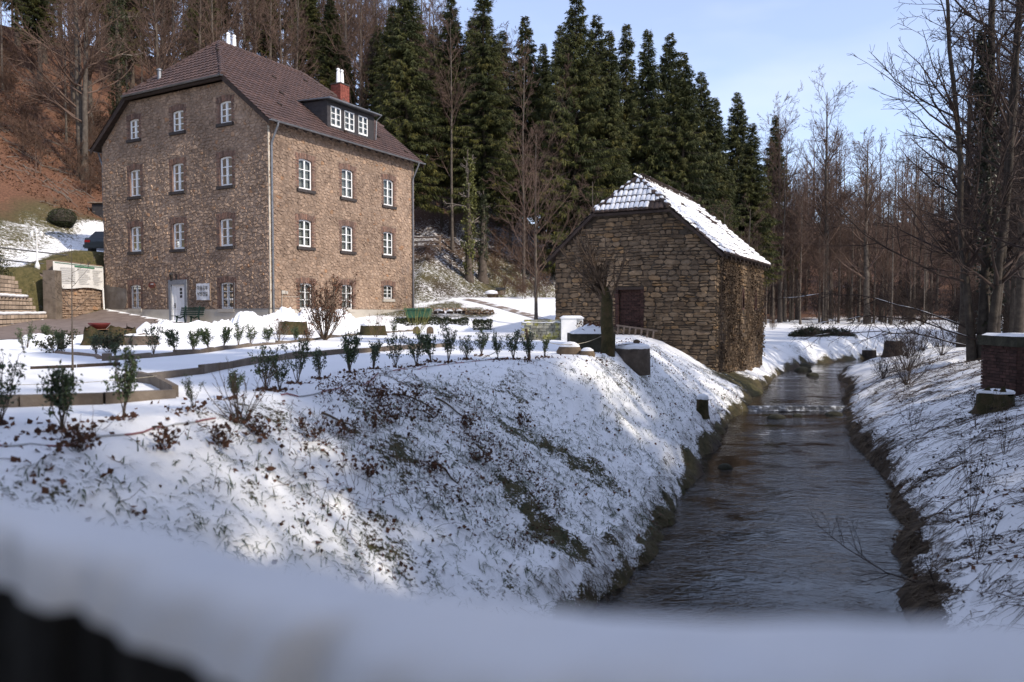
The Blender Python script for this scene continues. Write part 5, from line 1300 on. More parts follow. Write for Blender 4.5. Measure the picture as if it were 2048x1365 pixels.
# evergreen shrubs, three shapes
def shrub_proto(seed, h=.58, n=620, w=.26):
    rg_ = np.random.default_rng(seed); ns = 9; az = rg_.uniform(0, 6.28, ns); sp = rg_.uniform(.25, 1, ns) * w; u = np.linspace(0, 1, 6)
    P = np.stack([np.stack([np.cos(a) * s * u ** 1.1, np.sin(a) * s * u ** 1.1, h * rg_.uniform(.75, 1.05) * u], 1) for a, s in zip(az, sp)])
    P += rg_.normal(0, .008, P.shape); P[:, 0] = 0
    sv, sf_ = tubes(P, np.linspace(.007, .003, 6)[None].repeat(ns, 0), 4)
    P2, R2 = children(P, np.full((ns, 6), .004), 7, .3, 1, .38, (25, 55), 4, rg_, .25, .08, .8, .5); tv, tf = tubes(P2, np.maximum(R2, .0018), 3)
    allP = np.concatenate([P[:, 2:].reshape(-1, 3), P2.reshape(-1, 3), P2[:, 1:].reshape(-1, 3)]); c = allP[rg_.integers(0, len(allP), n)] + rg_.normal(0, .018, (n, 3))
    c = c[c[:, 2] > h * .28]
    lv = leaf_cloud(c, .045, rg_, .55)
    return [('stems', proto_mesh('stems', merge([(sv, sf_, .5), (tv, tf, .4)]), M['bark'])), ('foliage', proto_mesh('foliage', lv, M['leafgreen']))]
SHR = [shrub_proto(500 + i, .48 + .03 * i, (420, 900, 1100, 560, 1300, 800, 380)[i], (.17, .20, .25, .24, .28, .19, .26)[i]) for i in range(7)]
UPR = [(-13.18, 20.35, 1), (-15.15, 24.31, 1.1), (-9.39, 16.9, 1), (-8.77, 16.53, .6), (-8.28, 17.29, 1.25), (-8.05, 17.92, 1), (-7.91, 18.58, 1), (-7.72, 19.06, 1.05), (-7.64, 19.82, 1.05), (-7.65, 20.92, .95), (-7.62, 21.85, 1.1), (-7.35, 22.49, .9), (-7.14, 24.7, .95), (-4.86, 30.84, 1.0), (-12.4, 19.0, .9), (-11.2, 18.6, .8)]
for x, y, s in UPR: place('evergreen_shrub', 'small leafy evergreen shrub planted in the upper bed below the house', 'shrub', 'shrubs of the upper bed', random.choice(SHR), x, y, s=s * random.uniform(.72, .92), sz=s * random.uniform(.85, 1.1), sink=.02)
LOW = [(-4.5, 6.56, 1.0), (-3.8, 6.3, 1), (-3.61, 6.93, .95), (-3.23, 7.56, .55), (-3.13, 8.46, .6), (-3.12, 9.48, .95), (-2.93, 9.42, .85), (-2.99, 10.42, .95), (-2.84, 11.04, .9), (-2.63, 12.1, 1.15), (-2.38, 12.83, 1.1), (-2.05, 13.18, 1.1), (-1.75, 13.65, .95), (-1.57, 14.59, 1.05), (-1.24, 14.59, 1.05), (-.93, 15.35, 1), (-.68, 16.53, 1), (-.29, 15.5, .9), (.03, 15.5, 1.05), (.34, 15.3, .9), (.7, 16.17, .9)]
for x, y, s in LOW: place('evergreen_shrub', 'small leafy evergreen shrub in the row along the top of the snowy bank', 'shrub', 'shrubs along the top of the bank', random.choice(SHR), x, y, s=s * random.uniform(.72, .92), sz=s * random.uniform(.85, 1.1), sink=.02)

# young bare tree in the garden
a, b_ = bare_tree(601, 2.1, .014, n1=9, n2=3, n3=2, first=.42, len1=.34, ang1=(45, 75), trop=.35, rmin=.0028, sides=7, wob=.03)
place('young_tree', 'slim young bare tree standing alone in the snowy garden', 'tree', None, [('trunk', proto_mesh('trunk', a, M['barkG'])), ('crown', proto_mesh('branches', b_, M['bark']))], -7.36, 12.52, rz=2.2, sink=.03)
# fan shaped bushes
def fan_bush(name, label, x, y, h, ns, spread, m, n2=5, n3=3, leaves=0, lm=None, rmin=.003, r0=.012, seed=1, group=None, lsize=.05):
    rg_ = np.random.default_rng(seed); az = rg_.uniform(0, 6.28, ns); sp = rg_.uniform(.15, 1, ns) * spread; u = np.linspace(0, 1, 8)
    P = np.stack([np.stack([np.cos(a_) * s_ * (u ** .9), np.sin(a_) * s_ * (u ** .9), h * hh * u ** (1.0 + .25 * s_ / spread)], 1) for a_, s_, hh in zip(az, sp, rg_.uniform(.65, 1.05, ns))]); P += rg_.normal(0, .012 * h, P.shape) * u[None, :, None]
    Rr = np.linspace(r0, r0 * .35, 8)[None].repeat(ns, 0); parts = [(*tubes(P, Rr, 5), .5)]
    P2, R2 = children(P, Rr, n2, .25, 1, .36, (18, 48), 5, rg_, .3, .08, .7, .4); parts.append((*tubes(P2, np.maximum(R2, rmin), 3), .4))
    if n3: P3, R3 = children(P2, R2, n3, .2, 1, .5, (20, 50), 4, rg_, .2, .1, .8, .5); parts.append((*tubes(P3, np.maximum(R3, rmin * .8), 3), .3))
    ms = [('stems', proto_mesh('branches', merge(parts), m))]
    if leaves:
        src = (P3 if n3 else P2).reshape(-1, 3); c = src[rg_.integers(0, len(src), leaves)] + rg_.normal(0, .03, (leaves, 3)); ms.append(('leaves', proto_mesh('leaves', leaf_cloud(c, lsize, rg_), lm)))
    return place(name, label, 'bush', group, ms, x, y, sink=.03, rz=0)
M['dryleaf'] = mat('dry_leaf', [(.3, (.06, .028, .018)), (.7, (.15, .075, .045))], 6, .85, tone_stops=[(0, g(.6)), (1, (1.35, 1.2, 1.05))])
M['stemB'] = mat('brown_stem', [(.3, (.06, .040, .028)), (.7, (.13, .092, .062))], 5, .9)
rb = fan_bush('rose_bush', 'large brown stemmed rose bush with withered leaves before the house wall', -6.38, 25.55, 2.05, 34, 1.05, M['stemB'], 7, 4, 1700, M['dryleaf'], .0045, .016, 5, lsize=.07)
fan_bush('bare_bush', 'bare fan of thin brown stems on the bank edge below the kerb', -2.79, 7.62, .62, 14, .42, M['stemB'], 3, 2, 0, None, .002, .006, 6)
fan_bush('twiggy_shrub', 'pale twiggy shrub between evergreens in the upper bed', -7.22, 23.2, .85, 18, .45, M['twigP'], 5, 3, 120, M['dryleaf'], .003, .007, 7)
fan_bush('twiggy_shrub', 'small brown twiggy shrub next to the rose bush', -6.74, 24.73, .6, 16, .4, M['stemB'], 5, 3, 160, M['dryleaf'], .003, .006, 8)
M['yellowtwig'] = mat('yellow_twig', [(.3, (.15, .14, .035)), (.7, (.28, .25, .07))], 5, .7)
fan_bush('dogwood_bush', 'yellow green stemmed bush in front of the green skip', -3.85, 30.4, 1.45, 16, .75, M['yellowtwig'], 3, 0, 0, None, .004, .008, 9)
fan_bush('twiggy_shrub', 'sparse thorny twigs sprouting beside the mossy stump', -5.2, 28.6, 1.1, 9, .5, M['stemB'], 4, 2, 60, M['dryleaf'], .003, .007, 10)
for i, (x, y, h_) in enumerate(((-10.5, 19.6, .45), (-11.0, 18.0, .4), (-9.8, 18.2, .5), (-12.6, 21.0, .5))): fan_bush('low_shrub', 'dark leafy low shrub pushing through snow near the big mossy stump', x, y, h_, 14, .45, M['stemB'], 5, 3, 420, M['hedge'], .003, .006, 20 + i, 'low shrubs by the mossy stump', .06)

# stumps
def stump(name, label, x, y, r, h, m, seed, snow=.0, jag=.08, sx=1.0):
    rg_ = np.random.default_rng(seed); root = thing(name, label, 'stump', (x, y, Hz(x, y) - .05)); n = 22; th = np.arange(n) * 2 * np.pi / n; lob = 1 + .16 * np.sin(th * 3 + seed) + .13 * np.sin(th * 5 + 2 * seed) + rg_.normal(0, .06, n)
    z0 = Hz(x, y) - .12; V = []; lev = [(1.35, 0), (1.12, .18), (1.0, .5), (.97, .85), (.93, 1.0)]
    for k, (f, hh) in enumerate(lev): V += [(x + r * sx * f * lob[i] * math.cos(th[i]), y + r * f * lob[i] * math.sin(th[i]), z0 + h * hh + (rg_.normal(0, jag * h) if k == 4 else 0)) for i in range(n)]
    Fq = [(k * n + i, k * n + (i + 1) % n, (k + 1) * n + (i + 1) % n, (k + 1) * n + i) for k in range(4) for i in range(n)]
    mesh_obj('trunk', V, Fq, m, root, smooth=True, tone=np.full(len(V), .5))
    top = [(x + r * sx * .9 * lob[i] * math.cos(th[i]), y + r * .9 * lob[i] * math.sin(th[i]), z0 + h * .93) for i in range(n)] + [(x, y, z0 + h * .95)]
    mesh_obj('cut_top', top, [(i, (i + 1) % n, n) for i in range(n)], M['cutwood'], root, tone=np.full(n + 1, .5))
    if snow:
        V = []
        for f, hh in ((.98, .93), (1.02, 1.0), (.9, 1.0 + snow * .7), (.5, 1.0 + snow), (.05, 1.0 + snow * 1.1)): V += [(x + r * sx * f * lob[i] * math.cos(th[i]), y + r * f * lob[i] * math.sin(th[i]), z0 + h * hh + rg_.normal(0, .006)) for i in range(n)]
        mesh_obj('snow_cap', V, [(k * n + i, k * n + (i + 1) % n, (k + 1) * n + (i + 1) % n, (k + 1) * n + i) for k in range(4) for i in range(n)], M['snow'], root, smooth=True)
    return root
M['cutwood'] = mat('cut_wood', [(.3, (.16, .075, .038)), (.6, (.24, .12, .062)), (.8, (.30, .18, .10))], 7, .95, bump=.4)
stump('tree_stump', 'wide reddish cut stump with a mossy side beneath the house downpipe', -8.7, 29.6, .50, .62, M['moss'], 1, 0, .02)
stump('tree_stump', 'mossy hollow stump with brown side and snow beside the path edging', -5.75, 30.9, .50, .55, M['moss'], 2, .12, .1)
stump('tree_stump', 'big mossy dark root stump carrying the red planter by the driveway', -12.0, 22.4, .62, .62, M['moss'], 3, .0, .12, 1.15)
stump('tree_stump', 'sloping bark covered stump leaning against the big mossy root stump', -11.1, 22.3, .48, .42, M['bark'], 4, .06, .15, 1.2)
stump('tree_stump', 'small cut post stump with snow on top on the bank by the barn', 5.18, 20.26, .15, .55, M['moss'], 5, .18, .02)
for i, (x, y) in enumerate(((25.0, 52.3), (20.7, 40.6))): stump('tree_stump', ('dark rotten stump at the bend of the stream below the meadow', 'dark jagged stump on the right bank upstream of the weir')[i], x, y, .4, 1.0, M['barkD'], 6 + i, .08, .12)
# red planter
pl = thing('red_planter', 'shallow dark red bowl planter on the mossy stump', 'planter', (-12.45, 22.6, 3.45))
q = MB(); q.lathe((-12.45, 22.6, 0), [(.16, 3.44), (.28, 3.58), (.31, 3.63), (.29, 3.64), (.24, 3.58), (.05, 3.55)], 20); q.build('bowl', M['red'], pl, smooth=True)
q = MB(); q.lathe((-12.45, 22.6, 0), [(.25, 3.585), (.18, 3.61), (.02, 3.63)], 16); q.build('soil', M['moss'], pl)

# snow heaps shovelled beside the driveway
def snow_heap(label, pts, w, h, seed):
    pts = np.array(pts, float); L = np.r_[0, np.cumsum(np.linalg.norm(np.diff(pts, axis=0), axis=1))]; n = int(L[-1] / .05); k = 26
    t = np.linspace(0, L[-1], n + 1); c = np.stack([np.interp(t, L, pts[:, 0]), np.interp(t, L, pts[:, 1])], 1); d = np.gradient(c, axis=0); d /= np.linalg.norm(d, axis=1, keepdims=True); nn_ = np.stack([-d[:, 1], d[:, 0]], 1)
    u = np.linspace(-1, 1, k + 1); Q = c[:, None, :] + nn_[:, None, :] * u[None, :, None] * w; x, y = Q[..., 0], Q[..., 1]
    e = np.clip(np.minimum(t / .4, (L[-1] - t) / .4), 0, 1); base = np.sqrt(e)[:, None] * np.clip(1 - np.abs(u) ** 1.6, 0, 1)[None]
    lump = fbm(x * 1.6, y * 1.6, seed, 2); l2 = 1 - 2 * np.abs(fbm(x * 4.5, y * 4.5, seed + 9, 2) - .5)
    V = np.stack([x, y, height(x, y, False) - .03 + h * base * (.52 + .55 * lump) * (.72 + .42 * l2)], -1).reshape(-1, 3)
    Fq = [(i * (k + 1) + j, i * (k + 1) + j + 1, (i + 1) * (k + 1) + j + 1, (i + 1) * (k + 1) + j) for i in range(n) for j in range(k)]
    o = mesh_obj('snow_heap', V, Fq, M['snow'], smooth=True, base=(pts[0][0], pts[0][1], Hz(*pts[0]))); return tag(o, label, 'snow heap')
snow_heap('lumpy shovelled snow heap in front of the bench', [(-14.2, 28.2), (-12.7, 28.7), (-11.6, 29.4), (-10.9, 29.9)], .8, .65, 51)
snow_heap('high shovelled snow heap beneath the house corner downpipe', [(-11.6, 30.8), (-10.8, 31.6), (-9.9, 32.4), (-9.4, 33.2)], 1.0, .95, 52)
snow_heap('large shovelled snow heap against the sunlit house side behind the rose bush', [(-9.6, 33.3), (-8.9, 34.6), (-8.4, 36.0), (-7.9, 37.6)], .9, 1.05, 53)
snow_heap('low snow ridge in front of the hedge and green skip', [(-7.0, 36.6), (-6.0, 37.4), (-4.8, 37.6), (-3.4, 37.9), (-2.0, 38.3)], .5, .40, 54)
snow_heap('small snow pile left of the mossy stump by the driveway', [(-15.6, 24.0), (-14.6, 23.4), (-13.4, 23.2)], .5, .38, 55)

# hedge, skip, log piles, palisade, stones behind the garden
def hedge(label, x0, y0, x1, y1, w, h, n, seed, m, group=None, zoff=0):
    rg_ = np.random.default_rng(seed); t = rg_.random(n); c = np.stack([x0 + (x1 - x0) * t, y0 + (y1 - y0) * t], 1); d = np.array([y0 - y1, x1 - x0]) / math.hypot(x1 - x0, y1 - y0); u = rg_.uniform(-1, 1, n) * w / 2; c = c + d * u[:, None]
    zz = h * (1 - rg_.random(n) ** 2.2) * (1 - .25 * np.abs(u / w * 2) ** 3) * (.85 + .3 * fbm(t * 14, t * 0, seed)); C = np.stack([c[:, 0], c[:, 1], height(c[:, 0], c[:, 1], False) + zoff + zz], 1)
    root = thing('hedge', label, 'hedge', (x0, y0, Hz(x0, y0) + zoff), group)
    V, F_, T_ = leaf_cloud(C, .085, rg_, .7); mesh_obj('foliage', V, F_, m, root, tone=T_)
    q = MB(); k = max(2, int(math.hypot(x1 - x0, y1 - y0) / .35))
    for i in range(k): tt = (i + .5) / k; q.tube([(x0 + (x1 - x0) * tt, y0 + (y1 - y0) * tt, Hz(x0 + (x1 - x0) * tt, y0 + (y1 - y0) * tt) + zoff - .05), (x0 + (x1 - x0) * tt + .05, y0 + (y1 - y0) * tt, Hz(x0, y0) + zoff + h * .8)], [.025, .01], 5)
    q.build('stems', M['bark'], root, kind='stuff'); return root
hedge('clipped dark green hedge behind the snow ridge beside the skip', -6.2, 39.6, -2.3, 39.4, .8, .62, 5200, 61, M['hedge'])
hedge('short loose end of hedge right of the clipped hedge', -2.05, 39.4, -1.05, 39.3, .8, .52, 1300, 62, M['hedge'])
sk = thing('green_skip', 'dark green metal skip standing behind the clipped hedge', 'skip', (-5.2, 42.2, 3.25))
M['skip'] = mat('skip_green', [(.3, (.022, .075, .045)), (.7, (.038, .11, .065))], 4, .55)
def trough(x0, x1, y0, y1, z0, z1, ins, th=.04):
    q = MB(); lo = [(x0 + ins, y0 + ins, z0), (x1 - ins, y0 + ins, z0), (x1 - ins, y1 - ins, z0), (x0 + ins, y1 - ins, z0)]; hi = [(x0, y0, z1), (x1, y0, z1), (x1, y1, z1), (x0, y1, z1)]; hin = [(x0 + th, y0 + th, z1), (x1 - th, y0 + th, z1), (x1 - th, y1 - th, z1), (x0 + th, y1 - th, z1)]; lin_ = [(a_, b, c + .06) for a_, b, c in lo]
    q.add(lo + hi + hin + lin_, [(3, 2, 1, 0)] + [(i, (i + 1) % 4, 4 + (i + 1) % 4, 4 + i) for i in range(4)] + [(4 + i, 4 + (i + 1) % 4, 8 + (i + 1) % 4, 8 + i) for i in range(4)] + [(8 + i, 8 + (i + 1) % 4, 12 + (i + 1) % 4, 12 + i) for i in range(4)] + [(12, 13, 14, 15)]); return q
trough(-5.95, -4.55, 41.6, 42.9, 3.25, 4.12, .16).build('tub', M['skip'], sk)
q = MB(); q.box(-6.0, -4.5, 41.56, 41.63, 4.06, 4.15); q.build('rim', M['skip'], sk); q = MB()
q.tube([(-5.98, 42.2, 3.9), (-6.08, 42.2, 3.9)], .04, 8); q.build('lifting_lug', M['iron'], sk)
def log_pile(label, x0, x1, y, z0, h, seed, ln=.5, r=(.05, .09)):
    rg_ = np.random.default_rng(seed); root = thing('log_pile', label, 'log pile', ((x0 + x1) / 2, y, z0)); z = z0 + .06; row = 0; n = 0
    while z < z0 + h:
        x = x0 + rg_.uniform(0, .08)
        while x < x1:
            rr = rg_.uniform(*r); q = MB(); jj = rg_.normal(0, .02, 2); k = 7 if rg_.random() < .5 else 3
            q.tube([(x, y - ln / 2 + rg_.uniform(-.04, .04), z + jj[0]), (x + jj[1], y + ln / 2, z + jj[0])], rr * (1.25 if k == 3 else 1), k); q.build('log', M['logs'], root); x += rr * 2.02; n += 1
        z += sum(r) * .92; row += 1
    return root
M['logs'] = mat('split_logs', [(.3, (.10, .062, .040)), (.55, (.19, .125, .082)), (.8, (.30, .21, .14))], 3.5, .95, tone_stops=[(0, g(.6)), (1, g(1.3))], bump=.4)
log_pile('stacked firewood pile with split ends at the foot of the grassy slope', -2.75, -1.1, 44.6, 3.45, .6, 71)
# dark planks with snow left of the logs
cp = thing('plank_bay', 'dark plank bay with snow on its ledges between the skip and the log pile', 'plank bay', (-3.6, 44.8, 3.5))
for i in range(8):
    q = MB(); q.obox((-4.55 + i * .235, 44.75 + random.uniform(-.05, .05), 3.75), (.10, 0, 0), (0, .04, 0), (random.uniform(-.1, .1), 0, .27)); q.build('plank', M['dark'], cp)
q = MB()
for z_, x0, x1 in ((3.52, -4.7, -2.85), (4.02, -4.6, -4.1), (4.0, -3.9, -3.5), (4.02, -3.3, -2.95)): q.tube([(x0, 44.55, z_), ((x0 + x1) / 2, 44.5, z_ + .04), (x1, 44.55, z_)], [.04, .06, .03], 7)
q.build('ledge_snow', M['snow'], cp, smooth=True, kind='stuff')
pa = thing('palisade_edging', 'row of pale concrete palisade stubs above the plank bay', 'edging', (-4.6, 45.6, 3.9))
for i in range(15):
    q = MB(); x = -5.5 + i * .19; q.lathe((x, 45.7, 0), [(.075, 3.7), (.075, 4.14 + random.uniform(-.02, .02)), (.05, 4.19)], 8); q.build('palisade_stub', M['stone'], pa)
for x, y, lb in ((-4.2, 32.9, 'left'), (-3.6, 32.85, 'right')):
    o = MB(); th = np.linspace(0, np.pi, 9); z0 = Hz(x, y) - .05; o.prism([(x - .15, y, z0), (x + .15, y, z0)] + [(x + .15 * math.cos(q), y, z0 + .22 + .15 * math.sin(q)) for q in th], (0, .1, 0), .4)
    tag(o.build('marker_stone', M['bstone'], base=(x, y, z0)), 'small round topped grey marker stone standing in the snow', 'stone', 'pair of marker stones')
pb = thing('snowy_pile', 'snow dusted pile of rubble with a black lid at the bend of the track', 'rubble pile', (-1.2, 53.4, 4.8))
for i in range(9):
    x, y, r_ = -1.3 + random.uniform(-.6, .7), 53.3 + random.uniform(-.4, .5), random.uniform(.16, .32); z_ = Hz(x, y) + .1 + random.uniform(0, .35)
    q = MB(); q.lathe((x, y, z_), [(r_ * .3, -r_ * .8), (r_ * 1.1, -.1), (r_, r_ * .3), (r_ * .3, r_ * .7)], 7); q.build('rubble_block', M['bstone'], pb)
q = MB(); q.box(-1.15, -.45, 53.0, 53.6, 5.5, 5.65); q.build('black_lid', M['iron'], pb)
q = MB(); q.lathe((-1.45, 53.1, 0), [(.5, 5.2), (.42, 5.38), (.2, 5.46), (.02, 5.48)], 12); q.build('snow_cap', M['snow'], pb, smooth=True)

# things in front of the barn
bkp = thing('stone_block_stack', 'stack of pale blocks stained with yellow moss under snow in front of the barn', 'block stack', (1.05, 26.0, 3.0))
M['mossblock'] = mat('mossy_block', [(.35, (.20, .19, .15)), (.5, (.34, .33, .27)), (.62, (.36, .34, .10)), (.75, (.22, .21, .07))], 3.5, .95, 5, .5, 20, tone_stops=[(0, g(.6)), (1, g(1.25))])
z = 3.0; r_ = 0
while z < 3.62:
    x = .42 - (.1 if r_ % 2 else 0)
    while x < 1.7:
        w_ = random.uniform(.16, .26); q = MB(); q.obox((x + w_ / 2, 26.0 + random.uniform(-.03, .03), z + .05), (w_ / 2 - .006, random.uniform(-.008, .008), 0), (0, .2, 0), (0, 0, .047)); q.build('block', M['mossblock'], bkp); x += w_
    z += .1; r_ += 1
q = MB(); V = []
for i in range(16):
    for j in range(5): V.append((.33 + 1.42 * i / 15, 25.78 + .44 * j / 4, 3.60 + (.085 if 0 < j < 4 and 0 < i < 15 else .0) + random.uniform(-.012, .012)))
q.add(V, [(i * 5 + j, (i + 1) * 5 + j, (i + 1) * 5 + j + 1, i * 5 + j + 1) for i in range(15) for j in range(4)]); q.build('snow_cap', M['snow'], bkp, smooth=True)
cbn = thing('white_cabinet', 'old white open sided cabinet with snow on top beside the block stack', 'cabinet', (2.05, 25.7, 3.0))
q = MB(); q.box(1.68, 2.20, 25.50, 25.53, 3.0, 3.74); q.box(1.68, 1.71, 25.53, 25.95, 3.0, 3.74); q.box(1.71, 2.42, 25.92, 25.95, 3.0, 3.74); q.box(1.71, 2.42, 25.53, 25.92, 3.0, 3.04); q.box(1.65, 2.45, 25.47, 25.98, 3.74, 3.78); q.box(2.20, 2.42, 25.53, 25.92, 3.36, 3.39); q.box(2.39, 2.42, 25.5, 25.53, 3.04, 3.74)
q.build('carcass', M['white'], cbn)
q = MB(); V = []
for i in range(9):
    for j in range(6): V.append((1.66 + .78 * i / 8, 25.48 + .49 * j / 5, 3.782 + (.055 if 0 < j < 5 and 0 < i < 8 else 0) + random.uniform(-.004, .004)))
q.add(V, [(i * 6 + j, (i + 1) * 6 + j, (i + 1) * 6 + j + 1, i * 6 + j + 1) for i in range(8) for j in range(5)]); q.build('snow_cap', M['snow'], cbn, smooth=True)
q = MB(); q.box(.14, .38, 26.9, 27.15, 2.98, 3.20); q.box(.12, .40, 26.88, 27.17, 3.20, 3.24); tag(q.build('small_box', M['curtain'], base=(.25, 27, 2.98)), 'small pale box with a lid left of the block stack', 'box')
cbx = thing('compost_box', 'dark mossy concrete trough heaped with snow and dead leaves in front of the barn', 'trough', (1.95, 18.9, 2.95))
M['darkconc'] = mat('dark_mossy_concrete', [(.3, (.022, .022, .014)), (.55, (.05, .047, .032)), (.8, (.10, .092, .068))], 4, .95, 6, .5, 20)
q = MB(); q.box(1.42, 2.52, 18.25, 18.36, 2.8, 3.44); q.box(1.42, 1.53, 18.36, 19.3, 2.8, 3.44); q.box(2.41, 2.52, 18.36, 19.3, 2.8, 3.44); q.box(1.53, 2.41, 19.2, 19.3, 2.8, 3.44); q.build('tub', M['darkconc'], cbx)
V = []
for i in range(15):
    for j in range(15):
        u_, v_ = i / 14, j / 14; e = min(u_, 1 - u_, v_, 1 - v_) * 2; V.append((1.44 + 1.06 * u_, 18.27 + 1.01 * v_, 3.42 + .26 * e ** .8 + random.uniform(-.02, .03) * (e > 0)))
mesh_obj('snow_heap', V, [(i * 15 + j, (i + 1) * 15 + j, (i + 1) * 15 + j + 1, i * 15 + j + 1) for i in range(14) for j in range(14)], M['snow'], cbx, smooth=True)
rg_ = np.random.default_rng(4); c = np.stack([rg_.normal(1.98, .17, 130), rg_.normal(18.75, .2, 130), rg_.uniform(3.5, 3.72, 130)], 1); Vv, Fv, Tv = leaf_cloud(c, .09, rg_, .8); mesh_obj('dead_leaves', Vv, Fv, M['dryleaf'], cbx, tone=Tv, kind='stuff')
# round well or planter ring made from a hollow trunk
wl_ = thing('snow_topped_stump', 'broad hollow stump ring topped with snow and a stone in front of the ladder', 'stump', (2.95, 18.3, 2.6))
q = MB(); n = 26; th = np.arange(n) * 2 * np.pi / n; cx_, cy_ = 2.95, 18.3; lob = 1 + .04 * np.sin(3 * th) + np.random.default_rng(8).normal(0, .015, n)
V = []
for r_, z_ in ((.45, 2.45), (.44, 2.8), (.43, 3.08), (.40, 3.10)): V += [(cx_ + r_ * lob[i] * math.cos(th[i]), cy_ + r_ * lob[i] * math.sin(th[i]), z_) for i in range(n)]
q.add(V, [(k * n + i, k * n + (i + 1) % n, (k + 1) * n + (i + 1) % n, (k + 1) * n + i) for k in range(3) for i in range(n)], .4); q.build('ring', M['bark'], wl_, smooth=True)
V = []
for r_, z_ in ((.43, 3.09), (.42, 3.15), (.33, 3.19), (.15, 3.23), (.01, 3.24)): V += [(cx_ + r_ * lob[i] * math.cos(th[i]), cy_ + r_ * lob[i] * math.sin(th[i]), z_ + random.uniform(-.006, .006)) for i in range(n)]
mesh_obj('snow_cap', V, [(k * n + i, k * n + (i + 1) % n, (k + 1) * n + (i + 1) % n, (k + 1) * n + i) for k in range(4) for i in range(n)], M['snow'], wl_, smooth=True)
q = MB(); q.lathe((3.02, 18.15, 0), [(.05, 3.2), (.085, 3.24), (.07, 3.29), (.02, 3.31)], 9); q.build('stone', M['bstone'], wl_)
q = MB(); q.tube([(2.55, 18.0, 3.17), (2.8, 18.02, 3.2), (3.0, 18.05, 3.2)], .012, 5); q.build('stick', M['stemB'], wl_)
# ladder lying on its side against the barn wall
ld = thing('wooden_ladder', 'grey wooden ladder lying on its side against the barn wall', 'ladder', BL.P(3.2, 2.75, .3))
la0, la1 = 4.15, 2.35
for z_, o_, nm_ in ((2.82, .38, 0), (3.28, .22, 1)):
    q = MB(); P, Q = BL.P(la0, z_ + .12, o_), BL.P(la1, z_ - .10, o_); q.obox((P + Q) / 2, (Q - P) / 2, BL.n * .02, UP * .035); q.build('rail', M['curtain'] if 0 else M['wood'], ld)
for i in range(7):
    t = (i + .4) / 7; a = la0 + (la1 - la0) * t; dz = .12 - .22 * t; q = MB(); P, Q = BL.P(a, 2.82 + dz, .38), BL.P(a, 3.28 + dz, .22); D = nrm(Q - P); q.obox((P + Q) / 2, (Q - P) / 2, U * .035, np.cross(D, U) * .012); q.build('rung', M['wood'], ld)
# pollarded climber trunk in front of the barn
rg_ = np.random.default_rng(12); P = np.array([[(0, 0, -.15), (.02, 0, .35), (-.02, .05, .8), (.0, .1, 1.25), (-.06, .12, 1.6)]]); tv, tf = tubes(P, np.array([[.19, .16, .15, .14, .09]]), 12)
P1, R1 = children(P, np.array([[.19, .16, .15, .14, .07]]), 14, .6, .98, .85, (15, 50), 8, rg_, .35, .14, .3, .3); P1[:, :, 0] -= .45 * np.linspace(0, 1, 8) ** 1.2; P1[:, :, 2] += .75 * np.linspace(0, 1, 8) ** 1.1
P2, R2 = children(P1, np.minimum(R1, .03), 6, .2, 1, .5, (25, 70), 5, rg_, .1, .2, .6, .4); P3, R3 = children(P2, R2, 5, .1, 1, .5, (25, 70), 4, rg_, 0, .2, .7, .5)
tv2 = merge([(*tubes(P1, np.minimum(R1, .03), 5), .5), (*tubes(P2, np.maximum(R2, .004), 3), .4), (*tubes(P3, np.maximum(R3, .003), 3), .3)])
place('pollard_tree', 'thick pollarded trunk with tangled climbing shoots in front of the barn wall', 'tree', None, [('trunk', proto_mesh('trunk', (tv, tf, np.full(len(tv), .4)), M['moss'])), ('shoots', proto_mesh('branches', tv2, M['stemB']))], 2.28, 17.9, rz=0, sink=.02)
# boulders between the shrubs and the trough
for i, (x, y, r_) in enumerate(((1.35, 17.4, .26), (1.72, 17.15, .17))):
    root = thing('snowy_boulder', ('large brown boulder half under snow before the mossy trough', 'small boulder capped with snow before the mossy trough')[i], 'boulder', (x, y, Hz(x, y) - .03)); z0 = Hz(x, y) - .05; n = 12; th = np.arange(n) * 2 * np.pi / n
    lob = 1 + np.random.default_rng(i).normal(0, .1, n); lev = [(1, 0), (1.1, .4), (.85, .85), (.45, 1.12), (.02, 1.18)]
    V = [(x + r_ * f * lob[k] * math.cos(th[k]), y + r_ * f * lob[k] * math.sin(th[k]), z0 + r_ * hh) for f, hh in lev for k in range(n)]; Fq = [(k * n + j, k * n + (j + 1) % n, (k + 1) * n + (j + 1) % n, (k + 1) * n + j) for k in range(4) for j in range(n)]
    mesh_obj('rock', V, Fq, M['bstone'], root, smooth=True, tone=np.full(len(V), .4)); lev = [(.88, .84), (.8, 1.0), (.42, 1.24), (.02, 1.3)]
    V = [(x + r_ * f * lob[k] * math.cos(th[k]), y + r_ * f * lob[k] * math.sin(th[k]), z0 + r_ * hh) for f, hh in lev for k in range(n)]; mesh_obj('snow_cap', V, Fq[:3 * n], M['snow'], root, smooth=True)
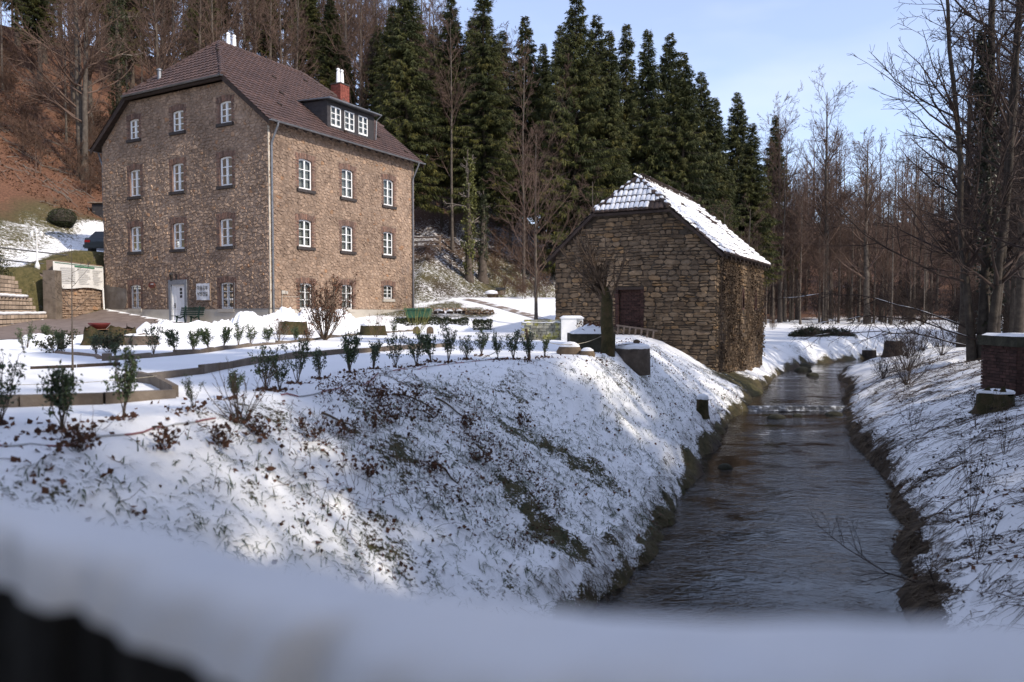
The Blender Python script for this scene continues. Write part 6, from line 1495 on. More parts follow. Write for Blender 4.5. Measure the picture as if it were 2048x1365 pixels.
# ropes and barrier tape
def cable(name, label, cat, pts, r, m, sag=0, tone=None, lift=.02, ground_=True):
    pts = np.array(pts, float); L = np.r_[0, np.cumsum(np.linalg.norm(np.diff(pts[:, :2], axis=0), axis=1))]; n = max(12, int(L[-1] / .12)); t = np.linspace(0, L[-1], n); x = np.interp(t, L, pts[:, 0]); y = np.interp(t, L, pts[:, 1])
    z = np.interp(t, L, pts[:, 2]) if pts.shape[1] > 2 else height(x, y) + lift
    q = MB(); q.tube(np.stack([x, y, z], 1), r, 6, .5); return tag(q.build(name, m, base=(pts[0][0], pts[0][1], float(z[0]))), label, cat)
M['tape'] = bpy.data.materials.new('barrier_tape'); M['tape'].use_nodes = True; nt_ = M['tape'].node_tree; wv_ = nt_.nodes.new('ShaderNodeTexWave'); wv_.wave_type = 'BANDS'; wv_.inputs['Scale'].default_value = 1.1; ge_ = nt_.nodes.new('ShaderNodeNewGeometry'); rp_ = nt_.nodes.new('ShaderNodeValToRGB'); rp_.color_ramp.elements[0].position = .48; rp_.color_ramp.elements[1].position = .52; rp_.color_ramp.elements[0].color = (.42, .42, .43, 1); rp_.color_ramp.elements[1].color = (.26, .10, .10, 1)
nt_.links.new(ge_.outputs['Position'], wv_.inputs['Vector']); nt_.links.new(wv_.outputs['Fac'], rp_.inputs[0]); nt_.links.new(rp_.outputs[0], nt_.nodes['Principled BSDF'].inputs['Base Color'])
cable('barrier_tape', 'faded red and white twisted barrier tape lying on the snow below the kerb', 'tape', [(-4.4, 5.0), (-3.79, 5.51), (-3.4, 6.35), (-3.2, 6.9), (-2.98, 7.49)], .009, M['tape'], lift=.012)
cable('barrier_tape', 'red and white barrier tape trailing along the top of the bank past the shrubs', 'tape', [(-2.75, 8.9), (-2.54, 9.63), (-2.15, 11.31), (-1.75, 12.8), (-1.3, 13.7), (-.6, 15.0), (-.1, 15.9)], .009, M['tape'], lift=.015)
M['rope'] = mat('pale_rope', [(.3, (.30, .26, .19)), (.7, (.46, .42, .33))], 20, .9)
def catenary(P, Q, sag, n=14):
    P, Q = np.array(P, float), np.array(Q, float); return [tuple(P + (Q - P) * u_ - UP * sag * 4 * u_ * (1 - u_)) for u_ in np.linspace(0, 1, n)]
def rope(label, P, Q, sag, r=.008):
    pts = catenary(P, Q, sag); q = MB(); q.tube(pts, r, 5, .5); tag(q.build('rope', M['rope'], base=pts[0]), label, 'rope')
pst = MB(); pst.tube([(.40, 16.0, 2.8), (.30, 15.95, 3.62)], .03, 7); tag(pst.build('wooden_stake', M['stemB'], base=(.4, 16, 2.9)), 'dark leaning wooden stake holding a rope at the end of the shrub row', 'stake')
rope('pale rope from the leaning stake down to the bank', (.31, 15.95, 3.56), (-.6, 14.9, 3.05), .04)
rope('pale slack rope hanging between the leaning stake and the mossy trough', (.31, 15.95, 3.50), (2.2, 18.23, 3.40), .22)
rope('thin yellowish string stretched low over the snowy path', (-6.1, 8.9, 3.12), (-4.7, 9.9, 3.14), .03, .004)
# ---------------------------------------------------------------- ground vegetation
def blades(base, dirs, L, w, droop, m_seg=3):
    """curved tapering blades; base (N,3), dirs (N,3) unit, L, w (N,)"""
    N = len(base); side = np.cross(dirs, UP); side /= np.linalg.norm(side, axis=1, keepdims=True) + 1e-9
    V = []; p = base.copy(); d = dirs.copy()
    for k in range(m_seg + 1):
        ww = (w * (1 - k / m_seg) ** .7 + .0006)[:, None]
        V.append(np.stack([p - side * ww, p + side * ww], 1))
        d = d - UP * (droop / m_seg)[:, None]; d /= np.linalg.norm(d, axis=1, keepdims=True)
        p = p + d * (L / m_seg)[:, None]
    V = np.stack(V, 1).reshape(-1, 3); st_ = (m_seg + 1) * 2
    F = np.concatenate([np.stack([np.arange(N) * st_ + 2 * k, np.arange(N) * st_ + 2 * k + 1, np.arange(N) * st_ + 2 * k + 3, np.arange(N) * st_ + 2 * k + 2], 1) for k in range(m_seg)])
    return V, F, st_
def unit(n, rg, up): d = rg.normal(size=(n, 3)); d[:, 2] = np.abs(d[:, 2]) * up + .15; return d / np.linalg.norm(d, axis=1, keepdims=True)
def zone(n, rg, x0, x1, y0, y1, dens):
    x = rg.uniform(x0, x1, n); y = y0 + (y1 - y0) * rg.random(n); k = rg.random(n) < dens(x, y); return x[k], y[k]
def lb(x, y):
    dl, sl = pdist(x, y, STREAM_L); dt, st = pdist(x, y, TERR); return dl, (sl > 0) & (st < 0), dt, st
rg = np.random.default_rng(123)
M['grassblade'] = mat('grass_blade', [(.3, (.038, .056, .022)), (.7, (.088, .112, .045))], 3, .7, tone_stops=[(0, g(.55)), (.8, g(1.1)), (1, (1.7, 1.35, .9))])
M['strawblade'] = mat('straw_blade', [(.3, (.075, .052, .032)), (.7, (.17, .125, .078))], 3, .85, tone_stops=[(0, g(.45)), (1, g(1.3))])
# grass pushing through the snow on the left bank
def dg(x, y):
    dl, on, dt, st = lb(x, y); w = dl / (dl + dt + 1e-6)
    patch = ss(.42, .62, fbm(x * .9 + 3, y * .9, 61)) + 1.4 * np.exp(-((x + .1 - .42 * (y - 10.9)) / 1.4) ** 2 - ((y - 10.9) / 2.6) ** 2); near = ss(17, 11, y)
    return on * np.clip((.22 + .95 * patch) * (.25 + .75 * near) * ss(1.0, .75, w), 0, 1) * ss(.05, .3, dl)
x, y = zone(68000, rg, -5, 9, 4.0, 26, dg); n = len(x); k = 5; b = np.repeat(np.arange(n), k); N = n * k
bx2 = x[b] + rg.normal(0, .022, N); by2 = y[b] + rg.normal(0, .022, N); base = np.stack([bx2, by2, height(bx2, by2) - .006], 1)
V, F, st_ = blades(base, unit(N, rg, .9), rg.uniform(.05, .17, N), rg.uniform(.0030, .0064, N), rg.uniform(.6, 2.2, N), 2)
o = mesh_obj('grass_tufts', V, F, M['grassblade'], tone=np.repeat(np.clip(.3 * rg.random(N) + .7 * rg.random(n)[b], 0, 1), st_), kind='stuff'); tag(o, 'short green grass poking through snow on the left bank', 'grass')
# fallen leaves on the left bank
def dlv(x, y):
    dl, on, dt, st = lb(x, y); up_ = np.where(st < 0, 1, ss(1.0, .0, dt)); patch = ss(.42, .62, fbm(x * 1.3, y * 1.3, 63))
    return ((dl > .1) & ((st < 0) | (dt < .8))) * up_ * (.10 + .9 * patch * ss(14, 8, y) * ss(.15, .5, dl / (dl + dt + 1e-6)) + .12 * ss(10, 18, y))
x, y = zone(42000, rg, -6, 8, 4.0, 27, dlv); c = np.stack([x, y, height(x, y) + rg.uniform(-.01, .025, len(x))], 1); V, F, T = leaf_cloud(c, .062, rg, .8)
o = mesh_obj('fallen_leaves', V, F, M['dryleaf'], tone=T, kind='stuff'); tag(o, 'brown fallen leaves scattered over the snow of the left bank', 'leaves')
# small dark tufts and soil crumbs further up the bank toward the barn
def dcl(x, y):
    dl, on, dt, st = lb(x, y); return on * (.25 + .75 * ss(.4, .6, fbm(x * 2, y * 2, 65))) * ss(8, 13, y)
x, y = zone(20000, rg, -3, 9, 8, 28, dcl); n = len(x); k = 4; b = np.repeat(np.arange(n), k); N = n * k; bx2 = x[b] + rg.normal(0, .03, N); by2 = y[b] + rg.normal(0, .03, N)
V, F, st_ = blades(np.stack([bx2, by2, height(bx2, by2) - .01], 1), unit(N, rg, .5), rg.uniform(.04, .13, N), rg.uniform(.004, .009, N), rg.uniform(.6, 2, N), 2)
o = mesh_obj('withered_tufts', V, F, M['grassblade'], tone=np.repeat(.6 * rg.random(N), st_), kind='stuff'); tag(o, 'dark withered weed tufts dotting the snow of the bank toward the barn', 'weeds')
# dead stalks and brambles on the upper bank
def dst(x, y):
    dl, on, dt, st = lb(x, y); patch = ss(.48, .66, fbm(x * .8 + 9, y * .8, 67)); return (on | (dt < .5)) * (st < .5) * (.04 + patch) * ss(.3, .6, dl / (dl + dt + 1e-6)) * ss(17, 9, y)
x, y = zone(12000, rg, -5, 5, 4.5, 20, dst); N = len(x); up_ = rg.random(N) < .35
d = unit(N, rg, .35); d[up_] = unit(up_.sum(), rg, 5); L = np.where(up_, rg.uniform(.08, .3, N), rg.uniform(.12, .42, N)); u = np.linspace(0, 1, 5)
P = np.stack([x, y, height(x, y) - .01], 1)[:, None, :] + d[:, None, :] * (L[:, None] * u)[..., None] - UP * (np.where(up_, .0, .35)[:, None] * L[:, None] * u ** 2)[..., None] + rg.normal(0, .008, (N, 5, 3))
P[:, :, 2] = np.maximum(P[:, :, 2], height(P[:, :, 0], P[:, :, 1]) + .004)
V, F = tubes(P, np.linspace(.0034, .0014, 5)[None].repeat(N, 0), 3); o = mesh_obj('dead_stalks', V, F, M['dryleaf'], tone=np.repeat(rg.random(N), 15), kind='stuff'); tag(o, 'brown dead stalks and bramble shoots on the upper snowy bank', 'stalks')
# dark patch of dead fern and weeds on the bank
rgx = rg; cx_, cy_ = -.95, 10.4
n = 5200; ang_ = rgx.uniform(0, 6.28, n); rr = np.sqrt(rgx.random(n)); x = cx_ + rr * np.cos(ang_) * 1.7; y = cy_ + rr * np.sin(ang_) * 2.0; kp = fbm(x * 2.2, y * 2.2, 70) + rgx.normal(0, .08, n) > .54; x, y = x[kp], y[kp]
c = np.stack([x, y, height(x, y) + rgx.uniform(0, .09, len(x))], 1); V, F, T = leaf_cloud(c, .06, rgx, .35); o = mesh_obj('dead_weeds', V, F, M['dryleaf'], tone=T * .6, kind='stuff'); tag(o, 'dark tangle of dead brown weeds in the middle of the bank', 'weeds')
# ragged grass and roots hanging over the cut banks
for nm_, poly, sgn, lab, nn_ in (('bank_edge_grass', STREAM_L, 1, 'ragged brown grass hanging over the left edge of the stream', 7500), ('bank_edge_grass', STREAM_R, -1, 'ragged brown grass hanging over the right edge of the stream', 17000)):
    p = np.array(poly); Ld = np.r_[0, np.cumsum(np.hypot(*np.diff(p, axis=0).T))]; s0, s1 = np.interp([6, 50], p[:, 1], Ld); t = s0 + (s1 - s0) * rg.random(nn_) ** 1.6
    X = np.interp(t, Ld, p[:, 0]); Y = np.interp(t, Ld, p[:, 1]); X2 = np.interp(t + .2, Ld, p[:, 0]) - X; Y2 = np.interp(t + .2, Ld, p[:, 1]) - Y; ln_ = np.hypot(X2, Y2) + 1e-6; nx_, ny_ = -Y2 / ln_ * sgn, X2 / ln_ * sgn
    off = rg.uniform(.02, .6, nn_) ** 1.0; keep = fbm(t * .9, t * 0, 71) + rg.normal(0, .12, nn_) > .40; X, Y, nx_, ny_, off = (q[keep] for q in (X, Y, nx_, ny_, off)); bx2, by2 = X + nx_ * off, Y + ny_ * off; N = len(bx2)
    d = np.stack([-nx_ + rg.normal(0, .6, N), -ny_ + rg.normal(0, .6, N), rg.uniform(.05, .7, N)], 1); d /= np.linalg.norm(d, axis=1, keepdims=True)
    V, F, st_ = blades(np.stack([bx2, by2, height(bx2, by2) - .01], 1), d, rg.uniform(.10, .38, N), rg.uniform(.0025, .006, N), rg.uniform(.8, 2.6, N), 3); o = mesh_obj(nm_, V, F, M['strawblade'], tone=np.repeat(rg.random(N), st_), kind='stuff'); tag(o, lab, 'grass')
# right bank: combed down dry stems, leaves and shoots
def drb(x, y):
    dr, sr = pdist(x, y, STREAM_R); return (sr < 0) * (dr > .15) * (.30 + .7 * ss(.38, .6, fbm(x * 1.1, y * 1.1, 73))) * ss(9, 3, dr) * ss(34, 22, y)
x, y = zone(34000, rg, 3.5, 20, 6.5, 34, drb); N = len(x); e = .15
gxn = (height(x + e, y, False) - height(x - e, y, False)) / (2 * e); gyn = (height(x, y + e, False) - height(x, y - e, False)) / (2 * e); dn = -np.stack([gxn, gyn], 1); dn /= np.linalg.norm(dn, axis=1, keepdims=True) + 1e-6
d2 = dn + rg.normal(0, .45, (N, 2)) + np.array([-.2, -.25]); d2 /= np.linalg.norm(d2, axis=1, keepdims=True); L = rg.uniform(.15, .6, N); u = np.linspace(0, 1, 4); xy = np.stack([x, y], 1)[:, None, :] + d2[:, None, :] * (L[:, None] * u)[..., None] + rg.normal(0, .012, (N, 4, 2))
zz = height(xy[..., 0], xy[..., 1]) + (rg.uniform(.01, .10, N) * 4)[:, None] * (u * (1 - u)) * L[:, None] * 1.6 + .004
V, F = tubes(np.concatenate([xy, zz[..., None]], 2), np.linspace(.0042, .0018, 4)[None].repeat(N, 0) * rg.uniform(.6, 1.4, N)[:, None], 3); o = mesh_obj('flattened_stems', V, F, M['stemB'], kind='stuff'); tag(o, 'dry brown stems combed flat over the snow of the right bank', 'stems')
x, y = zone(26000, rg, 3.5, 18, 6.5, 32, lambda a, b: drb(a, b) * ss(.40, .6, fbm(a * 1.5, b * 1.5, 75))); c = np.stack([x, y, height(x, y) + rg.uniform(-.01, .05, len(x))], 1); V, F, T = leaf_cloud(c, .06, rg, .7)
M['darkleaf'] = mat('dark_leaf', [(.3, (.022, .016, .012)), (.7, (.06, .042, .030))], 6, .8, tone_stops=[(0, g(.6)), (1, g(1.3))]); o = mesh_obj('withered_leaves', V, F, M['darkleaf'], tone=T, kind='stuff'); tag(o, 'dark withered leaves littering the snow of the right bank', 'leaves')
for i, (x, y, h_) in enumerate(((6.3, 10.2, 1.1), (7.4, 12.0, .9), (8.6, 13.0, 1.2), (5.6, 8.9, .8), (9.6, 15.4, .9), (10.0, 18.8, .8), (11.2, 21.5, 1.0), (12.6, 23.6, 1.1), (9.3, 17.3, .7), (7.0, 9.6, 1.3), (8.0, 10.6, 1.2))):
    fan_bush('bramble_shoots', 'thin reddish bramble shoots standing in the snow of the right bank', x, y, h_, 7, .5, M['stemB'], 3, 2, 30, M['darkleaf'], .002, .0045, 900 + i, 'bramble shoots on the right bank', .05)
for i, (x, y, h_) in enumerate(((12.9, 24.4, 1.2), (14.2, 26.8, 1.4), (13.6, 27.4, .9), (17.8, 31.0, 1.4), (20.0, 38.0, 1.5), (22.5, 41.0, 1.6), (18.6, 35.2, 1.2))):
    fan_bush('dark_bush', 'dark leafless bush crowding the far right bank', x, y, h_, 26, h_ * .8, M['twigD'], 6, 2, 60, M['darkleaf'], .004, .008, 950 + i, 'dark bushes on the far right bank', .06)
# branch dipping into the stream
rg2 = np.random.default_rng(15); PP = np.array([[(5.35, 8.6, .75), (5.0, 8.75, .72), (4.55, 9.0, .82), (4.2, 9.35, 1.02), (4.0, 9.8, 1.2)]]); P2, R2 = children(PP, np.linspace(.012, .004, 5)[None], 14, .2, 1, .4, (25, 60), 5, rg2, .1, .12, .6, .4); P3, R3 = children(P2, R2, 4, .2, 1, .5, (20, 50), 4, rg2, 0, .1, .7, .5)
v_, f_, t_ = merge([(*tubes(PP, np.linspace(.012, .004, 5)[None], 5), .5), (*tubes(P2, np.maximum(R2, .0025), 3), .4), (*tubes(P3, np.maximum(R3, .002), 3), .3)]); o = mesh_obj('dead_branch', v_, f_, M['twigD'], smooth=True, tone=t_, base=(5.3, 8.6, .6)); tag(o, 'dead twiggy branch reaching from the right bank over the water', 'branch')
# withered plants on the upper bank
for i, (x, y, h_) in enumerate(((-3.45, 5.9, .20), (-3.05, 6.5, .24), (-2.75, 7.0, .26), (-2.5, 7.5, .22), (-2.15, 8.0, .28), (-2.0, 8.7, .25), (-1.75, 9.3, .30), (-1.5, 9.9, .32), (-1.2, 10.6, .28), (-1.45, 10.9, .26), (-.7, 11.2, .24), (-1.9, 10.3, .24), (-1.0, 9.4, .22), (-.4, 10.2, .22), (-1.6, 8.2, .2), (.2, 12.4, .24))):
    fan_bush('withered_plant', 'brown withered plant collapsed in the snow below the shrub row', x, y, h_, 12, h_ * 1.1, M['stemB'], 4, 2, 90, M['dryleaf'], .0016, .0032, 700 + i, 'withered plants on the bank', .05)
# bare soil and leaves round the feet of the shrubs
xs = np.concatenate([rg.normal(a, .09, 55) for a, b, s_ in LOW]); ys = np.concatenate([rg.normal(b - .05, .09, 55) for a, b, s_ in LOW]); V, F, T = leaf_cloud(np.stack([xs, ys, height(xs, ys) + rg.uniform(-.012, .02, len(xs))], 1), .06, rg, .8)
o = mesh_obj('shrub_foot_leaves', V, F, M['dryleaf'], tone=T * .7, kind='stuff'); tag(o, 'dark dead leaves around the feet of the shrubs on the bank', 'leaves')
# long fallen sticks on the left bank
for i, (x, y, a, L_) in enumerate(((-1.75, 10.9, -.5, .8), (-1.2, 11.6, .2, .6), (-2.3, 9.0, -.2, .5), (-1.0, 9.6, .6, .45))):
    t = np.linspace(0, 1, 6); X = x + np.cos(a) * L_ * t; Y = y - np.sin(a) * L_ * t; q = MB(); q.tube(np.stack([X, Y, height(X, Y) + .02 + .02 * np.sin(t * 5)], 1), np.linspace(.016, .006, 6), 6); o = q.build('fallen_stick', M['stemB'], base=(x, y, Hz(x, y))); tag(o, 'brown fallen stick lying on the snowy bank below the shrub row', 'stick', 'fallen sticks on the bank')
# creeper of bare stems covering the stream side of the barn
rg3 = np.random.default_rng(33); N = 420; a0 = rg3.uniform(.1, BD - .1, N); z0 = rg3.uniform(1.3, 5.6, N); kq = (np.abs(a0 - 4.7) > .5) & (np.abs(a0 - 7.5) > .5); a0, z0 = a0[kq], z0[kq]; N = len(a0); u = np.linspace(0, 1, 6); L_ = rg3.uniform(.4, 1.5, N)
A_ = a0[:, None] + rg3.normal(0, .12, N)[:, None] * u * L_[:, None] + np.cumsum(rg3.normal(0, .03, (N, 6)), 1); Z_ = np.clip(z0[:, None] + L_[:, None] * u, 0, 6.3); O_ = .07 + .06 * rg3.random((N, 6))
P = BC + Vd * A_[..., None] + UP * Z_[..., None] - U * O_[..., None]; v1, f1 = tubes(P, np.linspace(.012, .005, 6)[None].repeat(N, 0), 3); n = 5200; aa = rg3.uniform(0, BD, n); zc = rg3.uniform(1.3, 6.2, n); kp = fbm(aa * .9, zc * .9, 81) > .50; kp &= ~(((np.abs(aa - 4.7) < .34) | (np.abs(aa - 7.5) < .34)) & (zc > 3.95) & (zc < 5.15)); aa, zc = aa[kp], zc[kp]
c = BC + Vd * aa[:, None] + UP * zc[:, None] - U * rg3.uniform(.06, .16, len(aa))[:, None]; lv = leaf_cloud(c, .10, rg3, .6); M['creeper'] = mat('dry_creeper', [(.3, (.05, .034, .022)), (.7, (.12, .080, .052))], 4, .9, tone_stops=[(0, g(.5)), (1, g(1.4))])
cr_ = thing('dry_creeper', 'dry brown creeper covering the stream side wall of the barn', 'creeper', BR.P(4.7, 1.3, .05)); mesh_obj('stems', v1, f1, M['stemB'], cr_, kind='stuff'); mesh_obj('dead_foliage', lv[0], lv[1], M['creeper'], cr_, tone=lv[2], kind='stuff')
# grass on the slope right of the house
x, y = zone(9000, rg, -9, 4, 46, 60, lambda a, b: ((pdist(a, b, FOOT)[1] > 0) & (pdist(a, b, FOOT)[0] < 9)) * (.4 + .6 * ss(.4, .6, fbm(a * .6, b * .6, 83)))); N = len(x); V, F, st_ = blades(np.stack([x, y, height(x, y) - .03], 1), unit(N, rg, .6), rg.uniform(.15, .45, N), rg.uniform(.012, .03, N), rg.uniform(.5, 2, N), 2)
o = mesh_obj('rough_grass', V, F, M['strawblade'], tone=np.repeat(rg.random(N), st_), kind='stuff'); tag(o, 'rough withered grass on the slope right of the house', 'grass')

# ---------------------------------------------------------------- bridge in the foreground
M['shadewood'] = mat('shade_black_timber', [(.3, g(.010)), (.7, (.020, .018, .017))], 6, .85, bump=.3)  # deep shade on the parapet is put into this near-black colour
far_ = np.array([(-3.4, 2.95), (-1.75, 1.97), (-1.07, 1.57), (-.64, 1.33), (-.32, 1.13), (-.08, 1.01), (.115, .965), (.30, .95), (.64, .935), (1.2, .91), (2.4, .86)]); near_ = np.array([(-3.0, 2.55), (-1.42, 1.56), (-.80, 1.18), (-.64, 1.07), (-.44, .965), (-.33, .88), (-.15, .76), (.1, .70), (.5, .67), (1.1, .65), (2.3, .60)])
KS = .55; far_ = far_ * KS; near_ = near_ * KS
n = 160; tt = np.linspace(0, 10, n); fa = np.stack([np.interp(tt, np.arange(11), far_[:, i]) for i in (0, 1)], 1); ne = np.stack([np.interp(tt, np.arange(11), near_[:, i]) for i in (0, 1)], 1)
def smooth_(a): 
    for _ in range(4): a[1:-1] = (a[:-2] + 2 * a[1:-1] + a[2:]) / 4
    return a
fa, ne = smooth_(fa), smooth_(ne); ne = ne - .022 * (fbm(ne[:, 0] * 22, ne[:, 1] * 22, 92, 2)[:, None] - .5) * np.array([[.5, .9]]) * 2; prm = thing('bridge_parapet', 'bridge parapet darkened for its shade with thick blurred snow along its top in the foreground', 'parapet', (0, .8, 2.5)); k = 12; V = []
for i in range(n):
    for j in range(k + 1):
        u_ = j / k; q_ = ne[i] + (fa[i] - ne[i]) * u_; e = max(0, 1 - abs(2 * u_ - 1) ** 4); V.append((q_[0], q_[1], 3.750 + .047 * e ** .6 + .012 * (float(fbm(q_[0] * 14, q_[1] * 14, 91, 2)) - .5)))
mesh_obj('snow_cap', V, [(i * (k + 1) + j, (i + 1) * (k + 1) + j, (i + 1) * (k + 1) + j + 1, i * (k + 1) + j + 1) for i in range(n - 1) for j in range(k)], M['snow'], prm, smooth=True)
V = []
for i in range(n):
    a_, b_ = ne[i] + (fa[i] - ne[i]) * .04, ne[i] + (fa[i] - ne[i]) * .93; V += [(a_[0], a_[1], 2.45), (a_[0], a_[1], 3.756), (b_[0], b_[1], 3.756), (b_[0], b_[1], 2.45)]
mesh_obj('wall', V, [(i * 4 + j, (i + 1) * 4 + j, (i + 1) * 4 + j + 1, i * 4 + j + 1) for i in range(n - 1) for j in range(3)] + [(0, 1, 2, 3), tuple(4 * (n - 1) + j for j in (3, 2, 1, 0))], M['shadewood'], prm)
q = MB(); q.prism([(p[0], p[1], 2.25) for p in fa[::12]] + [(fa[-1][0], fa[-1][1], 2.25), (4.5, .7, 2.25), (4.5, -5, 2.25), (-6.5, -5, 2.25), (-6.5, 2.4, 2.25)], UP * .25, .3); q.build('bridge_deck', M['shadewood'], kind='structure')

# leaf litter and sticks on the hillside left of the house
x, y = zone(30000, rg, -48, -19, 50, 72, lambda a, b: (pdist(a, b, FOOT)[1] > 0) * ss(7, 9.5, pdist(a, b, FOOT)[0]) * (a / b > -.76) * (.35 + .65 * ss(.35, .6, fbm(a * .5, b * .5, 87)))); c = np.stack([x, y, height(x, y) + rg.uniform(-.02, .08, len(x))], 1); V, F, T = leaf_cloud(c, .17, rg, .75)
M['litter'] = mat('leaf_litter', [(.3, (.085, .042, .026)), (.7, (.21, .115, .068))], 2, .9, tone_stops=[(0, g(.5)), (1, (1.4, 1.3, 1.2))]); o = mesh_obj('leaf_litter', V, F, M['litter'], tone=T, kind='stuff'); tag(o, 'rusty brown leaf litter covering the hillside left of the house', 'leaves')
x, y = zone(950, rg, -48, -19, 50, 76, lambda a, b: (pdist(a, b, FOOT)[1] > 0) * ss(6, 8, pdist(a, b, FOOT)[0]) * (a / b > -.76)); N = len(x); a_ = rg.uniform(0, 3.14, N); L = rg.uniform(.4, 2.4, N); u = np.linspace(-.5, .5, 5); X = x[:, None] + np.cos(a_)[:, None] * L[:, None] * u; Y = y[:, None] + np.sin(a_)[:, None] * L[:, None] * u * .5; Z = height(X, Y) + .06 + rg.uniform(0, .25, N)[:, None] * (u + .5)
V, F = tubes(np.stack([X, Y, Z], -1), rg.uniform(.012, .035, N)[:, None] * np.linspace(1, .4, 5)[None], 4); o = mesh_obj('fallen_branches', V, F, M['twigP'], kind='stuff'); tag(o, 'pale fallen branches strewn over the leafy hillside', 'branches')
x, y = zone(9000, rg, -40, -21, 32, 56, lambda a, b: (pdist(a, b, FOOT)[1] > 0) * (pdist(a, b, FOOT)[0] > 1.6) * ss(10, 7, pdist(a, b, FOOT)[0])); N = len(x); V, F, st_ = blades(np.stack([x, y, height(x, y) - .02], 1), unit(N, rg, .6), rg.uniform(.08, .2, N), rg.uniform(.01, .025, N), rg.uniform(.5, 2, N), 2)
o = mesh_obj('lawn_tufts', V, F, M['grassblade'], tone=np.repeat(rg.random(N), st_), kind='stuff'); tag(o, 'withered grass tufts on the sloping lawn left of the house', 'grass')
# ---------------------------------------------------------------- left of the house: retaining wall, planter blocks, upper terrace
rw0, rw1 = np.array([-23.35, 38.35, 0]), np.array([-23.5, 43.1, 0]); rd = nrm(rw1 - rw0); rn = np.array([rd[1], -rd[0], 0]); Lw = np.linalg.norm(rw1 - rw0)
RWF = Face(rw0, rd, rn)
rwall = thing('retaining_wall', 'tan rubble retaining wall joining the house corner to the planter blocks', 'wall', (*rw0[:2], 3.4))
q = MB(); q.obox(rw0 + rd * Lw / 2 - rn * .2 + UP * 4.85, rd * Lw / 2, rn * .2, UP * 1.75, .5); q.build('wall_core', M['mortar'], rwall)
for _, V, F_, t_ in rubble(RWF, [(0, 3.3), (Lw, 3.3), (Lw, 6.5), (0, 6.5)], [], (.13, .27), (.2, .55), (.02, .07), 81): MB().add(V, F_, t_).build('stone', M['stone'], rwall)
q = MB(); q.obox(rw0 - rd * .30 + UP * 4.6 + rn * .05, rd * .30, rn * .30, UP * 1.45, .5); q.build('buttress', M['concrete'], rwall)
# wall banner with small print
bb = thing('wall_banner', 'long white banner with green heading and fine print hung over the retaining wall', 'banner', RWF.P(2.2, 5.2, .1))
V = []; k1, k2 = 24, 8
for i in range(k1 + 1):
    for j in range(k2 + 1):
        u_, v_ = i / k1, j / k2; a = -.35 + 4.95 * u_ - .1 * (1 - v_); z_ = 6.52 - (1 - v_) * (1.30 + .12 * math.sin(u_ * 7) * .5) ; V.append(RWF.P(a, z_, .13 + .025 * math.sin(u_ * 19 + v_ * 2) * (1 - v_) + .05 * (1 - v_)))
q = MB(); q.add(V, [(i * (k2 + 1) + j, (i + 1) * (k2 + 1) + j, (i + 1) * (k2 + 1) + j + 1, i * (k2 + 1) + j + 1) for i in range(k1) for j in range(k2)], .5); q.build('cloth', M['white'], bb, smooth=True)
M['green'] = mat('green_print', [(.3, (.06, .20, .12)), (.7, (.09, .26, .16))], 4, .6); M['print'] = mat('grey_print', [(.3, g(.36)), (.7, g(.46))], 9, .7)
q = MB(); RWF.box(q, 1.6, 3.6, 6.34, 6.42, .15, .163); RWF.box(q, -.2, 4.5, 6.46, 6.485, .15, .163); q.build('green_heading', M['green'], bb)
q = MB()
for i in range(9):
    z_ = 6.24 - i * .095; o_ = .165 + .05 * (6.52 - z_) / 1.3 + .012
    for a0, a1 in ((.15, 1.55), (1.85, 3.05 + random.uniform(-.5, .2)), (3.3, 4.3 + random.uniform(-.5, .1))): RWF.box(q, a0 + random.uniform(0, .1), a1, z_, z_ + .022, o_, o_ + .006)
q.build('fine_print', M['print'], bb, kind='stuff')
q = MB(); q.tube([RWF.P(4.35, 5.3, .22), RWF.P(4.4, 4.4, .22), RWF.P(4.45, 3.75, .22), RWF.P(4.6, 3.66, .3), RWF.P(4.9, 3.66, .4)], .045, 8); tag(q.build('drain_pipe', M['white'], base=RWF.P(4.4, 3.6, .2)), 'white plastic drain pipe running down the retaining wall', 'pipe')
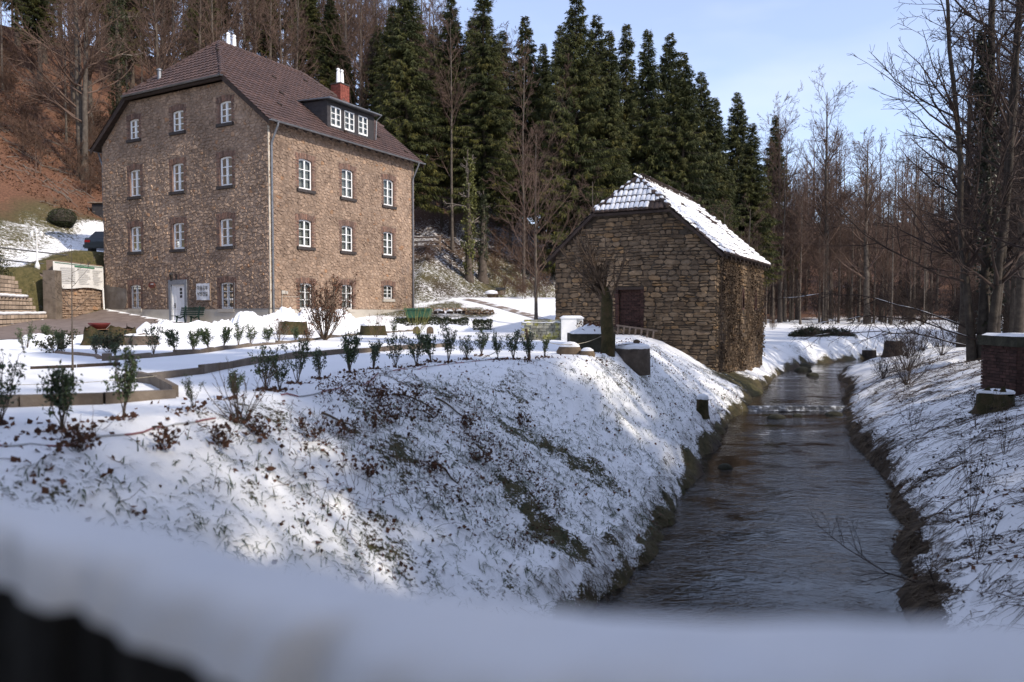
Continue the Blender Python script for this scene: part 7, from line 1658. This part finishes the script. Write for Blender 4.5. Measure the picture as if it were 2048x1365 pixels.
# planter block slope
pw0, pw1 = np.array([-19.35, 25.0, 0]), np.array([-23.3, 37.75, 0]); pd = nrm(pw1 - pw0); pn = np.array([pd[1], -pd[0], 0]); Lp_ = np.linalg.norm(pw1 - pw0)
pwall = thing('planter_block_wall', 'terraced slope of stacked concrete planter blocks beside the driveway', 'wall', (*pw0[:2], 3.3))
M['block'] = mat('planter_block', [(.3, (.24, .185, .14)), (.7, (.38, .30, .235))], 3, .95, 5, .3, 25, tone_stops=[(0, g(.75)), (1, g(1.2))])
q = MB(); core = MB()
def tier(z0, rows, back, a0, a1, hb=.20, wb=.40):
    for r_ in range(rows):
        z = z0 + r_ * hb; o = -back - r_ * .07
        core.obox(pw0 + pd * (a0 + a1) / 2 + pn * (o - .34) + UP * (z + hb / 2), pd * (a1 - a0) / 2, pn * .12, UP * hb / 2 * .98, .2)
        a = a0 + (wb * .5 if r_ % 2 else 0)
        while a < a1 - wb:
            prof = [(0, -.16), (.07, -.02), (.15, .04), (.25, .04), (.33, -.02), (.40, -.16)]; inn_ = [(.06, -.16), (.11, -.05), (.16, -.012), (.24, -.012), (.29, -.05), (.34, -.16)]; n = 6; V = []
            for zz in (z + .01, z + hb * .84):
                V += [pw0 + pd * (a + x_) + pn * (o + y_) + UP * zz for x_, y_ in prof] + [pw0 + pd * (a + x_) + pn * (o + y_) + UP * zz for x_, y_ in inn_]
            m2 = 2 * n
            q.add(V, [(i, i + 1, m2 + i + 1, m2 + i) for i in range(n - 1)] + [(n + i, n + i + 1, m2 + n + i + 1, m2 + n + i) for i in range(n - 1)] + [(m2 + i, m2 + i + 1, m2 + n + i + 1, m2 + n + i) for i in range(n - 1)] + [(i, i + 1, n + i + 1, n + i) for i in range(n - 1)]); a += wb * 1.22
tier(3.25, 3, 0, 0, Lp_ + .3); tier(3.88, 4, .50, 0, Lp_ - .05); tier(4.7, 5, .95, 0, Lp_ - .4)
q.build('planter_blocks', M['block'], pwall, kind='stuff'); core.build('earth_fill', M['room'], pwall)
for z_, bk_, a1 in ((3.87, .3, Lp_ + .2), (4.69, .8, Lp_ - .9)):
    s_ = MB(); n = 40; P = [pw0 + pd * (a1 * i / n) - pn * (bk_ - .1) + UP * (z_ + .02 + random.uniform(-.01, .015)) for i in range(n + 1)]; s_.tube(P, .075, 7, .5); s_.build('snow_strip', M['snow'], pwall, smooth=True)
h0, h1 = pw0 - pn * 2.2, pw0 + pd * (Lp_ - .1) - pn * 1.9
hedge('dark clipped hedge above the planter block slope', h0[0], h0[1], h1[0], h1[1], 1.0, .75, 7000, 83, M['hedge'], None, .1)
# railing along the upper terrace
rl = thing('metal_railing', 'grey tubular railing along the upper terrace above the planter blocks', 'railing', (-26, 36, 6.3))
r0_, r1_ = pw0 - pn * 2.6, pw0 + pd * (Lp_ + .2) - pn * 2.2; zt0 = 6.2
for z_ in (7.15, 6.55):
    q = MB(); q.tube([np.r_[r0_[:2], z_], np.r_[r1_[:2], z_], np.r_[(rw0 + rd * 5 - rn * 1.2)[:2], z_ - .05]], .035, 7); q.build('rail', M['zinc'], rl)
for i in range(8):
    p = r0_ + (r1_ - r0_) * (i / 7); q = MB(); q.tube([np.r_[p[:2], 5.6], np.r_[p[:2], 7.15]], .03, 7); q.build('post', M['zinc'], rl)
# lamp post with three lanterns
lx, ly = -24.75, 39.2; lz = Hz(lx, ly) - .1
lp = thing('lamp_post', 'white cast lamp post with three small lanterns on the upper terrace', 'lamp post', (lx, ly, lz))
q = MB(); q.lathe((lx, ly, lz), [(.12, 0), (.12, .22), (.08, .32), (.045, .45), (.04, 1.72), (.07, 1.77), (.04, 1.82), (.025, 1.88)], 12); q.build('post', M['white'], lp, smooth=True)
q = MB()
for dx in (-.25, .25): q.tube([(lx, ly, lz + 1.65), (lx + dx * .6, ly, lz + 1.6), (lx + dx, ly, lz + 1.72)], .02, 6)
q.build('arms', M['white'], lp)
for dx, dz in ((-.25, 1.72), (.25, 1.72), (0, 1.88)):
    q = MB(); q.lathe((lx + dx, ly, lz + dz), [(.035, 0), (.07, .03), (.09, .16), (.105, .18), (.03, .26), (.01, .30)], 8); q.build('lantern', M['white'], lp)
# ball shaped bush, car, wood shed
bx_, by_ = -29.1, 48.8; bz = Hz(bx_, by_); rg_ = np.random.default_rng(3); n = 5200; d = rg_.normal(size=(n, 3)); d /= np.linalg.norm(d, axis=1, keepdims=True); c = d * rg_.uniform(.86, 1.0, n)[:, None] * np.array([.82, .82, .62]) + np.array([bx_, by_, bz + .62]); Vv, Fv, Tv = leaf_cloud(c, .07, rg_, .6)
bu = thing('round_bush', 'dark clipped ball shaped bush on the snowy slope left of the house', 'bush', (bx_, by_, bz - .05)); mesh_obj('foliage', Vv, Fv, M['hedge'], bu, tone=Tv)
q = MB(); q.lathe((bx_, by_, bz), [(.1, -.1), (.14, .3), (.70, .35), (.78, .62), (.55, 1.05), (.05, 1.18)], 14); q.build('branch_core', M['barkD'], bu)
cx0, cy0 = -25.0, 45.4; cz = Hz(cx0, cy0)
M['carpaint'] = mat('dark_car_paint', [(.3, (.020, .028, .034)), (.7, (.028, .038, .045))], 2, .25, spec=.6); M['carglass'] = mat('dark_car_glass', [(.3, g(.01)), (.7, g(.015))], 2, .08, spec=.6); M['redlamp'] = mat('red_lamp', [(.3, (.35, .015, .015)), (.7, (.45, .03, .025))], 5, .2)
car = thing('parked_car', 'dark blue grey car parked behind the house with its tail showing', 'car', (cx0, cy0, cz))
pr = [(-.85, .28), (-.85, .62), (-.80, .86), (-.62, .92), (.15, .96), (.0, .96)]
body = [(0, .30), (0, .70), (.08, .92), (.55, .98), (3.2, .96), (4.1, .80), (4.3, .60), (4.3, .30)]   # side profile from tail to nose (y, z)
def car_loop(x, f=1.0): return [(cx0 + x, cy0 + y, cz + z) for y, z in body]
q = MB(); secs = [(-.88, .9), (-.80, 1.0), (.80, 1.0), (.88, .9)]; V = []
for x, f in secs: V += [(cx0 + x, cy0 + 2.15 + (y - 2.15) * (f if abs(x) > .85 else 1), cz + .3 + (z - .3) * (f if abs(x) > .85 else 1)) for y, z in body]
n = len(body); q.add(V, [(i * n + j, i * n + (j + 1) % n, (i + 1) * n + (j + 1) % n, (i + 1) * n + j) for i in range(3) for j in range(n)] + [tuple(range(n)), tuple(range(4 * n - 1, 3 * n - 1, -1))]); q.build('body', M['carpaint'], car)
cab = [(.35, .95), (.85, 1.40), (1.4, 1.46), (2.2, 1.42), (3.0, .95)]; V = []
for x in (-.74, -.60, .60, .74): V += [(cx0 + x * (1 if abs(x) < .7 else 1.0), cy0 + y, cz + (z if abs(x) < .7 else .95 + (z - .95) * .35)) for y, z in cab]
n = 5; q = MB(); q.add(V, [(i * n + j, i * n + j + 1, (i + 1) * n + j + 1, (i + 1) * n + j) for i in range(3) for j in range(n - 1)]); q.build('cabin', M['carglass'], car)
for x in (-.62, .62): q = MB(); q.box(cx0 + x - .16, cx0 + x + .16, cy0 - .01, cy0 + .04, cz + .66, cz + .80); q.build('tail_light', M['redlamp'], car)
for x in (-.78, .78):
    for y in (.8, 3.4): q = MB(); q.tube([(cx0 + x - .1, cy0 + y, cz + .30), (cx0 + x + .1, cy0 + y, cz + .30)], .31, 14); q.build('wheel', M['iron'], car)
q = MB(); q.box(cx0 - .86, cx0 + .86, cy0 - .05, cy0 + .02, cz + .34, cz + .52); q.build('bumper', M['carpaint'], car)
sx_, sy_ = -27.6, 52.6; sz_ = Hz(sx_, sy_)
ws = thing('wood_shed', 'small dark timber shed with a flat roof half hidden by the house', 'shed', (sx_, sy_, sz_))
q = MB(); q.box(sx_ - 1.7, sx_ - .5, sy_ - .02, sy_ + .05, sz_ - .3, sz_ + 1.5); q.box(sx_ - 1.7, sx_ - 1.63, sy_ + .05, sy_ + 1.4, sz_ - .3, sz_ + 1.5); q.box(sx_ - 1.63, sx_ + 1.7, sy_ + 1.3, sy_ + 1.4, sz_ - .3, sz_ + 1.6); q.build('boards', M['slate'], ws)
q = MB(); q.box(sx_ - 1.9, sx_ + 1.8, sy_ - .2, sy_ + 1.5, sz_ + 1.55, sz_ + 1.63); q.build('roof', M['wood'], ws)
for x in (-.48, 1.6): q = MB(); q.box(sx_ + x, sx_ + x + .1, sy_ - .06, sy_ + .04, sz_ - .3, sz_ + 1.55); q.build('post', M['wood'], ws)
log_pile('orange split firewood stacked inside the small timber shed', sx_ - .35, sx_ + 1.5, sy_ + .4, sz_ - .05, 1.15, 72, .6, (.06, .09))
# wooden rail fence on the slope behind the house
fc = thing('rail_fence', 'weathered wooden rail fence at the top of the grassy slope behind the house', 'fence', (-7, 59, 8.5))
fp = [(-13.5, 60.0), (-10.6, 59.6), (-8.0, 59.0), (-5.6, 58.6)]; fz = [Hz(*p) for p in fp]
for (x, y), z_ in zip(fp, fz): q = MB(); q.box(x - .07, x + .07, y - .07, y + .07, z_ - .4, z_ + 1.25); q.build('post', M['wood'], fc)
for (a, b, za, zb_) in zip(fp[:-1], fp[1:], fz[:-1], fz[1:]):
    for h_ in (.45, .8, 1.15): q = MB(); P, Q = np.array([*a, za + h_]), np.array([*b, zb_ + h_]); D = (Q - P) / 2; q.obox((P + Q) / 2 - np.array([0, .09, 0]), D * 1.02, (0, .025, 0), UP * .07); q.build('rail', M['wood'], fc)

# ---------------------------------------------------------------- right bank
px_, py_ = 11.75, 17.4
bp_ = thing('brick_pillar', 'dark brick bridge pillar with a snow covered concrete top on the right bank', 'pillar', (px_ + .7, py_ + .4, 2.0))
q = MB(); q.box(px_ + .02, px_ + 1.6, py_ + .02, py_ + 1.3, 1.4, 3.24, .4); q.build('core', M['bmortar'], bp_)
z = 1.7; k = 0
while z < 3.16:
    for face_ in (0, 1):
        a = -.0 - (.12 if k % 2 else 0); Lx = 1.62 if face_ == 0 else 1.32
        while a < Lx:
            a0, a1 = max(a + .006, 0), min(a + .234, Lx); j = random.uniform(-.006, .006)
            if a1 - a0 > .05:
                q = MB()
                if face_ == 0: q.box(px_ + a0, px_ + a1, py_ - .012 + j, py_ + .1, z + .006, z + .069)
                else: q.box(px_ - .012 + j, px_ + .1, py_ + a0, py_ + a1, z + .006, z + .069)
                if k < 19: q.build('brick', M['darkbrick'], bp_)
            a += .24
    z += .077; k += 1
q = MB(); q.box(px_ - .06, px_ + 1.7, py_ - .06, py_ + 1.4, 3.16, 3.40, .4); q.build('concrete_cap', M['darkconc'], bp_)
V = []
for i in range(14):
    for j in range(10): V.append((px_ - .07 + 1.78 * i / 13, py_ - .07 + 1.48 * j / 9, 3.40 + (.055 if 0 < i < 13 and 0 < j < 9 else -.002) + random.uniform(-.005, .005)))
mesh_obj('snow_cap', V, [(i * 10 + j, (i + 1) * 10 + j, (i + 1) * 10 + j + 1, i * 10 + j + 1) for i in range(13) for j in range(9)], M['snow'], bp_, smooth=True)
stump('tree_stump', 'broken mossy stump with snow at the foot of the brick pillar', 10.75, 16.5, .26, .5, M['moss'], 31, .1, .22, 1.3)
# stones in the stream
for i, (x, y, r_, zz) in enumerate(((17.3, 44.4, .35, .66), (15.6, 38.6, .24, .66), (16.1, 41.5, .36, .66), (10.8, 25.0, .2, .5), (8.6, 24.3, .2, .5), (9.5, 24.8, .13, .5), (11.0, 24.2, .12, .5), (4.75, 16.6, .14, .5))):
    n = 11; th = np.arange(n) * 2 * np.pi / n; lob = 1 + np.random.default_rng(i + 40).normal(0, .22, n); lev = [(1, -.5), (1.02, .1), (.8, .55), (.35, .85), (.02, .8)]
    V = [(x + r_ * 1.3 * f * lob[k] * math.cos(th[k]), y + r_ * f * lob[k] * math.sin(th[k]), zz + r_ * .8 * hh) for f, hh in lev for k in range(n)]
    o = mesh_obj('stream_stone', V, [(k * n + j, k * n + (j + 1) % n, (k + 1) * n + (j + 1) % n, (k + 1) * n + j) for k in range(4) for j in range(n)], M['darkconc'], smooth=True, tone=np.full(len(V), .5), base=(x, y, zz - .2))
    tag(o, 'dark wet stone breaking the surface of the stream', 'stone', 'stones in the stream')
# felled spruce boughs on the meadow
rg_ = np.random.default_rng(77)
for i, (x, y) in enumerate(((21.5, 54.5), (24.0, 55.5), (22.8, 56.8))):
    n = 1500; t = rg_.uniform(-1, 1, n); c = np.stack([x + t * 1.3, y + rg_.normal(0, .4, n), height(x + t * 1.3, np.full(n, y), False) + rg_.random(n) ** 1.5 * .6 * (1 - t * t)], 1); Vv, Fv, Tv = leaf_cloud(c, .24, rg_, .3)
    root = thing('felled_bough', 'felled dark spruce bough lying on the snowy meadow by the stream', 'bough', (x, y, Hz(x, y)), 'felled boughs on the meadow'); mesh_obj('needles', Vv, Fv, M['hedge'], root, tone=Tv * .6)
    q = MB(); q.tube([(x - 1.2, y, Hz(x - 1.2, y) + .05), (x, y, Hz(x, y) + .2), (x + 1.2, y, Hz(x + 1.2, y) + .1)], [.05, .04, .015], 6); q.build('branch', M['bark'], root)
# bent boughs over the right bank upstream, with snow lying on them
for i, (P, Q, s_) in enumerate((((15.7, 25.0, 2.9), (10.6, 27.5, 3.4), .9), ((15.8, 25.2, 3.2), (9.9, 29.2, 4.4), 1.0), ((16.2, 25.5, 2.7), (11.6, 30.0, 2.9), .6))):
    P, Q = np.array(P), np.array(Q); u_ = np.linspace(0, 1, 12); pts = P + (Q - P) * u_[:, None] + UP * (s_ * np.sin(u_ * np.pi) * .7)[:, None] + rg_.normal(0, .04, (12, 3)); PP = pts[None]; RR = np.linspace(.032, .008, 12)[None]
    P2, R2 = children(PP, RR, 26, .2, 1, .3, (25, 70), 6, rg_, -.1, .12, .6, .3); P3, R3 = children(P2, R2, 8, .1, 1, .5, (20, 60), 4, rg_, 0, .12, .7, .5)
    v_, f_, t_ = merge([(*tubes(PP, RR, 6), .5), (*tubes(P2, np.maximum(R2, .005), 3), .4), (*tubes(P3, np.maximum(R3, .004), 3), .3)])
    root = thing('arching_bough', 'dark arching bough with a line of snow bending from the tall tree over the bank', 'bough', P, 'arching boughs over the right bank'); mesh_obj('branches', v_, f_, M['twigD'], root, smooth=True, tone=t_)
    q = MB()
    for j in range(1, 10):
        if rg_.random() < .6: q.tube(np.array([pts[j], (pts[j] + pts[j + 1]) / 2, pts[j + 1]]) + UP * (RR[0][j] * .9), [.004, .014, .004], 6)
    if q.v: q.build('snow_line', M['snow'], root, smooth=True, kind='stuff')
